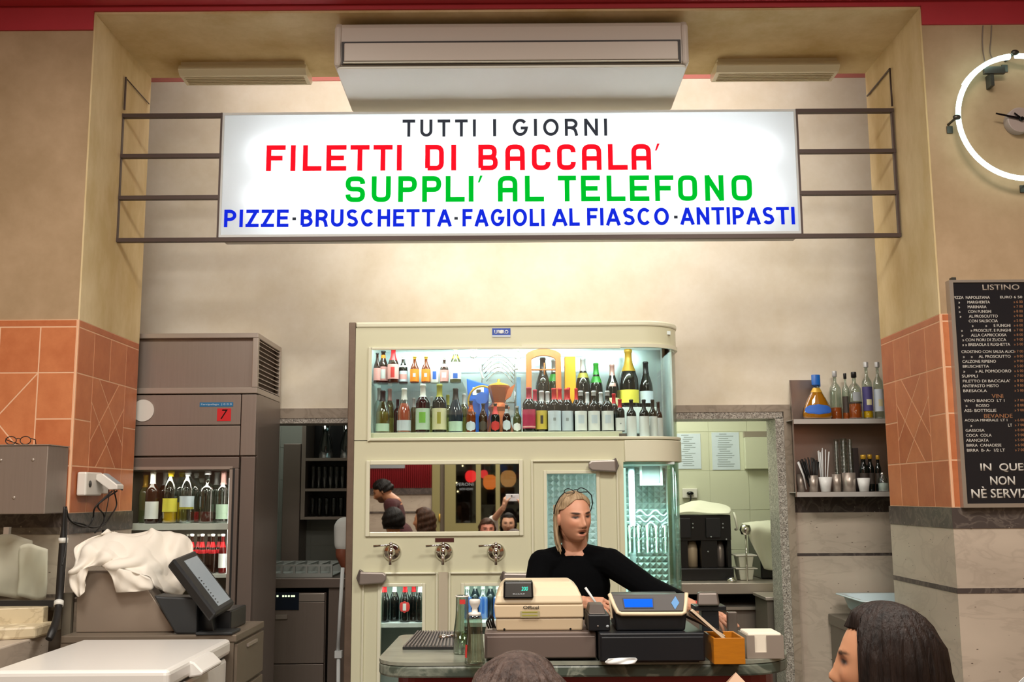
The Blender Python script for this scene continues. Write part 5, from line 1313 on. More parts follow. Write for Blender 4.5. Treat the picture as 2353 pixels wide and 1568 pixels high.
hh = p.z - zg
b = B().lathe([(.0245, hh*.25), (.0245, hh*.8)], (p.x, YT, zg), 8, None, -PI/2 - .45, -PI/2 + .45); obj('can_print', b, 'paper_blue', t)
gL = 'wine bottles on the left of the display floor'
YL = YQ + .10
L_ = dict(Y=YL, zs=zpl, group=gL, wide=1.14)
bottle('burgundy', 880, 898, glass_m='glass_straw', cap='foil_black', label='paper_mint', txt='white wine bottle with black capsule and low pale label', lz=(.04, .22), liquid=('liquid_pale', .5), **L_)
bottle('burgundy', 929, 893, glass_m='glass_clear', cap='foil_white', label='paper_ice', txt='pink rosé wine bottle with a white capsule', lz=(.05, .28), liquid=('liquid_rose', .66), **L_)
bottle('wine', 972, 884, glass_m='glass_black', cap='foil_white', label='paper_mint', emblem=('paper_green', .2, .42, .45), txt='dark wine bottle with white label and green grape leaves', lz=(.06, .50), **L_)
bottle('wine', 1010, 884, glass_m='glass_black', cap='foil_olive', label='paper_cream', emblem=('foil_olive', .18, .42, .25), txt='dark wine bottle with cream label and olive capsule', lz=(.06, .50), **L_)
bottle('burgundy', 1047, 893, glass_m='glass_blue', cap='foil_black', label='paper_mint', txt='dark blue grey wine bottle with a low pale label', lz=(.03, .25), **L_)
gLb = 'wine bottles standing in the second row on the left'
for px, yt, gm, cp, tx in ((868, 892, 'glass_clear', 'foil_silver', 'clear bottle in the left corner of the display floor'), (896, 884, 'glass_straw', 'foil_pink', 'straw coloured bottle with a pink capsule behind the white wine'), (914, 918, 'glass_black', 'foil_black', 'dark bottle hidden behind the rosé bottle'), (951, 915, 'glass_olive', 'foil_silver', 'pale olive bottle behind the green leaf label'), (992, 912, 'glass_straw', 'foil_silver', 'straw coloured bottle between the two dark labelled bottles'), (1029, 908, 'glass_straw', 'foil_olive', 'olive capped straw bottle behind the cream labelled bottle'), (1066, 905, 'glass_straw', 'foil_silver', 'thin straw bottle right of the blue grey bottle')):
    bottle('wine', max(px, 872), yt, YQ + .24, zpl, gm, cp, None, txt=tx, group=gLb, wide=.85, zmax=zg_ - .004)
gS = 'small beer bottles in the middle of the display floor'
S_ = dict(Y=YL, zs=zpl, group=gS, name='beer_bottle', wide=.92)
bottle('small', 1082, 922, glass_m='glass_amber', cap='foil_black', label='paper_ice', neck=('liquid_rust', (.66, .86)), txt='small amber beer bottle with a pale round label', capz=.93, lz=(.04, .36), oval=True, **S_)
bottle('small', 1110, 928, glass_m='glass_brown', cap='foil_black', label='paper_dark', txt='small brown beer bottle with a dark label', capz=.93, lz=(.05, .40), oval=True, **S_)
bottle('small', 1138, 928, glass_m='glass_black', cap='foil_black', label='paper_red', neck=('paper_red', (.62, .90)), txt='small dark beer bottle with red oval label and red neck', capz=.93, lz=(.05, .46), oval=True, **S_)
bottle('small', 1164, 932, glass_m='glass_brown', cap='foil_black', label='paper_ice', neck=('paper_grey', (.70, .86)), txt='small brown beer bottle with a grey oval label', capz=.93, lz=(.06, .46), oval=True, **S_)
bottle('small', 1188, 934, glass_m='glass_olive', cap='foil_silver', label='paper_white', txt='small green beer bottle with a white oval label', capz=.93, lz=(.04, .46), oval=True, **S_)
gR = 'red wine bottles along the front of the display'
R_ = dict(Y=YL, zs=zpl, group=gR, wide=1.12)
bottle('wine', 1215, 891, glass_m='glass_black', cap='foil_crimson', label='paper_magenta', emblem=('paper_pink', .10, .13, 1.2), txt='wine bottle with a wide magenta label and crimson capsule', lz=(.08, .50), **R_)
bottle('wine', 1244, 898, glass_m='glass_black', cap='foil_silver', label='paper_yellow', emblem=('paper_dark', .2, .4, .22), txt='wine bottle with a yellow label and dark print', lz=(.07, .52), **R_)
for px, tx in ((1273, 'left of the two red capped bottles with a small grey seal on the label'), (1302, 'right of the two red capped bottles with a small grey seal on the label')):
    bottle('wine', px, 893, glass_m='glass_black', cap='foil_red', label='paper_ice', emblem=('paper_grey', .25, .32, .2), txt=tx, lz=(.03, .48), **R_)
for px, tx in ((1334, 'first from the left of three tall plain white labelled bottles'), (1364, 'middle of three tall plain white labelled bottles'), (1395, 'last from the left of three tall plain white labelled bottles')):
    bottle('wine', px, 899, glass_m='glass_black', cap='foil_silver', label='paper_white', emblem=('paper_ice', .2, .4, .5), txt=tx, lz=(.03, .50), capz=.88, **R_)
bottle('wine', 1424, 918, glass_m='glass_black', cap='foil_red', label='paper_white', emblem=('paper_grey', .22, .26, .15), txt='short wine bottle with red capsule and white label beside the riser clip', lz=(.03, .42), **R_)
R2 = dict(Y=YQ + .10, zs=zfl, group=gR, cap='foil_black', label='paper_white', glass_m='glass_black')
bottle('wine', 1450, 919, txt='dark capped white labelled wine bottle first right of the riser', lz=(.02, .56), **R2)
bottle('wine', 1479, 919, txt='dark capped white labelled wine bottle second right of the riser', lz=(.02, .56), **R2)
R2['Y'] = YQ + .15
bottle('wine', 1499, 919, txt='dark capped white labelled wine bottle next to the curved glass', lz=(.02, .56), wide=.9, **R2)
R2['Y'] = YQ + .21
bottle('wine', 1512, 924, txt='dark capped white labelled wine bottle deepest in the glass curve', lz=(.02, .56), wide=.85, **R2)
gR3 = 'red capped wine bottles in the second row'
for px, yt, cp in ((1229, 896, 'foil_crimson'), (1258, 900, 'foil_silver'), (1286, 893, 'foil_red'), (1303, 890, 'foil_red'), (1318, 893, 'foil_red'), (1349, 902, 'foil_silver'), (1380, 902, 'foil_silver'), (1410, 905, 'foil_red')):
    k = {'foil_crimson': 'crimson', 'foil_silver': 'silver', 'foil_red': 'red'}[cp]
    pos = {1229: 'behind the magenta label', 1258: 'behind the yellow label', 1286: 'behind the gap between the two sealed labels', 1303: 'just behind the right sealed label', 1318: 'below the orange box', 1349: 'behind the first plain white label', 1380: 'behind the middle plain white label', 1410: 'behind the short red capped bottle'}[px]
    bottle('wine', px, yt, YQ + .195, zpl, 'glass_black', cp, None, ymax=YQ + .225, txt='%s capped wine bottle in the second row %s' % (k, pos), group=gR3, wide=.92)
gC = 'sparkling wine bottles on the raised back step'
C_ = dict(Y=Yr, zs=zst, group=gC, wide=1.08)
bottle('burgundy', 1247, 823, glass_m='glass_black', cap='foil_black', label=None, txt='black necked sparkling bottle seen through the left of the wooden arch', **C_)
bottle('burgundy', 1273, 824, glass_m='glass_green', cap='foil_silver', label=None, neck=('foil_green', (.55, .70)), txt='silver necked sparkling bottle seen through the right of the wooden arch', **C_)
bottle('burgundy', 1339, 824, glass_m='glass_black', cap='foil_silver', label=None, neck=('foil_olive', (.60, .70)), txt='sparkling bottle with a silver neck right of the orange box', **C_)
bottle('burgundy', 1369, 833, glass_m='glass_black', cap='foil_green', label=None, neck=('foil_green', (.56, .70)), txt='sparkling bottle with a bright green neck', **C_)
bottle('burgundy', 1406, 838, glass_m='glass_black', cap='foil_pink', label='paper_cream', emblem=('foil_pink', .48, .56, .5), txt='sparkling bottle with a pale pink neck and round seal', lz=(.04, .22), **C_)
bottle('magnum', 1443, 802, glass_m='glass_black', cap='foil_gold', label='paper_lemon', txt='large sparkling bottle with a gold foil neck and yellow label', lz=(.08, .30), capz=.62, **C_)
bottle('burgundy', 1483, 830, glass_m='glass_black', cap='foil_black', label='paper_ice', txt='tall dark bottle with a white label by the curved glass', lz=(.10, .36), **C_)
# copper coffee pot
defm('copper', col='C9744C', rough=0.28, metal=0.7)
p = P(1146, 871, YQ + .25); zp = zpl + .001; s = (p.z - zp)
cpn = thing('copper_pot', 'tall copper coffee pot with a curved brass handle behind the small beers', 'coffee pot', (p.x, YQ + .25, zp))
b = B().lathe([(0, 0), (.26*s, 0), (.27*s, .02*s), (.17*s, .36*s), (.16*s, .40*s), (.20*s, .48*s), (.12*s, .56*s), (.13*s, .60*s), (.20*s, .84*s), (.20*s, .87*s)], (p.x, YQ + .25, zp), 8); b.s = [False]*len(b.s); obj('pot_body', b, 'copper', cpn)
b = B().lathe([(.20*s, .87*s), (.16*s, .90*s), (.05*s, .93*s), (.02*s, .95*s), (.035*s, .98*s), (0, 1.0*s)], (p.x, YQ + .25, zp), 16); obj('lid', b, 'foil_gold', cpn)
b = B().prism([(.15*s, .80*s), (.30*s, .90*s), (.22*s, .68*s), (.11*s, .60*s)], lambda a, c, d: Vector((p.x + a, YQ + .25 + d, zp + c)), -.018, .018); obj('spout', b, 'copper', cpn)
b = B().tube([Vector((p.x - .30*s + .25*s*math.cos(a), YQ + .25, zp + .60*s + .27*s*math.sin(a))) for a in [R(50) + R(190)*k/14 for k in range(15)]], .006, 8); obj('handle', b, 'foil_gold', cpn)
# blue bag and blue roundel
defm('carton_blue', col='7FB0D8', rough=.5)
defm('bag_blue', col='1F6FE0', rough=0.4)
Yg = YQ + .31
pts = [P(1072, 870, Yg), P(1124, 885, Yg), P(1120, 912, Yg), P(1080, 924, Yg)]
bg = thing('snack_bag', 'blue and white paper bag propped behind the small beer bottles', 'bag', (P(1098, 995, Yg).x, Yg, zpl + .001))
bz = zpl + .001
dn = lambda v: Vector((v.x, v.y, bz))
b = B().hexa([dn(pts[3]), dn(pts[2]), dn(pts[2]) + Vector((0, .03, 0)), dn(pts[3]) + Vector((0, .03, 0)), pts[0], pts[1], pts[1] + Vector((0, .02, 0)), pts[0] + Vector((0, .02, 0))]); obj('bag_body', b, 'bag_blue', bg, bev=.006)
a0, a1, c0, c1 = px_rect(1086, 1112, 890, 908, Yg - .004)
b = B().box((a0, Yg - .004, c0), (a1, Yg - .0015, c1)); obj('bag_print', b, 'paper_white', bg)
b = B().box((a0 + .022, Yg - .0055, c0 + .012), (a1 - .018, Yg - .004, c1 - .014)); obj('bag_mark', b, 'paper_dark', bg)
p = P(1107, 916, Yg - .04); b = B().cyl((p.x, Yg - .045, p.z), (p.x, Yg - .037, p.z), .036, n=24)
b.cyl((p.x, Yg - .041, bz), (p.x, Yg - .041, p.z - .03), .012, n=8); tag(obj('blue_disc', b, 'paper_blue', loc=(p.x, Yg - .041, bz)), 'round blue and white disc on a stem left of the copper pot', 'sign')
# wire rack with hoops, two white cord loops
Yw = YI - .05
rk = thing('wire_rack', 'tall wire rack of curved hoops at the back of the display', 'rack', (X(1145, 860, Yw), Yw, zpl + .001))
for k in range(5):
    pts = []
    for j in range(13):
        tt = j/12; px = 1108 + 4*k*.6 + (1185 - 1108 - 4*k)*tt; py = 858 + 8*k - (42 - 1.5*k)*math.sin(PI*(.12 + .80*tt))
        pts.append(P(px, py, Yw - .012*k))
    b = B().tube(pts, .0032, 6); obj('hoop', b, 'chrome', rk)
for px, yy in ((1108, 0), (1183, 0)):
    a = P(px, 852, Yw); b = B().cyl((a.x, Yw, zpl + .001), (a.x, Yw, a.z + .04), .004, n=8).cyl((a.x, Yw - .05, zpl + .001), (a.x, Yw - .05, a.z), .004, n=8); obj('rack_post', b, 'chrome', rk)
b = B().cyl((P(1108, 852, Yw).x, Yw, zpl + .2), (P(1183, 852, Yw).x, Yw, zpl + .2), .003, n=6).cyl((P(1108, 852, Yw).x, Yw - .05, zpl + .2), (P(1183, 852, Yw).x, Yw - .05, zpl + .2), .003, n=6); obj('rack_bar', b, 'chrome', rk)
Yh = YQ + .10
for px, py, tail, tx in ((1088, 812, (1110, 872), 'white cord loop hanging over the blue bag'), (1190, 815, (1186, 850), 'white bottle opener strap hanging left of the wooden arch')):
    p = P(px, py, Yh); rad0 = .020
    b = B().tube([p + Vector((rad0*math.cos(a), 0, rad0*1.15*math.sin(a))) for a in [2*PI*k/16 for k in range(16)]], .0075, 8, closed=True)
    e = P(*tail, Yh); b.tube(spline([p + Vector((.002, 0, -.022)), (p + e)/2 + Vector((.004, 0, 0)), e], 5), [.012]*5 + [.010]*6 if px == 1190 else .006, 8)
    b.cyl(p + Vector((0, 0, .02)), Vector((p.x, Yh, zT - .071)), .003, n=6)
    tag(obj('hanging_cord', b, 'paper_white', loc=p), tx, 'cord')
for px0, px1, py0, py1, tx in ((1187, 1197, 868, 900, 'flat blue carton left of the wooden arch at the back of the display'), (1076, 1112, 822, 846, 'small blue carton on the wire rack side, under the hanging cord')):
    Yb_ = YI - .035; a0, a1 = X(px0, py1, Yb_), X(px1, py1, Yb_)
    if py0 > 850:
        b = B().box((a0, Yb_ - .02, zpl + .0015), (a1, YI - .012, Z(px0, py0, Yb_))); tag(obj('blue_carton', b, 'carton_blue', loc=((a0+a1)/2, Yb_, zpl + .001), bev=.002), tx, 'carton')
# wooden arch, orange box
defm('wood_orange', col='C87A3C', rough=0.45, noise=(8, .5, (8, 8, 1)), col2='A45A26')
Ya_ = YQ + .255
a0, a1 = X(1208, 850, Ya_), X(1290, 850, Ya_); at_, z_in = Z(1250, 802, Ya_), Z(1250, 818, Ya_)
wa = thing('wooden_carrier', 'arched wooden bottle carrier with a crossbar standing in the display', 'bottle carrier', ((a0+a1)/2, Ya_, zpl + .001))
n = 12; sh = Z(1208, 815, Ya_)
outer = [(a0, zpl + .001), (a0 + .002, sh)] + [(a0 + (a1-a0)*(k/n), sh + (at_ - sh)*math.sin(PI*k/n)**.7) for k in range(1, n)] + [(a1 - .002, sh), (a1, zpl + .001)]
wd = .034
innr = [(a0 + wd, zpl + .001), (a0 + wd, sh - .03)] + [(a0 + wd + (a1-a0-2*wd)*(k/n), sh - .03 + (z_in - sh + .03)*math.sin(PI*k/n)**.7) for k in range(1, n)] + [(a1 - wd, sh - .03), (a1 - wd, zpl + .001)]
b = B(); no = len(outer)
for d0, d1 in ((0.0, .022),):
    vs = [Vector((p_[0], Ya_ - .011, p_[1])) for p_ in outer] + [Vector((p_[0], Ya_ - .011, p_[1])) for p_ in innr] + [Vector((p_[0], Ya_ + .011, p_[1])) for p_ in outer] + [Vector((p_[0], Ya_ + .011, p_[1])) for p_ in innr]
    fs = []
    for i in range(no-1): fs += [(i, no+i, no+i+1, i+1), (2*no+i, 2*no+i+1, 3*no+i+1, 3*no+i), (i, i+1, 2*no+i+1, 2*no+i), (no+i+1, no+i, 3*no+i, 3*no+i+1)]
    fs += [(0, 2*no, 3*no, no), (no-1, 2*no-1, 4*no-1, 3*no-1)]
    b.add(vs, fs)
obj('arch_frame', b, 'wood_orange', wa, bev=.003, clean=True)
zc_ = Z(1250, 850, Ya_); b = B().cyl((a0 + wd - .002, Ya_, zc_), (a1 - wd + .002, Ya_, zc_), .005, n=8); obj('crossbar', b, 'wood_orange', wa)
b = B().cyl(((a0+a1)/2 + .005, Ya_, zc_ - .03), ((a0+a1)/2 + .005, Ya_, zc_ + .04), .004, n=8); obj('peg', b, 'wood_orange', wa)
defm('box_orange', col='F5A60A', rough=0.5)
a0, a1 = X(1297, 860, Yr), X(1322, 860, Yr); b = B().box((a0, Yr - .04, zst + .001), (a1, Yr + .03, Z(1310, 822, Yr)))
tag(obj('gift_box', b, 'box_orange', loc=((a0+a1)/2, Yr, zst + .001), bev=.003), 'tall plain orange yellow bottle box right of the wooden arch', 'box')
# bottles in the lower cabinets
gB = 'beer bottles in the lower left cabinet of the cream fridge'
for i, (px, cp, tx) in enumerate(((884, 'foil_red', 'red necked beer at the left of the lower window'), (907, 'foil_white', 'white necked beer second from the left in the lower window'), (931, 'foil_red', 'red necked beer with a round red and white label in the lower window'), (951, 'foil_red', 'red necked beer at the right of the lower window'), (966, 'foil_white', 'white necked beer half hidden by the right bead of the lower window'))):
    bottle('beer', px, 1340, YQ + .09 + .05*(i % 2), zs3, 'glass_black', cp, 'paper_red' if i == 2 else None, emblem=('paper_white', .30, .48, .3) if i == 2 else None, txt=tx, group=gB, name='beer_bottle', capz=.76, lz=(.24, .54), oval=True)
gB2 = 'bottles in the lower right cabinet of the cream fridge'
for i, px in enumerate((1074, 1092, 1110, 1127, 1144)):
    nm = ('first', 'second', 'third', 'fourth', 'fifth')[i]
    bottle('beer', px, 1338, YQ + .20, zs3, 'glass_blue' if i % 2 else 'glass_clear', 'foil_white', None, txt='%s from the left of the bluish bottles in the lower right window' % nm, group=gB2, name='water_bottle', capz=.80, liquid=None if i % 2 else ('paper_blue', .6))
gG = 'glass tumblers stacked behind the curved glass'
for i in range(5):
    for k in range(2):
        px = 1448 + 20*i; p = P(px, 1250, YQ + .17); zz = zs4 + .001 + .062*k
        b = B().lathe([(0, .004), (.017, 0), (.0225, .085), (.021, .085), (.016, .006), (0, .008)], (p.x, p.y, zz), 14)
        tag(obj('tumbler', b, 'glass_clear', loc=(p.x, p.y, zz)), 'clear glass tumbler nested in a stack behind the curved fridge glass', 'glass', gG)
# ================================================================== CASH COUNTER
zc = 1.03
kA, kB, kC, kD = hz(874, 1521, zc), hz(1812, 1519, zc), hz(1795, 1455, zc), hz(922, 1457, zc)
yf_, yb2 = (kA.y + kB.y)/2, (kC.y + kD.y)/2
ct = thing('cash_counter', 'bar counter with a grey green marble top, rounded ends and a red front', 'counter', (0.15, (yf_+yb2)/2, 0))
def rounded(poly, r, n=7):
    out = []
    for i in range(len(poly)):
        p0, p, p2 = Vector(poly[i-1]), Vector(poly[i]), Vector(poly[(i+1) % len(poly)])
        rr_ = r[i] if isinstance(r, (list, tuple)) else r
        A = p + (p0-p).normalized()*rr_; C = p + (p2-p).normalized()*rr_
        for k in range(n + 1):
            t = k/n; q_ = A*(1-t)**2 + p*2*t*(1-t) + C*t*t; out.append((q_.x, q_.y))
    return out
poly = [(kA.x - .02, yf_ - .01), (kB.x + .02, yf_ - .01), (kC.x - .04, yb2), (kD.x, yb2)]
pl = rounded(poly, [.16, .22, .03, .05])
b = B().prism(pl, lambda a, c, d: Vector((a, c, d)), zc - .012, zc); obj('marble_top', b, 'stone_counter', ct)
b = B().prism(pl, lambda a, c, d: Vector((a, c, d)), zc - .055, zc - .0125); obj('marble_edge', b, 'stone_counter_edge', ct, bev=.008)
defm('red_front', col='8E1A1C', rough=0.3, noise=(5, .3))
ins = rounded([(kA.x + .05, yf_ + .05), (kB.x - .03, yf_ + .05), (kC.x - .08, yb2 - .04), (kD.x + .05, yb2 - .04)], [.14, .18, .03, .05])
b = B().prism(ins, lambda a, c, d: Vector((a, c, d)), 0.0, zc - .0555); obj('red_base', b, 'red_front', ct)
# ---- ribbed bar mat
zc1 = zc + .001
mA, mB, mC, mD = hz(925, 1494, zc), hz(1066, 1494, zc), hz(1060, 1458, zc), hz(958, 1458, zc)
mt = thing('bar_mat', 'black ribbed rubber bar mat on the left end of the counter', 'mat', ((mA.x+mB.x)/2, (mA.y+mC.y)/2, zc1))
b = B().hexa([Vector((p.x, p.y, zc1)) for p in (mA, mB, mC, mD)] + [Vector((p.x, p.y, zc1 + .010)) for p in (mA, mB, mC, mD)]); obj('base', b, 'rubber', mt)
defm('rubber_rib', col='6A625E', rough=0.5)
b = B()
for k in range(17):
    u0, u1 = (k + .25)/17, (k + .70)/17
    q_ = [mA.lerp(mB, u0), mA.lerp(mB, u1), mD.lerp(mC, u1), mD.lerp(mC, u0)]
    b.hexa([Vector((p.x, p.y, zc1 + .010)) for p in q_] + [Vector((p.x, p.y, zc1 + .015)) for p in q_])
obj('ribs', b, 'rubber_rib', mt)
p = hz(1019, 1464, zc + .02); b = B().lathe([(0, 0), (.020, 0), (.022, .003), (.016, .010), (0, .013)], (p.x, p.y, zc1 + .0155), 16); b.cyl((p.x + .01, p.y, zc1 + .021), (p.x + .045, p.y + .02, zc1 + .021), .006, n=8)
tag(obj('bottle_opener', b, 'chrome', loc=(p.x, p.y, zc1 + .0155)), 'small chrome bottle stopper lying on the ribbed bar mat', 'bottle opener')
# ---- bottles in front of the register
p = hz(1062, 1503, zc)
w = thing('water_bottle', 'clear glass water bottle with a red badge and white rim beside the bar mat', 'bottle', (p.x, p.y, zc1))
Hw = Z(1062, 1369, p.y) - zc1
b = B().lathe([(r*Hw, z*Hw) for r, z in ((0, .012), (.13, 0), (.155, .01), (.155, .30), (.15, .42), (.125, .55), (.115, .70), (.112, .97), (.12, .985), (.105, 1.0), (.10, .98), (.11, .70), (.14, .42), (.145, .03), (0, .03))], (p.x, p.y, zc1), 24); obj('glass_body', b, 'glass_clear', w)
b = B().lathe([(.143*Hw, .03*Hw), (.143*Hw, .36*Hw), (0, .36*Hw)], (p.x, p.y, zc1), 20); obj('water', b, glass('water_tint', 'C9D2A8', .05, .02, .4), w)
b = B().lathe([(.119*Hw, .86*Hw), (.119*Hw, .94*Hw)], (p.x, p.y, zc1), 8, None, R(-110), R(-60)); obj('red_badge', b, 'paper_red', w)
b = B().lathe([(.117*Hw, .975*Hw), (.124*Hw, .985*Hw), (.117*Hw, 1.0*Hw), (.105*Hw, 1.003*Hw)], (p.x, p.y, zc1), 20); obj('rim', b, 'white_plastic', w)
p = hz(1091, 1526, zc); Hs = Z(1090, 1378, p.y) - zc1
sd = thing('sanitizer_bottle', 'tall pale soap bottle with a pump cap and a red mark, nearest the counter edge', 'bottle', (p.x, p.y, zc1))
M['soft_plastic'] = mat('soft_plastic', 'C9C8B8', 0.3, coat=.2)
b = B().lathe([(r*Hs, z*Hs) for r, z in ((0, 0), (.155, 0), (.165, .015), (.16, .05), (.128, .45), (.115, .72), (.11, .745), (.10, .75), (0, .75))], (p.x, p.y, zc1), 24); obj('bottle_body', b, glass('soap_clear', 'C3CABD', .10, .05, .5), sd)
b = B().lathe([(r*Hs, z*Hs) for r, z in ((.095, .75), (.10, .76), (.10, .79), (.05, .80), (.045, .86), (.085, .93), (.09, .985), (.08, 1.0), (0, 1.0))], (p.x, p.y, zc1), 20); obj('pump_cap', b, 'white_plastic', sd)
b = B().lathe([(.160*Hs, .10*Hs), (.150*Hs, .30*Hs)], (p.x, p.y, zc1), 6, None, R(-172), R(-140)); obj('red_mark', b, 'paper_red', sd)
# ---- register
defm('reg_beige', col='DCCAAA', rough=0.45)
defm('reg_beige_low', col='CDB898', rough=0.45)
defm('drawer_brown', col='6E6059', rough=0.42, metal=0.2)
defm('drawer_black', col='14161B', rough=0.35)
defm('pod_black', col='0E0F11', rough=0.2)
Yd = hz(1240, 1521, zc).y
r0, r1 = X(1113, 1490, Yd), X(1371, 1490, Yd); zdt = Z(1240, 1455, Yd)
cr = thing('till_drawer_unit', 'wide grey brown steel cash drawer under the beige till on the counter', 'cash drawer', ((r0+r1)/2, Yd + .2, zc1))
b = B().box((r0, Yd + .012, zc1 + .008), (r1, Yd + .40, zdt)); obj('drawer_case', b, 'drawer_brown', cr, bev=.004)
b = B().box((r0 + .008, Yd, zc1 + .012), (r1 - .004, Yd + .0115, zdt - .012)); obj('drawer_front', b, 'drawer_brown', cr, bev=.003)
b = B().box((r0 + .02, Yd + .04, zc1), (r1 - .02, Yd + .38, zc1 + .008)); obj('drawer_feet', b, 'rubber', cr)
Yr_ = Yd + .05; zr0 = zdt + .001
zq1, zq2, zq3 = Z(1240, 1421, Yr_), Z(1240, 1390, Yr_), Z(1240, 1337, Yr_ + .06)
rg = thing('cash_register', 'beige electronic cash register seen from behind, with a black customer display', 'cash register', (X(1240, 1400, Yr_), Yr_ + .17, zr0))
def xs_(px): return X(px, 1420, Yr_)
b = B().hexa([Vector(v) for v in ((xs_(1141), Yr_, zr0), (xs_(1338), Yr_, zr0), (xs_(1338), Yr_ + .33, zr0), (xs_(1141), Yr_ + .33, zr0), (xs_(1139), Yr_ - .004, zq1), (xs_(1340), Yr_ - .004, zq1), (xs_(1340), Yr_ + .33, zq1), (xs_(1139), Yr_ + .33, zq1))]); obj('lower_case', b, 'reg_beige_low', rg, bev=.006, clean=True)
b = B().hexa([Vector(v) for v in ((xs_(1138), Yr_ - .008, zq1 + .001), (xs_(1341), Yr_ - .008, zq1 + .001), (xs_(1341), Yr_ + .33, zq1 + .001), (xs_(1138), Yr_ + .33, zq1 + .001), (xs_(1135), Yr_ - .006, zq2), (xs_(1341), Yr_ - .006, zq2), (xs_(1341), Yr_ + .30, zq2), (xs_(1135), Yr_ + .30, zq2))]); obj('middle_case', b, 'reg_beige_low', rg, bev=.005, clean=True)
b = B()
rows = []
for zz, yf2, l, r, yk in ((zq2 + .001, Yr_ - .008, 1135, 1341, .29), (zq2 + .4*(zq3-zq2), Yr_ + .0, 1141, 1337, .28), (zq2 + .75*(zq3-zq2), Yr_ + .018, 1148, 1329, .27), (zq3 - .006, Yr_ + .040, 1156, 1319, .25), (zq3, Yr_ + .055, 1161, 1312, .24)):
    rows.append([Vector((xs_(l), yf2, zz)), Vector((xs_(r), yf2, zz)), Vector((xs_(r), Yr_ + yk, zz)), Vector((xs_(l), Yr_ + yk, zz))])
b.sheet(rows, False, True); b.add(rows[-1], [(0, 1, 2, 3)]); b.add(rows[0], [(3, 2, 1, 0)]); obj('hood', b, 'reg_beige', rg, bev=.010, seg=3, clean=True)
for px in (1159, 1311):
    p = P(px, 1451, Yr_); b = B().cyl((p.x, Yr_ - .002, zr0 + .006), (p.x, Yr_ + .004, zr0 + .006), .004, n=10); obj('case_screw', b, 'black_gloss', rg)
a0, a1, c0, c1 = px_rect(1156, 1226, 1337, 1377, Yr_ - .012)
b = B().hexa([Vector(v) for v in ((a0, Yr_ - .016, c0), (a1, Yr_ - .016, c0), (a1, Yr_ + .07, c0), (a0, Yr_ + .07, c0), (a0 + .002, Yr_ - .004, c1), (a1 - .002, Yr_ - .004, c1), (a1 - .002, Yr_ + .07, c1), (a0 + .002, Yr_ + .07, c1))]); pod = obj('customer_display', b, 'pod_black', rg, bev=.007, seg=3, clean=True)
M['digit_green'] = emitter('digit_green', (0.05, 0.85, 0.55), 1.6)
sl = lambda zz: Yr_ - .0165 + .012*(zz - c0)/(c1 - c0)
fpod = lambda a, c, d: Vector((a, sl(c) - d, c))
def prow(s, x0, x1, y0, y1, m, par, nm, bold=0.0, shear=0.0):
    e0, e1, g0, g1 = px_rect(x0, x1, y0, y1, Yr_ - .01); return obj(nm, text_mesh(s, fpod, e0, e1, g0, g1, .001, bold, shear=shear), m, par)
prow('200', 1198, 1213, 1349, 1358, 'digit_green', pod, 'display_digits', 0.0, .15)
prow('SHARP', 1178, 1206, 1364, 1368, 'paper_grey', pod, 'display_lettering', .02)
fb2 = lambda a, c, d: Vector((a, Yr_ - .0088 - d, c))
e0, e1, g0, g1 = px_rect(1202, 1238, 1393, 1400, Yr_ - .01); obj('case_lettering', text_mesh('Officel', fb2, e0, e1, g0, g1, .0008, .01), 'paper_dark', rg)
defm('sticker_beige', col='A9A07C', rough=.5)
e0, e1, g0, g1 = px_rect(1196, 1240, 1405, 1420, Yr_ - .01)
b = B().box((e0, Yr_ - .0096, g0), (e1, Yr_ - .0086, g1)); stt = obj('case_sticker', b, 'sticker_beige', rg)
b = B()
for k in range(2): b.box((e0 + .006, Yr_ - .0102, g0 + .006 + k*.012), (e1 - .008, Yr_ - .0096, g0 + .009 + k*.012))
obj('sticker_print', b, 'foil_olive', stt)
# tangle by the register
p = hz(1126, 1452, zdt); b = B()
for k in range(4):
    b.tube(spline([Vector((xs_(1122) + .008*k, Yr_ + .06, zdt + .005)), Vector((xs_(1118) + .005*k, Yr_ + .04, zdt + .03 + .008*k)), Vector((xs_(1131), Yr_ + .06, zdt + .045 - .004*k)), Vector((xs_(1133), Yr_ + .09, zdt + .006))], 6), .0035, 6)
tag(obj('cable_tangle', b, 'cable_black', loc=(xs_(1126), Yr_ + .06, zdt)), 'small tangle of black cable between soap bottle and cash register', 'cable')
# ---- black drawer, printer and card scanner
Yk = hz(1500, 1527, zc).y
e0, e1 = r1 + .005, X(1622, 1490, Yk); zkt = Z(1500, 1456, Yk)
cd = thing('till_drawer_unit', 'black cash drawer carrying the receipt printer and the blue display', 'cash drawer', ((e0+e1)/2, Yk + .2, zc1))
b = B().box((e0, Yk + .012, zc1 + .006), (e1, Yk + .42, zkt)); obj('drawer_case', b, 'drawer_black', cd, bev=.005)
b = B().box((e0 + .006, Yk, zc1 + .010), (e1 - .006, Yk + .0115, zkt - .012)); obj('drawer_front', b, 'drawer_black', cd, bev=.003)
b = B().box((e0 + .02, Yk + .03, zc1), (e1 - .02, Yk + .4, zc1 + .006)); obj('drawer_feet', b, 'rubber', cd)
zk1 = zkt + .001; Yp = Yk + .06
e0, e1 = X(1341, 1430, Yp), X(1402, 1430, Yp); e0 = max(e0, xs_(1341) + .012)
pr_ = thing('receipt_printer', 'small black receipt printer box between register and blue display', 'printer', ((e0+e1)/2, Yp + .08, zk1))
zpt = Z(1376, 1413, Yp)
x_lo = X(1376, 1430, Yp)
b = B().box((e0, Yp, zk1), (e1, Yp + .20, zpt)); obj('case', b, 'drawer_black', pr_, bev=.005)
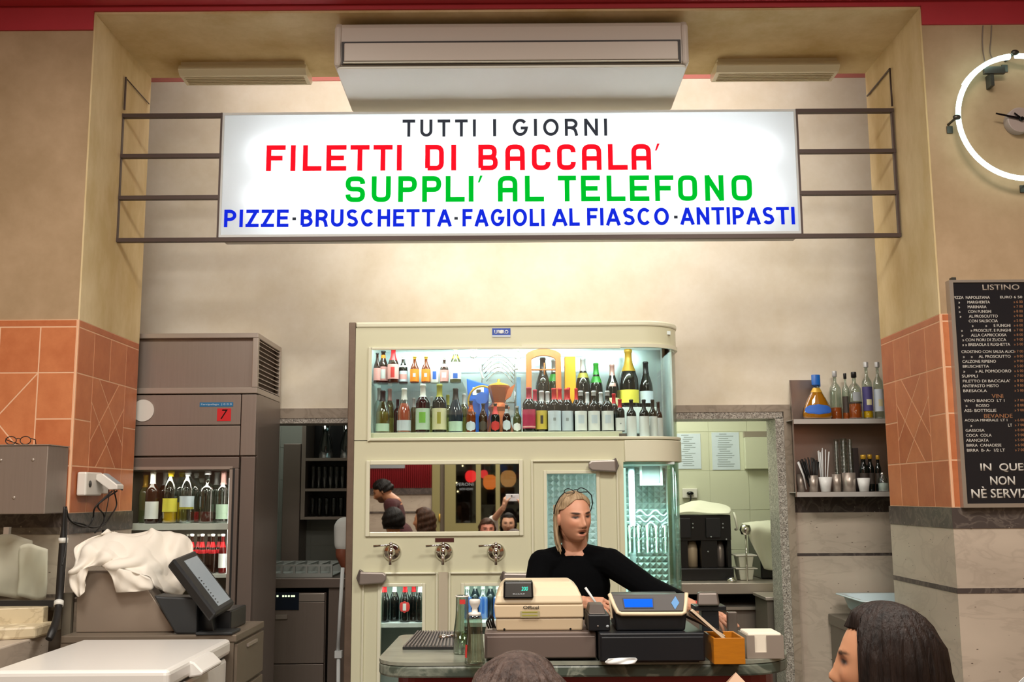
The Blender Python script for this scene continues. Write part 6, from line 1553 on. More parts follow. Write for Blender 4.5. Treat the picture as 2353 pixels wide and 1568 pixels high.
b = B().hexa([Vector(v) for v in ((e0 + .004, Yp + .01, zpt + .0005), (e1 - .014, Yp + .01, zpt + .0005), (e1 - .014, Yp + .16, zpt + .0005), (e0 + .004, Yp + .16, zpt + .0005), (e0 + .01, Yp + .05, zpt + .03), (e1 - .02, Yp + .05, zpt + .03), (e1 - .02, Yp + .15, zpt + .03), (e0 + .01, Yp + .15, zpt + .03))]); obj('paper_cover', b, 'handle_dark', pr_, bev=.003)
p = P(1396, 1440, Yp); b = B().ball((p.x, Yp - .001, p.z), (.006, .003, .005), 10); obj('power_button', b, 'paper_grey', pr_)
p = P(1374, 1440, Yp); b = B().ball((p.x, Yp - .001, p.z), (.004, .002, .004), 8); obj('feed_button', b, 'handle_dark', pr_)
Yv = Yk + .055
defm('panel_dark', col='3B3532', rough=.4)
cv = thing('customer_display', 'black till unit with a cream rimmed panel and glowing blue display', 'till', (X(1490, 1430, Yv), Yv + .1, zk1))
v0, v1 = X(1418, 1430, Yv), X(1575, 1430, Yv); zv1 = Z(1490, 1406, Yv); zv2 = Z(1490, 1366, Yv + .03)
b = B().hexa([Vector(v) for v in ((v0, Yv + .01, zk1), (v1, Yv + .01, zk1), (v1, Yv + .24, zk1), (v0, Yv + .24, zk1), (v0 - .01, Yv + .012, zv1), (v1 + .01, Yv + .012, zv1), (v1 + .005, Yv + .24, zv1 + .05), (v0, Yv + .24, zv1 + .05))]); obj('pedestal', b, 'drawer_black', cv, bev=.006, clean=True)
t0, t1, u0, u1 = X(1404, 1370, Yv), X(1580, 1370, Yv), X(1412, 1405, Yv), X(1574, 1405, Yv)
def fv(a, c, d):      # panel coordinates: a in 0..1 across, c in 0..1 up
    xl_, xr_ = u0 + (t0-u0)*c, u1 + (t1-u1)*c
    return Vector((xl_ + (xr_-xl_)*a, Yv - .004 + .03*c - d, zv1 + (zv2 - zv1)*c))
b = B().prism(rect(0, 1, 0, 1), fv, -.03, 0.0); obj('panel', b, 'panel_dark', cv, bev=.004)
def tubef(pts, r, nm, m): b = B().tube([fv(*p) for p in pts], r, 8); return obj(nm, b, m, cv)
tubef([(-.01, 1.02, 0), (.015, .35, .003), (.04, -.02, .004), (.09, -.12, .004), (.5, -.13, .004), (.95, -.13, .004), (.995, -.05, .004), (1.0, .5, .003), (1.0, 1.04, 0)], .0075, 'cream_rim', 'reg_beige')
tubef([(-.01, 1.02, 0), (-.03, .3, -.02), (-.055, -.4, -.02)], .004, 'rim_arm', 'reg_beige')
M['lcd_blue'] = emitter('lcd_blue', (0.01, 0.13, 1.0), 1.15)
defm('lcd_bezel', col='1B2740', rough=.3)
b = B().prism(rect(.145, .56, .20, .80), fv, .0005, .002); bz_ = obj('lcd_bezel', b, 'lcd_bezel', cv)
b = B().prism(rect(.16, .545, .27, .73), fv, .002, .003); obj('lcd_screen', b, 'lcd_blue', bz_)
defm('logo_blue', col='4E8CC8', rough=.4)
b = B().prism([(.80, .5), (.855, .12), (.91, .5), (.855, .88)], fv, .0005, .002); obj('diamond_badge', b, 'logo_blue', cv)
obj('badge_lettering', text_mesh('IBM', fv, .825, .885, .38, .60, .0026, .02), 'paper_ice', cv) if False else None
# ---- payment terminals on the right
Yt_ = yb2 - .30
def terminal(px0, px1, py0, py1, Y, lab, base=True):
    a0, a1, c0, c1 = px_rect(px0, px1, py0, py1, Y)
    t = thing('card_terminal', lab, 'card terminal', ((a0+a1)/2, Y + .03, zc1))
    b = B().hexa([Vector(v) for v in ((a0, Y, c0), (a1, Y, c0), (a1 + .004, Y + .05, c0), (a0 + .004, Y + .05, c0), (a0 + .004, Y + .015, c1), (a1 - .004, Y + .015, c1), (a1, Y + .06, c1), (a0 + .008, Y + .06, c1))]); obj('head', b, 'handle_dark', t, bev=.008, seg=3, clean=True)
    b = B().box((a0 - .01 , Y + .02, c0 - .022), (a1 + .03, Y + .12, c0 - .002)); obj('cradle', b, 'drawer_black', t, bev=.004)
    b = B().box((a0 + .02, Y + .03, zc1), (a1, Y + .10, c0 - .0225)); obj('stand', b, 'drawer_black', t, bev=.004)
    return t
terminal(1603, 1654, 1363, 1393, yb2 - .27, 'dark grey payment terminal on a stand behind the wooden menu box')
# ---- wooden box with menus
defm('box_wood', col='B8720E', rough=.4, noise=(6, .4, (2, 2, 14)), col2='96540A')
Yw_ = hz(1675, 1528, zc).y
e0, e1 = X(1640, 1490, Yw_), X(1712, 1490, Yw_); zwt = Z(1675, 1467, Yw_)
zfront = zwt
wb = thing('menu_box', 'honey coloured wooden box holding leaning menus at the front right of the counter', 'box', ((e0+e1)/2, Yw_ + .09, zc1))
dW = .19; tw = .008; sh_ = -.01
for nm, A, Bq in (('front_board', (e0, Yw_, zc1), (e1, Yw_ + tw, zfront)), ('back_board', (e0, Yw_ + dW - tw, zc1), (e1, Yw_ + dW, zfront + .0)), ('side_board', (e0, Yw_ + tw, zc1), (e0 + tw, Yw_ + dW - tw, zfront)), ('side_board', (e1 - tw, Yw_ + tw, zc1), (e1, Yw_ + dW - tw, zfront)), ('bottom_board', (e0 + tw, Yw_ + tw, zc1), (e1 - tw, Yw_ + dW - tw, zc1 + .008))):
    obj(nm, B().box(A, Bq), 'box_wood', wb, bev=.0015)
defm('menu_dark', col='2B1F1D', rough=.5); defm('menu_edge', col='D9C4A8', rough=.6)
for k, (px, py, m, tx) in enumerate(((1588, 1408, 'menu_edge', 'cream edged menu card in front of the leaning menus'), (1583, 1410, 'menu_dark', 'dark menu card second in the leaning stack'), (1578, 1415, 'menu_edge', 'pale menu card third in the leaning stack'), (1573, 1422, 'menu_dark', 'dark menu card at the back of the leaning stack'))):
    Ym_ = Yw_ + .030 + .036*k
    tpv = P(px, py, Ym_)
    bot = Vector((e0 + .012 + .004*k, Ym_, zc1 + .03 + .006*k)); d_ = (tpv - Vector((bot.x, Ym_, bot.z))); nrm_ = Vector((d_.z, 0, -d_.x)).normalized()*.0025
    over = Vector((e0 + tw + .004, Ym_, zfront + .012))
    # the card leans on the box edge
    dirv = (tpv - over).normalized(); bot = over - dirv*.055 + Vector((.012, 0, 0)); bot = over + (-dirv)*.05
    off = nrm_*0 + Vector((dirv.z, 0, -dirv.x))*.004
    vs = [bot + off, tpv + off, tpv + off + Vector((0, .032, 0)), bot + off + Vector((0, .032, 0))]
    b = B().hexa(vs + [v + Vector((dirv.z, 0, -dirv.x))*.009 for v in vs]); tag(obj('menu_card', b, m, loc=bot, clean=True), tx, 'menu', 'menus leaning out of the wooden box')
# ---- napkin dispenser
Yn = hz(1757, 1515, zc).y
e0, e1 = X(1716, 1480, Yn), X(1801, 1480, Yn); znt = Z(1757, 1461, Yn)
nd = thing('napkin_dispenser', 'steel napkin dispenser full of white paper napkins at the right end of the counter', 'napkin dispenser', ((e0+e1)/2, Yn + .07, zc1))
defm('napkin', col='E6DDCB', rough=.9)
xm_ = X(1748, 1480, Yn); hw_ = .0215; zslot = Z(1757, 1500, Yn)
b = B().box((e0, Yn, zc1), (xm_ - hw_, Yn + .003, znt)).box((xm_ + hw_, Yn, zc1), (e1, Yn + .003, znt)).box((xm_ - hw_, Yn, zc1), (xm_ + hw_, Yn + .003, zslot))
b.box((e0, Yn + .003, zc1), (e0 + .003, Yn + .15, znt)).box((e1 - .003, Yn + .003, zc1), (e1, Yn + .15, znt)).box((e0 + .003, Yn + .147, zc1), (e1 - .003, Yn + .15, znt)).box((e0 + .003, Yn + .003, zc1), (e1 - .003, Yn + .147, zc1 + .004)); obj('steel_case', b, 'steel_light', nd)
b = B().box((e0 + .006, Yn + .005, zc1 + .005), (e1 - .006, Yn + .144, znt + .008)); obj('napkin_stack', b, 'napkin', nd, bev=.006)
b = B().box((e1, Yn + .01, zc1 + .0), (e1 + .004, Yn + .14, zc1 + .03)); obj('side_bracket', b, 'handle_dark', nd)
# crumpled receipt on the counter edge
p = hz(1428, 1529, zc); o = obj('crumpled_receipt', crumple((p.x, p.y, zc1 + .014), .11, .012, .022, 6, 10), 'paper_white', loc=(p.x, p.y, zc1), solid=.0012); o.data.transform(Matrix.Translation((0, 0, 0)))
tag(o, 'crumpled white paper slip on the front edge of the counter', 'paper')
zmin = min(v.co.z for v in o.data.vertices); o.data.transform(Matrix.Translation((0, 0, -zmin + .001)))
# ================================================================== LIQUOR SHELF on the back wall (right)
YV = YB - .21; YVb = YB - .016
s0 = X(1827, 1050, YV); s1 = X(2120, 1050, YV)
zu1, zu0 = Z(1930, 963, YV), Z(1930, 974, YV); zv1_, zv0_ = Z(1930, 1131, YV), Z(1930, 1142, YV)
zpt_ = Z(1830, 874, YVb)
xu = X(1817, 950, YVb)
sv = thing('bar_shelf', 'two tier steel wall shelf with liquor bottles on top, right of the kitchen doorway', 'shelf', ((s0+s1)/2, (YV+YVb)/2, zv0_))
defm('shelf_edge', col='C6C3BF', rough=.35, metal=.3)
defm('shelf_steel', col='A09088', rough=.3, metal=.75)
b = B().box((xu, YVb - .006, zv0_), (s1, YVb, Z(1930, 963, YVb))).box((xu, YVb - .006, Z(1930, 963, YVb)), (X(1873, 900, YVb), YVb, zpt_)); obj('back_panel', b, 'shelf_steel', sv)
b = B().hexa([Vector(v) for v in ((s0 - .004, YV, zv0_), (s0, YV, zv0_), (xu + .008, YVb - .007, zv0_), (xu, YVb - .007, zv0_), (s0 - .004, YV, zu1), (s0, YV, zu1), (xu + .008, YVb - .007, zpt_), (xu, YVb - .007, zpt_))]); obj('side_panel', b, 'shelf_steel', sv, clean=True)
for z0, z1 in ((zu0, zu1), (zv0_, zv1_)):
    b = B().box((s0 + .001, YV, z0), (s1, YV + .004, z1)).box((s0 + .001, YV + .004, z1 - .004), (s1, YVb - .007, z1)); obj('shelf_board', b, 'shelf_edge', sv)
def onsh(px, Y, z): return X(px, 950, Y), Y, z + .0012
gV = 'liquor bottles on top of the steel wall shelf'
V = dict(Y=YV + .05, zs=zu1 + .0006, group=gV, name='liquor_bottle', ymax=YV + .128)
bottle('drop', 1874, 862, glass_m='glass_clear', cap='foil_blue', label='paper_blue', neck=('foil_gold', (.60, .70)), liquid=('liquid_amber', .60), oval=True, lz=(.10, .33), capz=.77, flat=.42, txt='front amber teardrop liqueur bottle with a blue cap and blue label', **V)
V['Y'] = YV + .115
bottle('drop', 1876, 866, glass_m='glass_clear', cap='foil_blue', liquid=('liquid_amber', .60), capz=.77, txt='rear amber teardrop liqueur bottle half hidden behind the front one', wide=.85, flat=.42, **V)
bottle('gin', 1899, 853, glass_m='glass_clear', cap='foil_silver', liquid=('liquid_rust', .25), capz=.88, txt='clear round shouldered bottle with little drink, left of the black topped rum', wide=.6, **V)
bottle('gin', 1918, 859, glass_m='glass_clear', cap='foil_black', label='paper_dark', liquid=('liquid_rust', .28), lz=(.15, .5), capz=.88, txt='bottle with a black cap half hidden behind the round rum bottle', wide=.42, **V)
V['Y'] = YV + .06
V['ymax'] = YV + .05
bottle('gin', 1938, 856, glass_m='glass_clear', cap='foil_black', neck=('paper_dark', (.33, .36)), emblem=('paper_grey', .38, .56, .6), liquid=('liquid_rust', .32), capz=.88, txt='round clear rum bottle with a black stopper and rust coloured drink', wide=.72, **V)
bottle('tall', 1975, 833, glass_m='glass_clear', cap='foil_silver', label='paper_purple', emblem=('paper_cream', .24, .34, .5), liquid=('liquid_yellow', .14), lz=(.14, .56), capz=.91, txt='tall clear spirit bottle with a purple label', wide=1.12, **V)
bottle('tall', 2010, 833, glass_m='glass_clear', cap='foil_silver', label='paper_ice', emblem=('paper_cream', .22, .34, .4), lz=(.13, .52), capz=.91, txt='tall clear spirit bottle with a pale label beside the tiled pier', wide=1.25, **V)
# lower tier
zl_ = zv1_ + .0012; YA_, YBk = YV + .055, YV + .12
def cup(nm, px, Y, ytop, r0, r1, m, lab, cat='cup', group=None, base=0.0, solid=True):
    p = P(px, ytop, Y); h = p.z - zl_
    b = B().lathe([(0, 0), (r0, 0), (r1, h), (r1 - .003, h), (r0 - .002, .005), (0, .005)], (p.x, Y, zl_), 18)
    o = obj(nm, b, m, loc=(p.x, Y, zl_)); return tag(o, lab, cat, group), p, h
defm('cup_white', col='E2E2E0', rough=.35)
cup('white_cup', 1896, YA_, 1097, .026, .040, 'cup_white', 'white tapered paper cup in front of the black straws', group='white cups on the lower bar shelf')
cup('white_cup', 1984, YA_ - .022, 1099, .026, .038, 'cup_white', 'white tapered paper cup in front of the yellow capped oil bottles', group='white cups on the lower bar shelf')
cup('steel_tumbler', 1868, YA_, 1093, .024, .027, 'steel_light', 'small steel tumbler holding the black straws', 'tumbler')
cup('steel_tumbler', 1922, YA_, 1090, .022, .026, 'steel_light', 'slim steel tumbler right of the straws', 'tumbler')
cup('steel_tin', 1950, YA_, 1087, .036, .039, 'steel_light', 'shiny steel tin in front of the clear cup tower', 'tin')
cup('steel_tin', 1839, YA_ + .03, 1090, .020, .024, 'steel_light', 'steel tin at the left end of the lower bar shelf', 'tin')
def straws(px, Y, n, m, lab, spread, ytop, seed, base_py=1092):
    rnd = random.Random(seed); b = B(); p = P(px, base_py, Y)
    for k in range(n):
        a = rnd.uniform(-1, 1); t = P(px + spread*a - (10 if spread > 20 else 0), ytop + rnd.uniform(-3, 6) + abs(a)*8, Y + rnd.uniform(-.02, .02))
        b.cyl((p.x + .014*a, Y + rnd.uniform(-.012, .012), zl_ + .012), t, .0032, n=6)
    return tag(obj('drinking_straws', b, m, loc=(p.x, Y, zl_), ), lab, 'straws')
o = straws(1868, YA_, 26, 'cable_black', 'fan of black drinking straws in the steel tumbler', 24, 1052, 5); o['kind'] = 'stuff'
o = straws(1893, YA_ + .06, 10, 'paper_white', 'white wrapped straws standing behind the black straws', 14, 1030, 8); o['kind'] = 'stuff'
b = B(); p = P(1846, 1070, YA_ + .0); q_ = P(1835, 1062, YA_); b.tube([Vector((P(1852, 1100, YA_).x, YA_, P(1852, 1125, YA_).z)), P(1847, 1095, YA_ - .02), P(1834, 1062, YA_ - .03)], [.006, .008, .012], 8, flat=.3); tag(obj('serving_spatula', b, 'paper_white', loc=(p.x, YA_, zl_)), 'white plastic spatula leaning at the left of the lower bar shelf', 'spatula')
for px, yt, r, lab in ((1937, 1008, .021, 'tall stack of clear plastic cups, tallest on the lower bar shelf'), (1920, 1010, .013, 'slim stack of clear plastic cups left of the tallest stack'), (1952, 1010, .013, 'slim stack of clear plastic cups right of the tallest stack')):
    p = P(px, yt, YBk + .02); h = p.z - zl_; b = B(); n_ = 14
    pr2 = [(0, 0)]
    for k in range(n_): pr2 += [(r*.86, h*k/n_), (r, h*(k + .85)/n_), (r*1.04, h*(k + .9)/n_)]
    b.lathe(pr2 + [(0, h)], (p.x, YBk + .02, zl_), 16); tag(obj('cup_stack', b, 'glass_clear', loc=(p.x, YBk + .02, zl_)), lab, 'cups', 'stacks of clear cups on the lower bar shelf')
O = dict(Y=YV + .11, zs=zl_ - .0006, name='oil_bottle', ymax=YV + .125, group='yellow capped oil bottles on the lower bar shelf')
for px, yt, tx, yy in ((1983, 1046, 'left yellow capped oil bottle behind a white cup', .105), (1998, 1045, 'middle yellow capped oil bottle', .105), (2013, 1047, 'right yellow capped oil bottle beside the sugar jar', .105)):
    O['Y'] = YV + yy; bottle('oil', px, yt, glass_m='glass_black', cap='foil_gold', label='paper_dark', lz=(.2, .5), capz=.88, txt=tx, **O)
b = B(); p = P(1964, 1030, YVb - .03); b.box((p.x - .016, YVb - .045, zl_), (p.x + .016, YVb - .01, p.z)); tag(obj('dark_carton', b, 'menu_dark', loc=(p.x, YVb - .05, zl_), bev=.002), 'narrow dark carton behind the oil bottles', 'carton')
p = P(2028, 1085, YA_); h = p.z - zl_
t = thing('sugar_jar', 'clear sugar jar half full of white sugar next to the tiled pier', 'jar', (p.x, YA_, zl_))
b = B().lathe([(0, 0), (.026, 0), (.030, .01), (.030, h*.62), (.020, h*.75), (.018, h*.9), (0, h*.9)], (p.x, YA_, zl_), 18); obj('glass_body', b, 'glass_clear', t)
b = B().lathe([(0, .003), (.028, .003), (.028, h*.42), (0, h*.46)], (p.x, YA_, zl_), 18); obj('sugar', b, 'paper_white', t)
b = B().lathe([(.019, h*.86), (.021, h*.88), (.008, h), (0, h*1.02)], (p.x, YA_, zl_), 16); obj('pourer', b, 'chrome', t)

# ================================================================== STEEL UNIT WITH PLASTIC TRAY (right)
xs0, ys0, ys1 = 1.85, 5.74, YB - .03
zsk = .92
defm('unit_grey', col='70685E', rough=.4, metal=.4)
sk = thing('waste_unit', 'grey steel cupboard against the stone wall, behind the dark haired woman', 'cupboard', (xs0 + .35, 6.05, 0))
b = B().box((xs0 + .012, ys0 + .012, .0), (xs0 + .9, ys1, zsk - .06)); obj('carcass', b, 'unit_grey', sk)
b = B().box((xs0, ys0, zsk - .06), (xs0 + .9, ys1, zsk)); obj('top', b, 'unit_grey', sk, bev=.005)
defm('tray_blue', col='CBDCE2', rough=.35)
zr_ = Z(1960, 1372, 6.05)
tA = Vector((xs0 + .02, 5.80, 0)); tw_, tl_ = .62, .50
def rring(x0, x1, y0, y1, r, z): return [Vector((px_, py_, z)) for px_, py_ in rr(x0, x1, y0, y1, r)]
rows = [rring(tA.x + .10, tA.x + tw_ - .08, tA.y + .09, tA.y + tl_ - .08, .05, zsk + .001), rring(tA.x + .05, tA.x + tw_ - .05, tA.y + .05, tA.y + tl_ - .05, .06, zsk + .05), rring(tA.x + .03, tA.x + tw_ - .03, tA.y + .03, tA.y + tl_ - .03, .06, zr_ - .012), rring(tA.x, tA.x + tw_, tA.y, tA.y + tl_, .04, zr_ - .006), rring(tA.x, tA.x + tw_, tA.y, tA.y + tl_, .04, zr_), rring(tA.x + .035, tA.x + tw_ - .035, tA.y + .035, tA.y + tl_ - .035, .055, zr_ - .004), rring(tA.x + .06, tA.x + tw_ - .06, tA.y + .06, tA.y + tl_ - .06, .05, zsk + .05), rring(tA.x + .105, tA.x + tw_ - .085, tA.y + .095, tA.y + tl_ - .085, .045, zsk + .006)]
b = B().sheet(rows, True, True); b.add(rows[0], [tuple(range(len(rows[0])))[::-1]]); b.add(rows[-1], [tuple(range(len(rows[0])))])
tag(obj('plastic_tray', b, 'tray_blue', loc=(tA.x + .3, tA.y + .25, zsk)), 'pale blue plastic tub sitting on the grey steel cupboard', 'tub')

# ================================================================== KITCHEN BEHIND THE RIGHT DOORWAY
YKc0, YKc1 = 7.0, 7.75
zkc = Z(1680, 1341, YKc0)
kx0_, kx1_ = .66, 2.6
kc = thing('kitchen_counter', 'steel kitchen worktop with an open shelf, seen through the right doorway', 'worktop', (1.6, 7.4, 0))
b = B().box((kx0_, YKc0, Z(1680, 1366, YKc0)), (kx1_, YKc1, zkc)); obj('top', b, 'steel_light', kc, bev=.004)
zk2 = Z(1680, 1396, YKc0)
b = B().box((kx0_, YKc0 + .02, zk2 - .02), (kx1_, YKc1, zk2)); obj('lower_shelf', b, 'steel_light', kc)
b = B().box((kx0_ + .02, YKc1 - .03, .0), (kx1_, YKc1, zk2 - .021)).box((kx0_, YKc0 + .06, .10), (kx1_, YKc0 + .08, zk2 - .021)); obj('panels', b, 'steel', kc)
b = B().box((kx0_ + .02, YKc1 - .03, zk2), (kx1_, YKc1, Z(1680, 1366, YKc0) - .001)); obj('back_board', b, 'dark', kc)  # near-black colour stands in for the shade of the open recess
for x in (kx0_ + .02, kx1_ - .06):
    b = B().box((x, YKc0 + .02, 0), (x + .04, YKc0 + .058, zk2 - .021)); obj('leg', b, 'steel_light', kc)
q0 = X(1756, 1400, 6.72)
un = thing('steel_cupboard', 'dark steel cupboard just inside the right doorway', 'cupboard', (q0 + .25, 6.8, 0))
zz_ = Z(1790, 1372, 6.64)
b = B().box((q0, 6.64, 0), (q0 + .5, 6.96, zz_ - .02)); obj('carcass', b, 'unit_grey', un)
b = B().box((q0 - .012, 6.62, zz_ - .02), (q0 + .5, 6.97, zz_)); obj('top', b, 'steel_light', un, bev=.003)
YE = 7.25; zE = zkc + .001
defm('machine_black', col='101113', rough=.3)
e0, e1 = X(1548, 1250, YE), X(1681, 1250, YE); zt1, ztop = Z(1620, 1312, YE), Z(1620, 1184, YE)
cm = thing('coffee_machine', 'black espresso machine on the kitchen worktop under a folded cloth', 'coffee machine', ((e0+e1)/2, YE + .2, zE))
b = B().box((e0, YE - .03, zE), (e1 + .004, YE + .40, zt1 + .018)); obj('drip_base', b, 'machine_black', cm, bev=.006)
zmid = Z(1620, 1243, YE)
xa_, xb_, xc_, xd_ = X(1582, 1280, YE), X(1613, 1280, YE), X(1650, 1280, YE), X(1674, 1280, YE)
b = B().box((e0, YE + .02, zt1 + .019), (xa_, YE + .38, zmid)).box((xb_, YE + .02, zt1 + .019), (xc_, YE + .38, zmid)).box((xd_, YE + .02, zt1 + .019), (e1, YE + .38, zmid)).box((xa_, YE + .30, zt1 + .019), (xb_, YE + .38, zmid)).box((xc_, YE + .30, zt1 + .019), (xd_, YE + .38, zmid)); obj('column_block', b, 'machine_black', cm)
b = B().box((e0, YE, zmid + .001), (e1, YE + .40, ztop)); obj('head', b, 'machine_black', cm, bev=.006)
for x0_, x1_ in ((e0 + .03, xa_ + .02), (xb_ + .03, xc_ + .02)):
    b = B().box((x0_, YE - .02, zmid + .02), (x1_, YE - .0005, ztop - .02)); obj('group_panel', b, 'drawer_black', cm, bev=.004)
for px, py in ((1592, 1204), (1592, 1213), (1634, 1234), (1661, 1204), (1661, 1213), (1627, 1268), (1669, 1240)):
    p = P(px, py, YE - .02); b = B().ball((p.x, YE - .022, p.z), (.006, .006, .006), 8); obj('button', b, 'paper_grey', cm)
for x0_, x1_, nm in ((xa_ + .008, xb_ - .008, 'jug'), (xc_ + .008, xd_ - .004, 'jug')):
    h = Z(1600, 1246, YE) - zt1 - .02; xm = (x0_+x1_)/2; r = (x1_-x0_)/2
    b = B().lathe([(0, 0), (r, 0), (r, h*.7), (r*.7, h), (0, h)], (xm, YE + .12, zt1 + .0195), 16); tag(obj('milk_jug', b, 'reg_beige_low' if xm < xc_ else 'steel_light', loc=(xm, YE + .12, zt1 + .0195)), 'beige jug under the left spout of the coffee machine' if xm < xc_ else 'steel jug under the right spout of the coffee machine', 'jug')
def folded(name, rowpts, m, lab, seed, ruf=.008):
    return cloth(name, rowpts, m, lab, 'cloth', .003, seed, ruf)
defm('cloth_grey', col='CFCFBC', rough=.9)
folded('cloth', [[(1556, 1166, YE + .35), (1590, 1152, YE + .34), (1630, 1154, YE + .34), (1668, 1162, YE + .35)], [(1552, 1172, YE + .12), (1590, 1158, YE + .14), (1635, 1162, YE + .14), (1680, 1171, YE + .12)], [(1550, 1183, YE - .035), (1580, 1177, YE - .04), (1625, 1180, YE - .04), (1676, 1181, YE - .035)]], 'cloth_grey', 'grey cloth folded over the top of the coffee machine', 3, .006)
b = B().tube(spline([P(1686, 1180, YE + .1), P(1690, 1192, YE + .06), P(1694, 1214, YE + .05), P(1690, 1217, YE + .08)], 6), .009, 8); tag(obj('cloth_strap', b, 'cloth_grey', loc=P(1686, 1180, YE + .1)), 'rolled cloth end hanging right of the coffee machine', 'cloth')
# stacked containers, knob
g = 'stacked food containers on the kitchen worktop'
for k, (yt, yb_c) in enumerate(((1306, 1333), (1276, 1305))):
    Yt2 = 7.20; c0_, c1_ = Z(1716, yb_c, Yt2), Z(1716, yt, Yt2)
    if k == 0: c0_ = zE
    else: c0_ = prev_top + .001
    prev_top = c1_
    xm = X(1716, 1300, Yt2); w0 = (X(1730, 1300, Yt2) - xm); w1 = X(1734, 1300, Yt2) - xm; w2 = X(1741, 1300, Yt2) - xm
    t = thing('food_container', 'lower steel container of the stack beside the coffee machine' if k == 0 else 'upper steel container of the stack beside the coffee machine', 'container', (xm, Yt2 + .08, c0_), g)
    b = B().hexa([Vector(v) for v in ((xm - w0, Yt2 + .02, c0_), (xm + w0, Yt2 + .02, c0_), (xm + w0, Yt2 + .16, c0_), (xm - w0, Yt2 + .16, c0_), (xm - w1, Yt2 + .01, c1_ - .008), (xm + w1, Yt2 + .01, c1_ - .008), (xm + w1, Yt2 + .17, c1_ - .008), (xm - w1, Yt2 + .17, c1_ - .008))]); obj('tub', b, 'soft_plastic', t, bev=.006, clean=True)
    b = B().box((xm - w2, Yt2, c1_ - .0078), (xm + w2, Yt2 + .18, c1_)); obj('lid', b, 'white_plastic', t, bev=.002)
p = P(1681, 1332, YKc0 + .1); b = B().lathe([(0, 0), (.034, 0), (.036, .012), (.024, .026), (0, .032)], (p.x, YKc0 + .1, zE), 18); tag(obj('steel_dome', b, 'chrome', loc=(p.x, YKc0 + .1, zE)), 'small shiny steel dome on the edge of the kitchen worktop', 'lid')
e0, e1 = X(1748, 1250, 7.3), X(1850, 1250, 7.3); ztm = Z(1780, 1212, 7.3)
b = B().box((e0, 7.32, zE), (e1, 7.70, ztm)); tag(obj('dark_appliance', b, 'machine_black', loc=((e0+e1)/2, 7.5, zE), bev=.01), 'black appliance covered by a pale cloth in the right kitchen', 'appliance')
folded('cloth', [[(1705, 1204, 7.62), (1740, 1200, 7.66), (1780, 1196, 7.66), (1815, 1190, 7.64)], [(1712, 1212, 7.28), (1745, 1206, 7.28), (1785, 1210, 7.27), (1822, 1204, 7.28)], [(1734, 1262, 7.27), (1755, 1258, 7.265), (1790, 1262, 7.265), (1820, 1256, 7.27)], [(1756, 1308, 7.27), (1772, 1310, 7.265), (1795, 1306, 7.265), (1822, 1304, 7.27)]], 'cloth_grey', 'pale cloth draped over the black appliance beside the doorway', 7, .008)
p = P(1713, 1218, 7.16); b = B().cyl((p.x, 7.16, zE), (p.x, 7.16, p.z - .03), .006, n=8).lathe([(0, -.035), (.03, -.03), (.04, 0), (.03, .03), (0, .035)], (p.x, 7.16, p.z), 14); tag(obj('tea_strainer', b, 'chrome', loc=(p.x, 7.16, zE)), 'round steel strainer standing between coffee machine and cloth', 'strainer')
# on the kitchen wall: papers, panel, socket
defm('paper_print', col='9FAAB0', rough=.7)
def notice(px0, px1, py0, py1, lab, seed):
    a0, a1, c0, c1 = px_rect(px0, px1, py0, py1, YK); rnd = random.Random(seed)
    t = thing('wall_notice', lab, 'notice', ((a0+a1)/2, YK, c0), 'printed sheets on the kitchen wall')
    b = B().box((a0, YK - .005, c0), (a1, YK - .001, c1)); obj('sheet', b, 'paper_ice', t)
    b = B(); n = 16
    for k in range(n):
        z = c1 - (c1-c0)*(k + 1)/(n + 1.5); b.box((a0 + .03*(1 + rnd.random()), YK - .0062, z), (a1 - .04*(1 + 1.5*rnd.random()), YK - .005, z + .006))
    obj('print', b, 'paper_print', t)
notice(1556, 1610, 997, 1078, 'printed sheet on the kitchen wall partly behind the cream fridge', 1)
notice(1636, 1699, 994, 1080, 'printed sheet in the middle of the kitchen wall', 2)
a0, a1, c0, c1 = px_rect(1712, 1790, 1005, 1078, YK - .05)
b = B().box((a0, YK - .06, c0), (a1, YK - .001, c1)); b2 = obj('wall_cabinet', b, 'tile_pale', loc=((a0+a1)/2, YK, c0), bev=.004); tag(b2, 'flat cream wall cabinet at the right of the kitchen wall', 'cabinet')
b = B().box((a0, YK - .05, c1 + .002), (a1, YK - .001, c1 + .045)); obj('cabinet_top', b, 'steel_light', b2)
a0, a1, c0, c1 = px_rect(1568, 1602, 1123, 1145, YK - .02)
t = thing('wall_socket', 'white kitchen wall socket with a black plug above the coffee machine', 'socket', ((a0+a1)/2, YK, c0))
b = B().box((a0, YK - .03, c0), (a1, YK - .001, c1)); obj('socket_box', b, 'white_plastic', t, bev=.005)
xm = (a0+a1)/2; zm_ = (c0+c1)/2; b = B().ball((xm, YK - .04, zm_), (.028, .018, .014), 12); pl_ = obj('plug', b, 'black_gloss', t)
b = B().tube(spline([(xm, YK - .05, zm_ - .01), (xm - .01, YK - .05, c0 - .03), (xm - .10, YK - .03, c0 - .06)], 6), .006, 6); obj('plug_lead', b, 'cable_black', t)

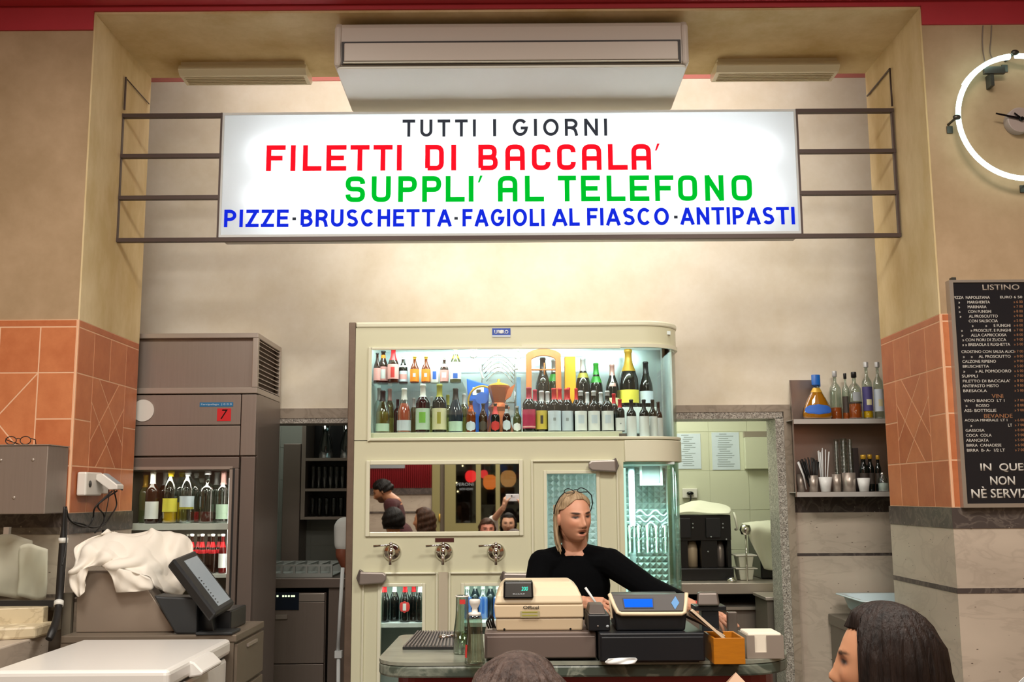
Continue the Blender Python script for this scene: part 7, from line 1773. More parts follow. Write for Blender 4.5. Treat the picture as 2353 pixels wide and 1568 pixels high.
# ================================================================== KITCHEN BEHIND THE LEFT DOORWAY
YLc = 7.15
zlk = Z(700, 1330, YLc)
lx0, lx1 = -2.9, -.75
lk = thing('dish_counter', 'steel worktop in the dim left kitchen', 'worktop', (-1.8, 7.4, 0))
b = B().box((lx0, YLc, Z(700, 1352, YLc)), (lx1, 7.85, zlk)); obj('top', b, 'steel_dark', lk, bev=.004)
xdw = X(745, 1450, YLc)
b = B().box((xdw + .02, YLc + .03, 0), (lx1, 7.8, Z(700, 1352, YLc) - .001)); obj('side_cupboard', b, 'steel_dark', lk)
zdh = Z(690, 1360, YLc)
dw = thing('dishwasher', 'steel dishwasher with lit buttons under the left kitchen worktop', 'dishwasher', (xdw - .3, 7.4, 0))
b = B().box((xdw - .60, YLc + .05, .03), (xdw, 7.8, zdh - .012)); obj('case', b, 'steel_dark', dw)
zh = Z(690, 1384, YLc); zh2 = Z(690, 1528, YLc)
b = B().box((xdw - .60, YLc + .02, zh2 + .004), (xdw - .004, YLc + .0495, zh - .003)); dd_ = obj('door', b, 'steel', dw, bev=.003)
b = B().box((xdw - .60, YLc + .02, .06), (xdw - .004, YLc + .0495, zh2 - .002)); obj('kick_panel', b, 'steel', dw, bev=.003)
b = B().box((xdw - .60, YLc + .015, zh), (xdw - .004, YLc + .0495, zdh - .014)); obj('control_panel', b, 'steel_light', dw, bev=.003)
defm('panel_navy', col='152032', rough=.3)
e0, e1 = X(632, 1380, YLc), X(686, 1380, YLc)
b = B().box((e0 - .3, YLc + .010, Z(660, 1403, YLc)), (e1, YLc + .0145, Z(660, 1362, YLc))); cp_ = obj('display_panel', b, 'panel_navy', dw)
M['led'] = emitter('led', (.75, .9, .55), 1.2)
for px in (637, 650, 656, 663, 670, 675):
    p = P(px, 1371, YLc); b = B().box((p.x - .006, YLc + .008, p.z - .006), (p.x + .006, YLc + .0098, p.z + .006)); obj('indicator_light', b, 'led', cp_)
a0, a1, c0, c1 = px_rect(633, 660, 1413, 1424, YLc); b = B().box((a0, YLc - .005, c0), (a1, YLc + .0195, c1)); obj('door_handle', b, 'steel_light', dd_, bev=.003)
b = B().box((xdw - .58, YLc + .08, 0), (xdw - .02, 7.78, .03)); obj('plinth', b, 'rubber', dw)
# rack of glass baskets
e0, e1 = X(560, 1300, YLc + .1), X(764, 1300, YLc + .1); zb1, zb2 = zlk + .001, Z(700, 1298, YLc + .1)
gr_ = thing('glass_basket', 'grey plastic dishwasher basket on the left kitchen worktop', 'basket', ((e0+e1)/2, 7.4, zb1))
defm('basket_grey', col='A9ACA8', rough=.5)
b = B().box((e0, YLc + .1, zb1), (e1, YLc + .12, zb1 + .025)).box((e0, YLc + .1, zb2 - .012), (e1, YLc + .12, zb2)).box((e0, YLc + .52, zb1), (e1, YLc + .54, zb2)).box((e0, YLc + .12, zb1), (e1, YLc + .52, zb1 + .01))
for k in range(8):
    x = e0 + (e1 - e0 - .012)*k/7; b.box((x, YLc + .1, zb1 + .025), (x + .012, YLc + .12, zb2 - .012)).box((x, YLc + .12, zb2 - .012), (x + .012, YLc + .52, zb2))
obj('basket_frame', b, 'basket_grey', gr_)
# hanging shelf with glasses
YW1, YW0 = YK - .002, YK - .34
w0_, w1_ = X(692, 1100, YW0), X(815, 1100, YW0)
zz = [Z(750, y, YW0) for y in (1188, 1123, 1053, 960)]
ws = thing('glass_shelf_unit', 'dim steel wall shelf of glasses in the left kitchen', 'shelf', ((w0_+w1_)/2, YK - .17, zz[0] - .02))
b = B().box((w0_, YW0, zz[0] - .02), (w0_ + .03, YW1, zz[3])).box((w1_, YW0, zz[0] - .02), (w1_ + .03, YW1, zz[3])); obj('side_panel', b, 'steel', ws)
for z in zz[:3]:
    b = B().box((w0_ + .031, YW0, z - .02), (w1_ - .001, YW1, z)); obj('shelf_board', b, 'steel', ws)
b = B().box((w0_ + .031, YW1 - .01, zz[0]), (w1_ - .001, YW1, zz[3])); obj('back_panel', b, 'machine_black', ws)
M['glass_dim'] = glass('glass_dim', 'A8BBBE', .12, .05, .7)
for lvl, n, h, g in ((0, 6, .14, 'glasses on the lowest board of the dim shelf'), (1, 7, .17, 'glasses on the middle board of the dim shelf'), (2, 2, .26, 'carafes on the top board of the dim shelf')):
    for i in range(n):
        x = w0_ + .07 + (w1_ - w0_ - .13)*i/(max(n - 1, 1)); z = zz[lvl] + .001; y = YW0 + .10
        if lvl == 2: x = w0_ + .16 + .16*i
        b = B().lathe([(0, 0), (.017, 0), (.020, h*.9), (.021, h), (.019, h), (.015, .008), (0, .008)] if lvl < 2 else [(0, 0), (.05, 0), (.055, .10), (.03, .19), (.032, h), (.028, h), (.02, .19), (0, .01)], (x, y, z), 14)
        tag(obj('drinking_glass' if lvl < 2 else 'carafe', b, 'glass_dim', loc=(x, y, z)), ('clear drinking glass on the %s board of the dim kitchen shelf' % ('lowest', 'middle', 'top')[lvl]) if lvl < 2 else ('left clear carafe on the top board of the dim kitchen shelf', 'right clear carafe on the top board of the dim kitchen shelf')[i], 'glass' if lvl < 2 else 'carafe', g)
b = B().box((X(650, 1100, 7.9), 7.9, zlk), (X(690, 1100, 7.9), 8.18, Z(670, 1020, 7.9))); tag(obj('steel_duct', b, 'steel_dark', loc=(X(670, 1100, 7.9), 8.0, zlk), bev=.004), 'tall dark steel duct standing left of the dim shelf', 'duct')
# ================================================================== PEOPLE
def union_mesh(b, voxel, smooth=4, fac=.5):
    me = b.mesh('u'); o = bpy.data.objects.new('u', me); COL.objects.link(o)
    md = o.modifiers.new('r', 'REMESH'); md.mode = 'VOXEL'; md.voxel_size = voxel; md.use_smooth_shade = True
    if smooth:
        md = o.modifiers.new('s', 'SMOOTH'); md.iterations = smooth; md.factor = fac
    dg = bpy.context.evaluated_depsgraph_get(); dg.update()
    r = bpy.data.meshes.new_from_object(o.evaluated_get(dg))
    bpy.data.objects.remove(o); bpy.data.meshes.remove(me)
    r.polygons.foreach_set('use_smooth', [True]*len(r.polygons))
    return r
def limb(b, pts, rs, n=14):
    """tapered limb through joints, one closed skin with round ends and bends"""
    pts = [Vector(p) for p in pts]
    for (p, q, r0, r1) in zip(pts, pts[1:], rs, rs[1:]):
        b.cyl(p, q, r0, r1, n)
    for p, r in zip(pts, rs): b.ball(p, r, n)
def ell(b, c, r, T=None, n=20): b.ball(c, r, n, T)
def frame(fwd, up):
    """columns x (viewer right when facing), y back, z up for a head looking along fwd"""
    y = -Vector(fwd).normalized(); x = y.cross(Vector(up)).normalized(); x = -x if False else x; z = x.cross(y)
    return Matrix((x, y, z)).transposed()
def head_T(c, yaw, pitch=0, roll=0, s=1.0):
    return Matrix.Translation(Vector(c)) @ Matrix.Rotation(R(yaw), 4, 'Z') @ Matrix.Rotation(R(roll), 4, 'Y') @ Matrix.Rotation(R(pitch), 4, 'X') @ Matrix.Scale(s, 4)
def head_skin(b, T, mouth=.5, nl=72, nt=60, face=True):
    def g(x, z, cx, cz, wx, wz, a): return a*math.exp(-((x-cx)/wx)**2 - ((z-cz)/wz)**2)
    rows = []
    for k in range(nt + 1):
        th = PI*k/nt; row = []
        for i in range(nl):
            a = 2*PI*i/nl
            sx, sy, sz = math.sin(th)*math.sin(a), -math.sin(th)*math.cos(a), math.cos(th)
            x, y, z = .074*sx, .094*sy, .113*sz
            if sz < 0:
                t = -sz; q_ = max(math.sin(th), .08); x *= (1 - .30*t**1.5)*q_**-.22
                if sy > 0: y *= 1 - .42*t
                else: y *= q_**-.52
            else:
                if sy > 0: y *= 1.06
                x *= 1 + .03*sz
            if sy < 0 and face:
                d = 0
                d += g(x, z, 0, -.030, .0115, .015, .022) + g(x, z, 0, -.006, .009, .024, .013)
                for s in (-1, 1):
                    d += g(x, z, s*.0125, -.037, .008, .008, .008)
                    d += g(x, z, s*.031, .006, .017, .011, -.012) + g(x, z, s*.031, .005, .011, .0065, .007)
                    d += g(x, z, s*.030, .024, .022, .008, .005) + g(x, z, s*.043, -.024, .020, .018, .006)
                    d += g(x, z, s*.020, -.050, .008, .014, -.003)
                d += g(x, z, 0, -.0535, .019, .0055, .007) + g(x, z, 0, -.075 - .006*mouth, .017, .006, .007)
                d += g(x, z, 0, -.064 - .003*mouth, .016, .003 + .004*mouth, -.004 - .016*mouth)
                d += g(x, z, 0, -.097, .020, .013, .009)
                w = min(1.0, max(0.0, -sy*1.6)); y -= d*w
            row.append(T @ Vector((x, y, z)))
        rows.append(row)
    b.sheet(rows, True, True)
    for s in (-1, 1):
        E = T @ Matrix.Translation((s*.075, .010, -.006)) @ Matrix.Rotation(R(s*18), 4, 'Z')
        rows = []
        for k in range(11):
            th = PI*k/10; rows.append([E @ Vector((.009*math.sin(th)*math.cos(2*PI*i/12), .018*math.sin(th)*math.sin(2*PI*i/12)*(1 + .25*math.cos(th)), .031*math.cos(th))) for i in range(12)])
        b.sheet(rows, True, True)
def skin_material(name, rough=.5):
    m = mat(name, 'B5805F', rough, sss=.12); nt = m.node_tree; a = nt.nodes.new('ShaderNodeAttribute'); a.attribute_name = 'Col'
    nt.links.new(a.outputs['Color'], nt.nodes['Principled BSDF'].inputs['Base Color']); return m
M['skin'] = skin_material('skin')
def paint(me, fn):
    at = me.color_attributes.new('Col', 'FLOAT_COLOR', 'POINT')
    buf = []
    for v in me.vertices: buf += [*fn(v.co), 1.0]
    at.data.foreach_set('color', buf)
def face_paint(T, skin, brow, lips, mouth=.5, eyes=True, blush=.25, beard=None):
    Ti = T.inverted(); sk = srgb(skin); bw = srgb(brow); lp = srgb(lips); dk = (.012, .006, .005); bl = (sk[0]*1.02, sk[1]*.66, sk[2]*.60)
    def mixc(a, c, t): t = max(0, min(1, t)); return tuple(p + (q-p)*t for p, q in zip(a, c))
    def e(x, z, cx, cz, wx, wz): return max(0.0, min(1.0, (1.2 - (((x-cx)/wx)**2 + ((z-cz)/wz)**2)**.5)*2.2)) if abs(x-cx) < wx*2 and abs(z-cz) < wz*2 else 0
    def fn(co):
        p = Ti @ co; c = sk
        if abs(p.x) < .09 and -.13 < p.z < .12 and p.y < -.02:
            x, z = p.x, p.z
            for s in (-1, 1):
                t = max(0, 1 - (((x - s*.043)/.03)**2 + ((z + .026)/.028)**2)**.5); c = mixc(c, bl, t*blush)
                c = mixc(c, bw, e(x, z - .10*(abs(x) - .03), s*.031, .0240, .020, .0050)*.95)
                if eyes:
                    c = mixc(c, (sk[0]*.42, sk[1]*.30, sk[2]*.30), e(x, z, s*.031, .008, .018, .010)*.65)
                    c = mixc(c, (.24, .19, .17), e(x, z, s*.031, .0045, .0125, .0034))
                    c = mixc(c, (.03, .02, .015), e(x, z, s*.032, .0045, .0055, .0038))
                    c = mixc(c, (.03, .018, .015), e(x, z, s*.031, .0080, .0165, .0032))
                c = mixc(c, (sk[0]*.35, sk[1]*.22, sk[2]*.2), e(x, z, s*.008, -.0425, .0035, .0022))
            if beard: c = mixc(c, srgb(beard), .75*min(1, max(0, (-.038 - z)/.012))*min(1, max(0, (.045 + p.y*-1)/.03)))
            c = mixc(c, lp, e(x, z, 0, -.0555, .021, .0045)*.8); c = mixc(c, lp, e(x, z, 0, -.073 - .006*mouth, .018, .0055)*.8)
            c = mixc(c, dk, e(x, z, 0, -.064 - .003*mouth, .0165, .0018 + .0045*mouth))
        return c
    return fn
def hair_mesh(T, length=.12, front=52, back=100, temple=0, lift=.012, seed=1, wave=.004, side0=62, side1=85, spread=.0, part=0.0, sideswept=None, taper=.0, strands=44, nl=144, nr=30):
    """shell of hair over the skull: short over the brow, hanging at the sides and back"""
    rnd = random.Random(seed); rows = []
    ph = [rnd.uniform(0, 6.28) for _ in range(6)]
    cols = []
    for i in range(nl):
        a = 2*PI*i/nl; deg = abs((math.degrees(a) + 180) % 360 - 180); sgn = 1 if 0 <= a < PI else -1
        if sideswept: deg2 = deg + sideswept*sgn
        else: deg2 = deg
        t = min(1, max(0, (deg2 - side0)/(side1 - side0))); t = t*t*(3-2*t)
        tm = min(1, max(0, (deg - 15)/65)); tm = tm*tm*(3 - 2*tm); fr_ = front + temple*tm
        th_end = fr_ + (back - fr_)*t; drop = length*t
        st = 1 + .030*math.sin(strands*a + ph[0]) + .020*math.sin(strands*1.7*a + ph[1])
        col = []
        tot = R(th_end)*.11 + drop
        for k in range(nr + 1):
            s = tot*k/nr; arc = R(th_end)*.11
            lf = lift*min(1.0, .12 + (tot - s)/.035) if (t < .6 or length < .02) else lift
            if s <= arc:
                th = s/.11; r = 1.0
                sx, sy, sz = math.sin(th)*math.sin(a), -math.sin(th)*math.cos(a), math.cos(th)
                x, y, z = (.074 + lf)*sx, (.094*(1.06 if sy > 0 else 1.0) + lf)*sy, (.113 + lf)*sz
                dz = 0
            else:
                th = R(th_end); sx, sy, sz = math.sin(th)*math.sin(a), -math.sin(th)*math.cos(a), math.cos(th)
                dz = s - arc
                w = 1 + spread*dz - taper*max(0, dz - .02)
                x, y, z = (.074 + lift)*sx*w, (.094*(1.06 if sy > 0 else 1.0) + lift)*sy*w, (.113 + lift)*sz - dz
            wv = wave*math.sin(18*z*6 + 3*a + ph[2]) + wave*.7*math.sin(7*a + 40*z + ph[3])
            f = st*(.985 + .03*min(1, k/6)) if k > 2 else 1.0
            col.append(T @ Vector((x*(1 + (f-1)*min(1, k/8)) + wv*sx, y*(1 + (f-1)*min(1, k/8)) + wv*sy, z)))
        cols.append(col)
    rows = [list(r) for r in zip(*cols)]
    b = B().sheet(rows, True, True)
    return b
def hair_mat(name, c, c2, rough=.55):
    return mat(name, c, rough, spec=.2, noise=(60, 1.0, (1, 1, .12)), col2=c2, bump=(140, .5, (1, 1, .06)))
def hand_skin(b, wrist, tip, nrm, s=1.0, curl=(25, 30, 25), thumb=1, spread=.010, side=1):
    """palm with four unequal fingers and a thumb; wrist->tip gives the direction, nrm the back of the hand"""
    w = Vector(wrist); d = (Vector(tip) - w).normalized(); n = Vector(nrm); n = (n - d*n.dot(d)).normalized(); x = d.cross(n)*side
    limb(b, [w - d*.03, w, w + d*.03*s], [.024*s, .023*s, .026*s], 12)
    # palm as four metacarpal rays, so that it is flat and wide
    for j in range(4):
        o = x*((j - 1.5)*.0185*s); limb(b, [w + d*.012*s + o*.5, w + d*.085*s + o], [.015*s, .0115*s], 10)
    for j, L in enumerate((.92, 1.05, 1.0, .80)):
        o = x*((j - 1.5)*.0195*s); p = w + d*.085*s + o; ang = 0; dd = d + x*((j-1.5)*spread*4)
        dd.normalize(); r = .0088*s
        for q, seg in enumerate((.042, .026, .021)):
            ang += R(curl[q] + (j-1)*4)
            e_ = (dd*math.cos(ang) - n*math.sin(ang)); p2 = p + e_*seg*L*s
            limb(b, [p, p2], [r, r*.92], 10); p = p2; r *= .92
    p = w + d*.02*s - x*.028*s*thumb; e_ = (d*.75 - x*.62*thumb - n*.35).normalized()
    limb(b, [w + d*.01*s, p + e_*.03*s, p + e_*.055*s + d*.006*s - n*.006*s, p + e_*.062*s + d*.03*s - n*.012*s], [.015*s, .0125*s, .0105*s, .0085*s], 10)
def person(name, label, head, yaw, chest, pelvis, sh, arms, legs=None, pitch=0, roll=0, skin='C08A68', brow='3A2A20', lips='A85A50', mouth=.3, cloth_m='sweater_black', trousers='trousers_dark', hair=None, hair_m=None, voxel=.005, sleeve=1.0, group=None, cr=(.165, .105), pr=(.16, .115), eyes=True, hands=None, neck_r=.056, armr=(.062, .050, .043), blush=.25, garment='sweater', foot_z=0.0, extra_skin=None, hs=1.0, bump=None, beard=None):
    T = head_T(head, yaw, pitch, roll, hs); head = Vector(head); chest = Vector(chest); pelvis = Vector(pelvis)
    base = Vector((pelvis.x, pelvis.y, 0))
    t = thing(name, label, 'person', base, group)
    b = B(); head_skin(b, T, mouth)
    nb = chest + Vector((0, 0, .15))
    sd = (Vector(sh[1]) - Vector(sh[0])).normalized(); ang = math.atan2(sd.y, sd.x); RZ = Matrix.Rotation(ang, 3, 'Z')
    limb(b, [head + Vector((0, 0, -.05)) + (T.to_3x3() @ Vector((0, .025, 0))), head*.45 + nb*.55 + Vector((0, 0, .0)), nb], [neck_r, neck_r*.98, neck_r*1.15])
    ell(b, nb + Vector((0, 0, -.03)), (.13, .075, .06), RZ)
    ell(b, chest, (cr[0]*.85, cr[1]*.82, .19), RZ); limb(b, [chest, pelvis], [.08, .09]); ell(b, pelvis, (pr[0]*.9, pr[1]*.9, .11), RZ)
    for k, A in enumerate(arms): limb(b, [sh[k]] + list(A), [armr[0]*.78, armr[1]*.80, .027] if len(A) == 2 else [armr[0]*.78] + [.04]*(len(A)-1) + [.026])
    if hands:
        for h in hands: hand_skin(b, **h)
    if extra_skin: extra_skin(b)
    if legs:
        for L in legs: limb(b, [pelvis + (Vector(L[0]) - pelvis)*.35, L[0], L[1]] if len(L) == 2 else [pelvis] + list(L), [.085, .055, .038])
    me = union_mesh(b, voxel, 1 if voxel < .004 else 2); paint(me, face_paint(T, skin, brow, lips, mouth, eyes, blush, beard))
    bo = obj('body', me, 'skin', t)
    # upper garment
    b = B(); ell(b, chest + Vector((0, 0, -.01)), (cr[0], cr[1], .20), RZ); ell(b, (chest + pelvis)/2, (cr[0]*.93, cr[1]*1.02, .18), RZ); ell(b, pelvis + Vector((0, 0, .03)), (pr[0], pr[1], .13), RZ)
    limb(b, [sh[0], nb + Vector((0, .012, -.030)), sh[1]], [armr[0]*1.02, .073, armr[0]*1.02])
    for k, A in enumerate(arms):
        pts = [Vector(sh[k])] + [Vector(q_) for q_ in A]
        if sleeve < 1:
            if sleeve <= .5: pts = [pts[0], pts[0].lerp(pts[1], sleeve*2)]
            else: pts = [pts[0], pts[1], pts[1].lerp(pts[2], (sleeve - .5)*2)]
        rs = [armr[0]*1.08, armr[1]*1.12, armr[2]*1.05][:len(pts)]
        limb(b, pts, rs)
    me = union_mesh(b, max(voxel*1.25, .005), 4); obj(garment, me, cloth_m, t)
    if legs:
        b = B(); ell(b, pelvis + Vector((0, 0, -.01)), (pr[0]*1.03, pr[1]*1.03, .115), RZ)
        for L in legs: limb(b, [pelvis + (Vector(L[0]) - pelvis)*.30, L[0], L[1]], [.098, .066, .052])
        obj('trousers', union_mesh(b, .009, 3), trousers, t)
        b = B()
        for L in legs:
            f = Vector(L[1]); fd = (T.to_3x3() @ Vector((0, -1, 0))); fd.z = 0; fd.normalize()
            limb(b, [f + Vector((0, 0, -.03)), f + fd*.10 + Vector((0, 0, -.055 if f.z > .06 else -.03)), f + fd*.16 + Vector((0, 0, -.06 if f.z > .07 else -.03))], [.045, .036, .028])
        obj('shoes', union_mesh(b, .009, 2), 'rubber', t)
    if hair is not None:
        h = hair_mesh(T, **hair); obj('hair', h, hair_m, t, solid=.005)
    return t, T
defm('sweater_black', col='050608', rough=.95, spec=.1, bump=(14, .25))
defm('trousers_dark', col='1B1D24', rough=.9)
defm('shirt_white', col='DDDDD8', rough=.9)
defm('sweater_maroon', col='3E1519', rough=.9)
defm('shirt_grey', col='6B6560', rough=.9)
M['hair_blond'] = hair_mat('hair_blond', 'BFA585', '8F7758')
M['hair_dark'] = hair_mat('hair_dark', '2A1E19', '150F0D')
M['hair_black'] = hair_mat('hair_black', '17120F', '0A0807')
M['hair_brown'] = hair_mat('hair_brown', '4A3020', '2A1A12')
M['hair_grey'] = hair_mat('hair_grey', '54443D', '2C201C')

# ---- the cashier behind the counter
hc_ = P(1319, 1189, 4.96)
shL, shR = P(1246, 1296, 5.03), P(1402, 1293, 5.00)
ch_ = P(1322, 1345, 5.05); ch_.z = P(1322, 1262, 5.0).z - .16
pv_ = Vector((ch_.x - .02, 5.14, ch_.z - .40))
eL, wL = P(1222, 1412, 4.93), P(1340, 1384, 4.72)
eR, wR = P(1490, 1352, 4.86), P(1612, 1404, 4.62)
tipL, tipR = P(1388, 1392, 4.66), P(1682, 1430, 4.52)
cash, TC = person('cashier', 'woman in a black sweater standing behind the counter, writing with her hair behind her ear', hc_, 23, ch_, pv_, (shL, shR), ((eL, wL), (eR, wR)),
    legs=((Vector((ch_.x - .11, 5.12, .50)), Vector((ch_.x - .11, 5.16, .08))), (Vector((ch_.x + .07, 5.12, .50)), Vector((ch_.x + .07, 5.16, .08)))),
    pitch=3, roll=-3, skin='D2997C', brow='2E1A12', lips='A8604F', mouth=.75, hair=None, voxel=.0023, sleeve=.80,
    hands=[dict(wrist=wL, tip=tipL, nrm=(-.1, -.75, .65), curl=(42, 42, 30), thumb=.45, side=1), dict(wrist=wR, tip=tipR, nrm=(.1, -.35, .9), curl=(14, 16, 12), thumb=1, side=1)], blush=.35)
# hair: combed back behind the ear, hanging to the shoulder
h = hair_mesh(TC, length=.125, front=42, back=90, temple=28, lift=.008, seed=3, wave=.002, side0=84, side1=106, strands=46, taper=.5)
obj('hair', h, 'hair_blond', cash, solid=.005)
b = B(); rnd = random.Random(4)
for k in range(16):
    a = R(rnd.uniform(-150, -98)); r0 = Vector((.084*math.sin(a), -.104*math.cos(a), .02 + rnd.uniform(-.01, .04)))
    p0 = r0; p1 = Vector((r0.x*1.03, r0.y*1.02 , -.05)); p2 = Vector((r0.x*.98 + rnd.uniform(-.006, .006), r0.y*.9, -.115)); p3 = Vector((r0.x*.86 + rnd.uniform(-.01, .01), r0.y*.78 - .004, -.150 - rnd.uniform(0, .02)))
    b.tube([TC @ q_ for q_ in spline([p0, p1, p2, p3], 5)], [.007]*5 + [.008]*5 + [.007, .006, .005, .004, .003, .002], 6)
obj('hair_locks', b, 'hair_blond', cash)
gl = thing('eyeglasses', 'dark rimmed glasses pushed up on the hair of the woman at the counter', 'eyeglasses', hc_ + Vector((0, 0, .10)))
for s in (-1, 1):
    b = B().tube([TC @ Vector((s*.034 + .025*math.cos(a), -.030 + .015*math.sin(a), .126 - .006*abs(math.cos(a)) + .009*math.sin(a))) for a in [2*PI*k/18 for k in range(18)]], .0022, 6, closed=True); obj('rim', b, 'cable_black', gl)
    b = B().tube([TC @ Vector((s*.058, -.030, .120)), TC @ Vector((s*.082, -.026, .098)), TC @ Vector((s*.097, -.006, .058)), TC @ Vector((s*.095, .016, .020))], .0028, 6); obj('temple', b, 'cable_black', gl)
b = B().tube([TC @ Vector((-.010, -.030, .127)), TC @ Vector((0, -.032, .129)), TC @ Vector((.010, -.030, .127))], .002, 6); obj('bridge', b, 'cable_black', gl)
b = B().cyl(P(1345, 1351, 4.66), P(1372, 1390, 4.64), .0055, .005, 10).cyl(P(1372, 1390, 4.64), P(1378, 1399, 4.64), .004, .001, 8); tag(obj('pen', b, 'paper_white', loc=P(1378, 1399, 4.64)), 'white pen held in the writing hand of the woman at the counter', 'pen')
pr0 = P(1604, 1396, 4.62); b = B().tube([wR + (wR - eR).normalized()*(-.03) + Vector((0, .031*math.cos(a), .031*math.sin(a))) for a in [2*PI*k/16 for k in range(16)]], .0025, 6, closed=True); tag(obj('bracelet', b, 'paper_red', loc=wR), 'thin red bracelet on the wrist reaching past the blue display', 'bracelet')
p = P(1679, 1424, 4.50); b = B().box((p.x - .020, 4.46, zc1), (p.x + .020, 4.49, P(1679, 1407, 4.46).z)); tag(obj('card_reader', b, 'handle_dark', loc=(p.x, 4.475, zc1), bev=.004), 'small dark card reader under the fingers of the outstretched hand', 'card reader')

# ---- kitchen worker half hidden by the cream fridge
wx = -.93
person('kitchen_worker', 'kitchen worker in a white t-shirt, one arm showing beside the cream fridge', (wx + .06, 6.92, 1.66), 160, (wx + .02, 6.93, 1.30), (wx + .02, 6.93, .95), ((wx - .16, 6.92, 1.42), (wx + .20, 6.92, 1.42)), (((X(786, 1262, 6.9) , 6.90, Z(785, 1275, 6.9)), (wx - .10, 6.96, 1.06)), ((wx + .25, 6.9, 1.18), (wx + .2, 6.95, .95))),
   legs=(((wx - .07, 6.93, .5), (wx - .07, 6.95, .08)), ((wx + .11, 6.93, .5), (wx + .11, 6.95, .08))), skin='8A4E38', cloth_m='shirt_white', trousers='shirt_white', voxel=.007, sleeve=.30, hair=dict(length=.0, front=60, back=112, seed=5), hair_m='hair_black', garment='t_shirt', armr=(.066, .052, .043))
b = B().tube([Vector((X(791, 1300, 6.86), 6.80, Z(791, 1305, 6.8))), Vector((X(776, 1480, 6.8), 6.80, Z(776, 1500, 6.8)))], .012, 8).box((X(770, 1500, 6.8), 6.78, Z(776, 1512, 6.8)), (X(786, 1500, 6.8), 6.82, Z(776, 1496, 6.8))).cyl((X(780, 1500, 6.8), 6.80, 0), (X(778, 1500, 6.8), 6.80, Z(776, 1512, 6.8)), .012, n=8)
tag(obj('mop_handle', b, 'paper_white', loc=(X(780, 1500, 6.8), 6.8, 0)), 'white handled mop leaning beside the left edge of the cream fridge', 'mop')

# ---- two customers in the foreground
defm('seat_wood', col='5A3A22', rough=.5)
def stool(x, y, lab, z=.46):
    t = thing('dining_chair', lab, 'chair', (x, y, 0))
    b = B().box((x - .2, y - .2, z - .03), (x + .2, y + .2, z)); obj('seat', b, 'seat_wood', t, bev=.01)
    for sx_ in (-1, 1):
        for sy_ in (-1, 1):
            b = B().box((x + sx_*.17 - .018, y + sy_*.17 - .018, 0), (x + sx_*.17 + .018, y + sy_*.17 + .018, z - .031)); obj('leg', b, 'seat_wood', t)
    return t
def seated(name, label, hx, hy, hz_, yaw, hair, hair_m, cloth_m, pitch=0, roll=0, skin='C08A68', voxel=.006, mouth=.1, sleeve=1.0, blush=.25, chair=None, lean=0.0, hs=1.0, garment='sweater'):
    a = R(yaw); f = Vector((math.sin(a), -math.cos(a), 0)); s = Vector((math.cos(a), math.sin(a), 0))
    ch = Vector((hx, hy, hz_ - .36)) - f*(.05 + lean); pv = Vector((ch.x, ch.y, .56)) - f*.05
    if ch.z - pv.z > .34: pv.z = ch.z - .36
    sh = (ch - s*.17 + Vector((0, 0, .11)), ch + s*.17 + Vector((0, 0, .11)))
    arms = []
    for k, sg in ((0, -1), (1, 1)):
        el = ch + s*sg*.22 + f*.08 + Vector((0, 0, -.16)); arms.append((el, el + f*.22 - s*sg*.06 + Vector((0, 0, .0))))
    kn = [pv + f*.42 + s*sg*.10 + Vector((0, 0, .0)) for sg in (-1, 1)]
    legs = [(k_, Vector((k_.x + f.x*.03, k_.y + f.y*.03, .08))) for k_ in kn]
    hands = [dict(wrist=A[1], tip=A[1] + f, nrm=(0, 0, 1), curl=(20, 22, 16), thumb=-1 if k == 0 else 1) for k, A in enumerate(arms)]
    t, T = person(name, label, (hx, hy, hz_), yaw, ch, pv, sh, arms, legs, pitch, roll, skin=skin, cloth_m=cloth_m, hair=hair, hair_m=hair_m, voxel=voxel, mouth=mouth, sleeve=sleeve, blush=blush, hands=hands, hs=hs, garment=garment)
    stool(pv.x, pv.y, chair or 'wooden stool under ' + label[:40], pv.z - .13)
    return t
p = P(2038, 1530, 2.22)
seated('customer', 'woman with long straight dark hair seen from behind, bottom right of the photo', p.x, p.y, p.z, -116, dict(length=.42, front=50, back=92, lift=.014, seed=8, wave=.002, side0=58, side1=76, strands=30, spread=.55), 'hair_dark', 'sweater_black', voxel=.005, chair='wooden stool under the woman with long straight dark hair')
p = P(1192, 1678, 2.05)
seated('customer', 'person with short tousled grey brown hair seen from behind in front of the cash counter', p.x, p.y, p.z, 172, dict(length=.03, front=66, back=116, lift=.028, seed=21, wave=.005, side0=70, side1=90, strands=22), 'hair_grey', 'shirt_grey', voxel=.006, chair='wooden stool under the grey brown haired person')
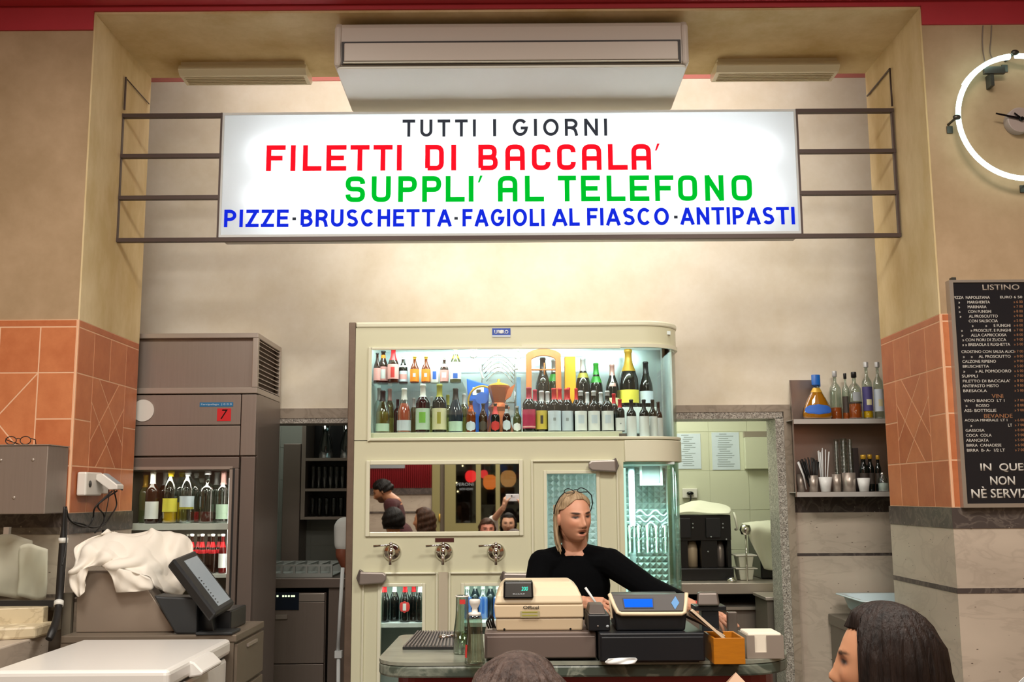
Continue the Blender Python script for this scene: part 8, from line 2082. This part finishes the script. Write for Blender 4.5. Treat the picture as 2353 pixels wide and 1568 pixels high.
# tables below the frame with menu cards whose tips show
def table(x, y, lab, w=.7):
    t = thing('dining_table', lab, 'table', (x, y, 0))
    b = B().box((x - w/2, y - .3, .72), (x + w/2, y + .3, .75)); obj('table_top', b, 'seat_wood', t, bev=.006)
    for sx_ in (-1, 1):
        for sy_ in (-1, 1):
            b = B().box((x + sx_*(w/2 - .05) - .02, y + sy_*.25 - .02, 0), (x + sx_*(w/2 - .05) + .02, y + sy_*.25 + .02, .7195)); obj('leg', b, 'seat_wood', t)
defm('card_peach', col='E3BFA2', rough=.7)
def tent(px, py, Y, w, m, lab, apex=True):
    p = P(px, py, Y); z0 = .7515
    b = B(); h = p.z - z0
    for s in (-1, 1):
        vs = [Vector((p.x - w, Y + s*.07, z0)), Vector((p.x + w, Y + s*.07, z0)), Vector((p.x + w, Y + s*.018, z0 + h - w*1.05)), Vector((p.x, Y + s*.0015, p.z)), Vector((p.x - w, Y + s*.018, z0 + h - w*1.05))]
        n_ = Vector((0, s*.002, 0)); b.add(vs + [v + n_ for v in vs], [(0, 1, 2, 3, 4), (9, 8, 7, 6, 5)] + [(i, 5 + i, 5 + (i+1) % 5, (i+1) % 5) for i in range(5)])
    return tag(obj('menu_card', b, m, loc=(p.x, Y, z0), clean=True), lab, 'menu')
tx_ = P(1691, 1546, 3.25).x; table(tx_ - .05, 3.28, 'wooden table below the cash counter carrying a folded peach menu')
tent(1691, 1546, 3.25, .07, 'card_peach', 'tip of a folded peach coloured menu card below the wooden menu box')
tx_ = P(2352, 1545, 2.9).x; table(tx_ + .1, 2.92, 'wooden table at the far right corner carrying a folded white card', .5)
tent(2372, 1540, 2.9, .045, 'paper_white', 'tip of a folded white card in the bottom right corner')
# ================================================================== THE ROOM BEHIND THE CAMERA (seen in the mirror panel)
YR_ = -2.6; DV = 2*(YQ - .006) - YR_
def mp(px, py, y=YR_):
    """point behind the camera on the plane y whose mirror image falls on the pixel"""
    p = P(px, py, 2*(YQ - .006) - y); return Vector((p.x, y, p.z))
defm('olive_frame', col='8E8658', rough=.45)
zr1, zr2_ = mp(950, 1122).z, mp(950, 1137).z
xd0 = mp(992, 1140).x
b = B().box((-4.1, YR_ - .1, 0), (xd0, YR_, 4.3)).box((1.9, YR_ - .1, 0), (4.1, YR_, 4.3)).box((xd0, YR_ - .1, 2.7), (1.9, YR_, 4.3)); struct('wall_street', b, 'stone_light')
b = B(); n = 110
rows = [[], []]
for k in range(n*4 + 1):
    x = -4.1 + (xd0 + 4.1)*k/(n*4); y = YR_ + .02 + .008*math.sin(k*PI/2)
    rows[0].append(Vector((x, y, zr1))); rows[1].append(Vector((x, y, 3.2)))
b.sheet(rows, True); struct('trim_red_ribbed', b, 'red_paint', solid=.006)
b = B().box((-4.1, YR_, zr2_), (xd0, YR_ + .02, zr1)); struct('trim_dark_street', b, 'stone_dark')
zz = mp(880, 1178).z; b = B().box((-4.1, YR_, zz - .012), (xd0, YR_ + .012, zz + .012)); struct('trim_stripe_street', b, 'stone_dark')
b = B().box((mp(846, 1070).x, YR_ + .04, mp(850, 1077).z), (mp(931, 1070).x, YR_ + .06, mp(850, 1045).z)); tag(obj('wall_placard', b, 'paper_grey', loc=(mp(890, 1070).x, YR_ + .03, mp(850, 1077).z)), 'pale placard on the red panelling, reflected at the top left of the mirror', 'placard')
# doors and shop window
xs_f = [mp(px, 1140).x for px in (993, 1011, 1022, 1047, 1094, 1105, 1139, 1149)]
zb_d = mp(1060, 1203).z
d1_ = struct('door_1', B().box((xs_f[0], YR_ - .06, 0), (xs_f[1], YR_ + .02, 2.7)), 'olive_frame')
b = B().box((xs_f[1] + .002, YR_ - .08, 0), (xs_f[2] - .002, YR_ - .03, 2.7)); struct('trim_door_gap', b, 'cabinet_grey')
b = B().box((xs_f[2], YR_ - .06, 0), (xs_f[3], YR_ + .03, 2.7)).box((xs_f[3], YR_ - .06, 0), (1.9, YR_ + .03, zb_d)).box((xs_f[4], YR_ - .06, zb_d), (xs_f[5], YR_ + .03, 2.7)).box((xs_f[6], YR_ - .06, zb_d), (xs_f[7], YR_ + .03, 2.7)).box((.62, YR_ - .06, zb_d), (.70, YR_ + .03, 2.7)).box((1.3, YR_ - .06, zb_d), (1.38, YR_ + .03, 2.7)); struct('window_1', b, 'olive_frame')
b = B().box((xs_f[3], YR_ - .02, zb_d), (1.9, YR_ - .012, 2.7)); struct('window_2', b, 'glass_pane')
b = B().cyl((xs_f[0] + .10, YR_ + .03, mp(1014, 1190).z - .05), (xs_f[0] + .10, YR_ + .03, mp(1014, 1190).z + .05), .010, n=8); obj('door_handle', b, 'foil_gold', d1_)
me = text_mesh('PERONI', lambda a, c, d: Vector((a, YR_ - .010 + d, c)), mp(1049, 1115).x, mp(1088, 1115).x, mp(1060, 1117).z, mp(1060, 1110).z, .001, .0); struct('trim_window_lettering', me, 'paper_grey')
me = text_mesh('NASTRO AZZURRO', lambda a, c, d: Vector((a, YR_ - .010 + d, c)), mp(1056, 1125).x, mp(1087, 1125).x, mp(1060, 1127).z, mp(1060, 1122).z, .001, .0); struct('trim_window_lettering_small', me, 'paper_grey')
b = B().box((-4.2, -8.0, -.12), (4.2, -3.4, -.02)); struct('floor_street', b, 'dark')
defm('night_wall', col='3A2A20', rough=.9)
b = B().box((-4.2, -8.0, -.02), (4.2, -7.8, 4.5)); struct('wall_opposite', b, 'night_wall')
def lantern(px, py, rpx, y, col, s, lab):
    p = mp(px, py, y); r = rpx/2420*(2*YQ - y); t = thing('street_lantern', lab, 'lantern', (p.x, y, p.z))
    b = B().lathe([(.0, -1.05*r), (.40*r, -1.05*r), (.74*r, -.80*r), (.95*r, -.45*r), (1.0*r, 0), (.95*r, .45*r), (.74*r, .80*r), (.4*r, 1.0*r), (0, 1.0*r)], p, 20); m = emitter('lamp_' + lab[:12], col, s); obj('shade', b, m, t)
    b = B().cyl(p + Vector((0, 0, r)), p + Vector((0, 0, r + .5)), .01, n=6).tube([p + Vector((0, 0, r + .49)), Vector((p.x, -7.81, p.z + r + .49))], .012, 6); obj('cord', b, 'cable_black', t)
lantern(1082, 1095, 13, -5.0, (1.0, .03, .03), .9, 'red lit lantern in the street, mirrored behind the left pane')
lantern(1112, 1090, 9, -5.4, (1.0, .05, .05), .7, 'small red lantern in the street, mirrored right of the mullion')
lantern(1126, 1108, 16, -5.0, (1.0, .22, .03), .55, 'large orange lantern in the street, mirrored right of the mullion')
lantern(1168, 1100, 18, -5.6, (.9, .40, .12), .35, 'dull orange lantern in the street above the reflected phone')
sl_ = thing('string_lights', 'string of small warm street bulbs mirrored in the left window pane', 'string lights', mp(1048, 1100, -4.6))
pts_ = [mp(*q_, -4.6) for q_ in ((1063, 1071), (1044, 1070), (1046, 1098), (1049, 1110), (1052, 1130))]
M['bulb_warm'] = emitter('bulb_warm', (1.0, .75, .4), 3.0)
for p in pts_: obj('bulb', B().ball(p, .012, 10), 'bulb_warm', sl_)
obj('cord', B().tube([Vector((pts_[0].x, -7.81, pts_[0].z + .4))] + [p + Vector((0, .0, .012)) for p in pts_], .003, 6), 'cable_black', sl_)
# people seen only in the mirror
def refl(px, py, y): return mp(px, py, y)
p = refl(880, 1129, .80)
st = Vector((p.x, p.y, 0)); f = Vector((-1, 0, 0)); s = Vector((0, -1, 0))
ch = p + Vector((.125, .0, -.265)); pv = Vector((p.x + .30, p.y, .95))
person('standing_customer', 'bearded man in a maroon sweater looking down, reflected at the left of the mirror', p, -84, ch, pv, (ch + Vector((-.03, -.19, .13)), ch + Vector((-.03, .19, .13))), ((ch + Vector((.03, -.24, -.16)), ch + Vector((-.18, -.22, -.26))), (ch + Vector((.03, .24, -.16)), ch + Vector((-.18, .22, -.26)))), legs=((Vector((pv.x - .06, pv.y - .1, .52)), Vector((pv.x - .06, pv.y - .1, .08))), (Vector((pv.x + .05, pv.y + .1, .52)), Vector((pv.x + .1, pv.y + .1, .08)))), pitch=24, skin='B07C5C', cloth_m='sweater_maroon', beard='2A1B14', hair=dict(length=.0, front=56, back=104, lift=.010, seed=12, side0=75, side1=92, temple=20), hair_m='hair_black', voxel=.006, hands=[dict(wrist=ch + Vector((-.18, sy_*.22, -.26)), tip=ch + Vector((-.3, sy_*.20, -.30)), nrm=(0, 0, 1)) for sy_ in (-1, 1)])
p = refl(903, 1200, 1.85)
seated('customer', 'dark haired boy seated in front of the maroon sweater, in the mirror', p.x, p.y, p.z, -30, dict(length=.01, front=62, back=112, lift=.022, seed=31, side0=70, side1=88, wave=.002), 'hair_black', 'shirt_grey', voxel=.007, chair='wooden stool under the dark haired boy')
p = refl(974, 1197, 1.22)
seated('customer', 'woman with brown hair to the neck, seated beside the door in the mirror', p.x, p.y, p.z, -70, dict(length=.16, front=52, back=95, lift=.016, seed=33), 'hair_brown', 'shirt_white', voxel=.007, chair='wooden stool under the brown haired woman')
p = refl(1119, 1207, .55)
seated('customer', 'pink faced seated customer reflected low between the door and the photographer', p.x, p.y, p.z - .05, 170, dict(length=.0, front=58, back=110, lift=.010, seed=35), 'hair_brown', 'sweater_maroon', voxel=.007, skin='D08A74', chair='wooden stool under the pink faced customer')
# the photographer holding up the phone
p = refl(1168, 1205, -.42)
ph = thing('smartphone', 'pale phone held up to take the picture, reflected at the right end of the mirror', 'phone', (0, -.02, HC - .04))
defm('phone_pale', col='D9D6DA', rough=.25)
b = B().box((-.078, -.030, HC - .062), (.078, -.022, HC + .014)); obj('phone_body', b, 'phone_pale', ph, bev=.005)
b = B().box((-.025, -.0215, HC - .018), (.022, -.019, HC + .010)); obj('camera_bump', b, 'phone_pale', ph, bev=.002)
for dx in (-.014,):
    b = B().cyl((dx, -.019, HC - .004), (dx, -.0165, HC - .004), .008, n=16); obj('lens', b, 'black_gloss', ph)
hl, hr = Vector((-.10, -.07, HC - .12)), Vector((.10, -.07, HC - .12))
chp = Vector((p.x, -.50, p.z - .34)); pvp = Vector((p.x, -.55, p.z - .70))
person('photographer', 'person in a white top holding up a phone with both hands, reflected in the mirror', p, 180, chp, pvp, (chp + Vector((-.17, 0, .11)), chp + Vector((.17, 0, .11))), ((Vector((-.22, -.26, HC - .27)), hl), (Vector((.20, -.26, HC - .27)), hr)), legs=((Vector((p.x - .1, -.12, pvp.z)), Vector((p.x - .1, -.10, .08))), (Vector((p.x + .1, -.12, pvp.z)), Vector((p.x + .1, -.10, .08)))), skin='D2A184', cloth_m='shirt_white', hair=dict(length=.14, front=50, back=95, lift=.014, seed=41), hair_m='hair_black', voxel=.006, sleeve=.55, hands=[dict(wrist=hl, tip=Vector((-.072, -.03, HC - .02)), nrm=(-.7, .7, 0), curl=(40, 40, 25), thumb=-.6), dict(wrist=hr, tip=Vector((.072, -.03, HC - .02)), nrm=(.7, .7, 0), curl=(40, 40, 25), thumb=.6)])
stool(pvp.x, pvp.y, 'wooden stool under the photographer', pvp.z - .13)
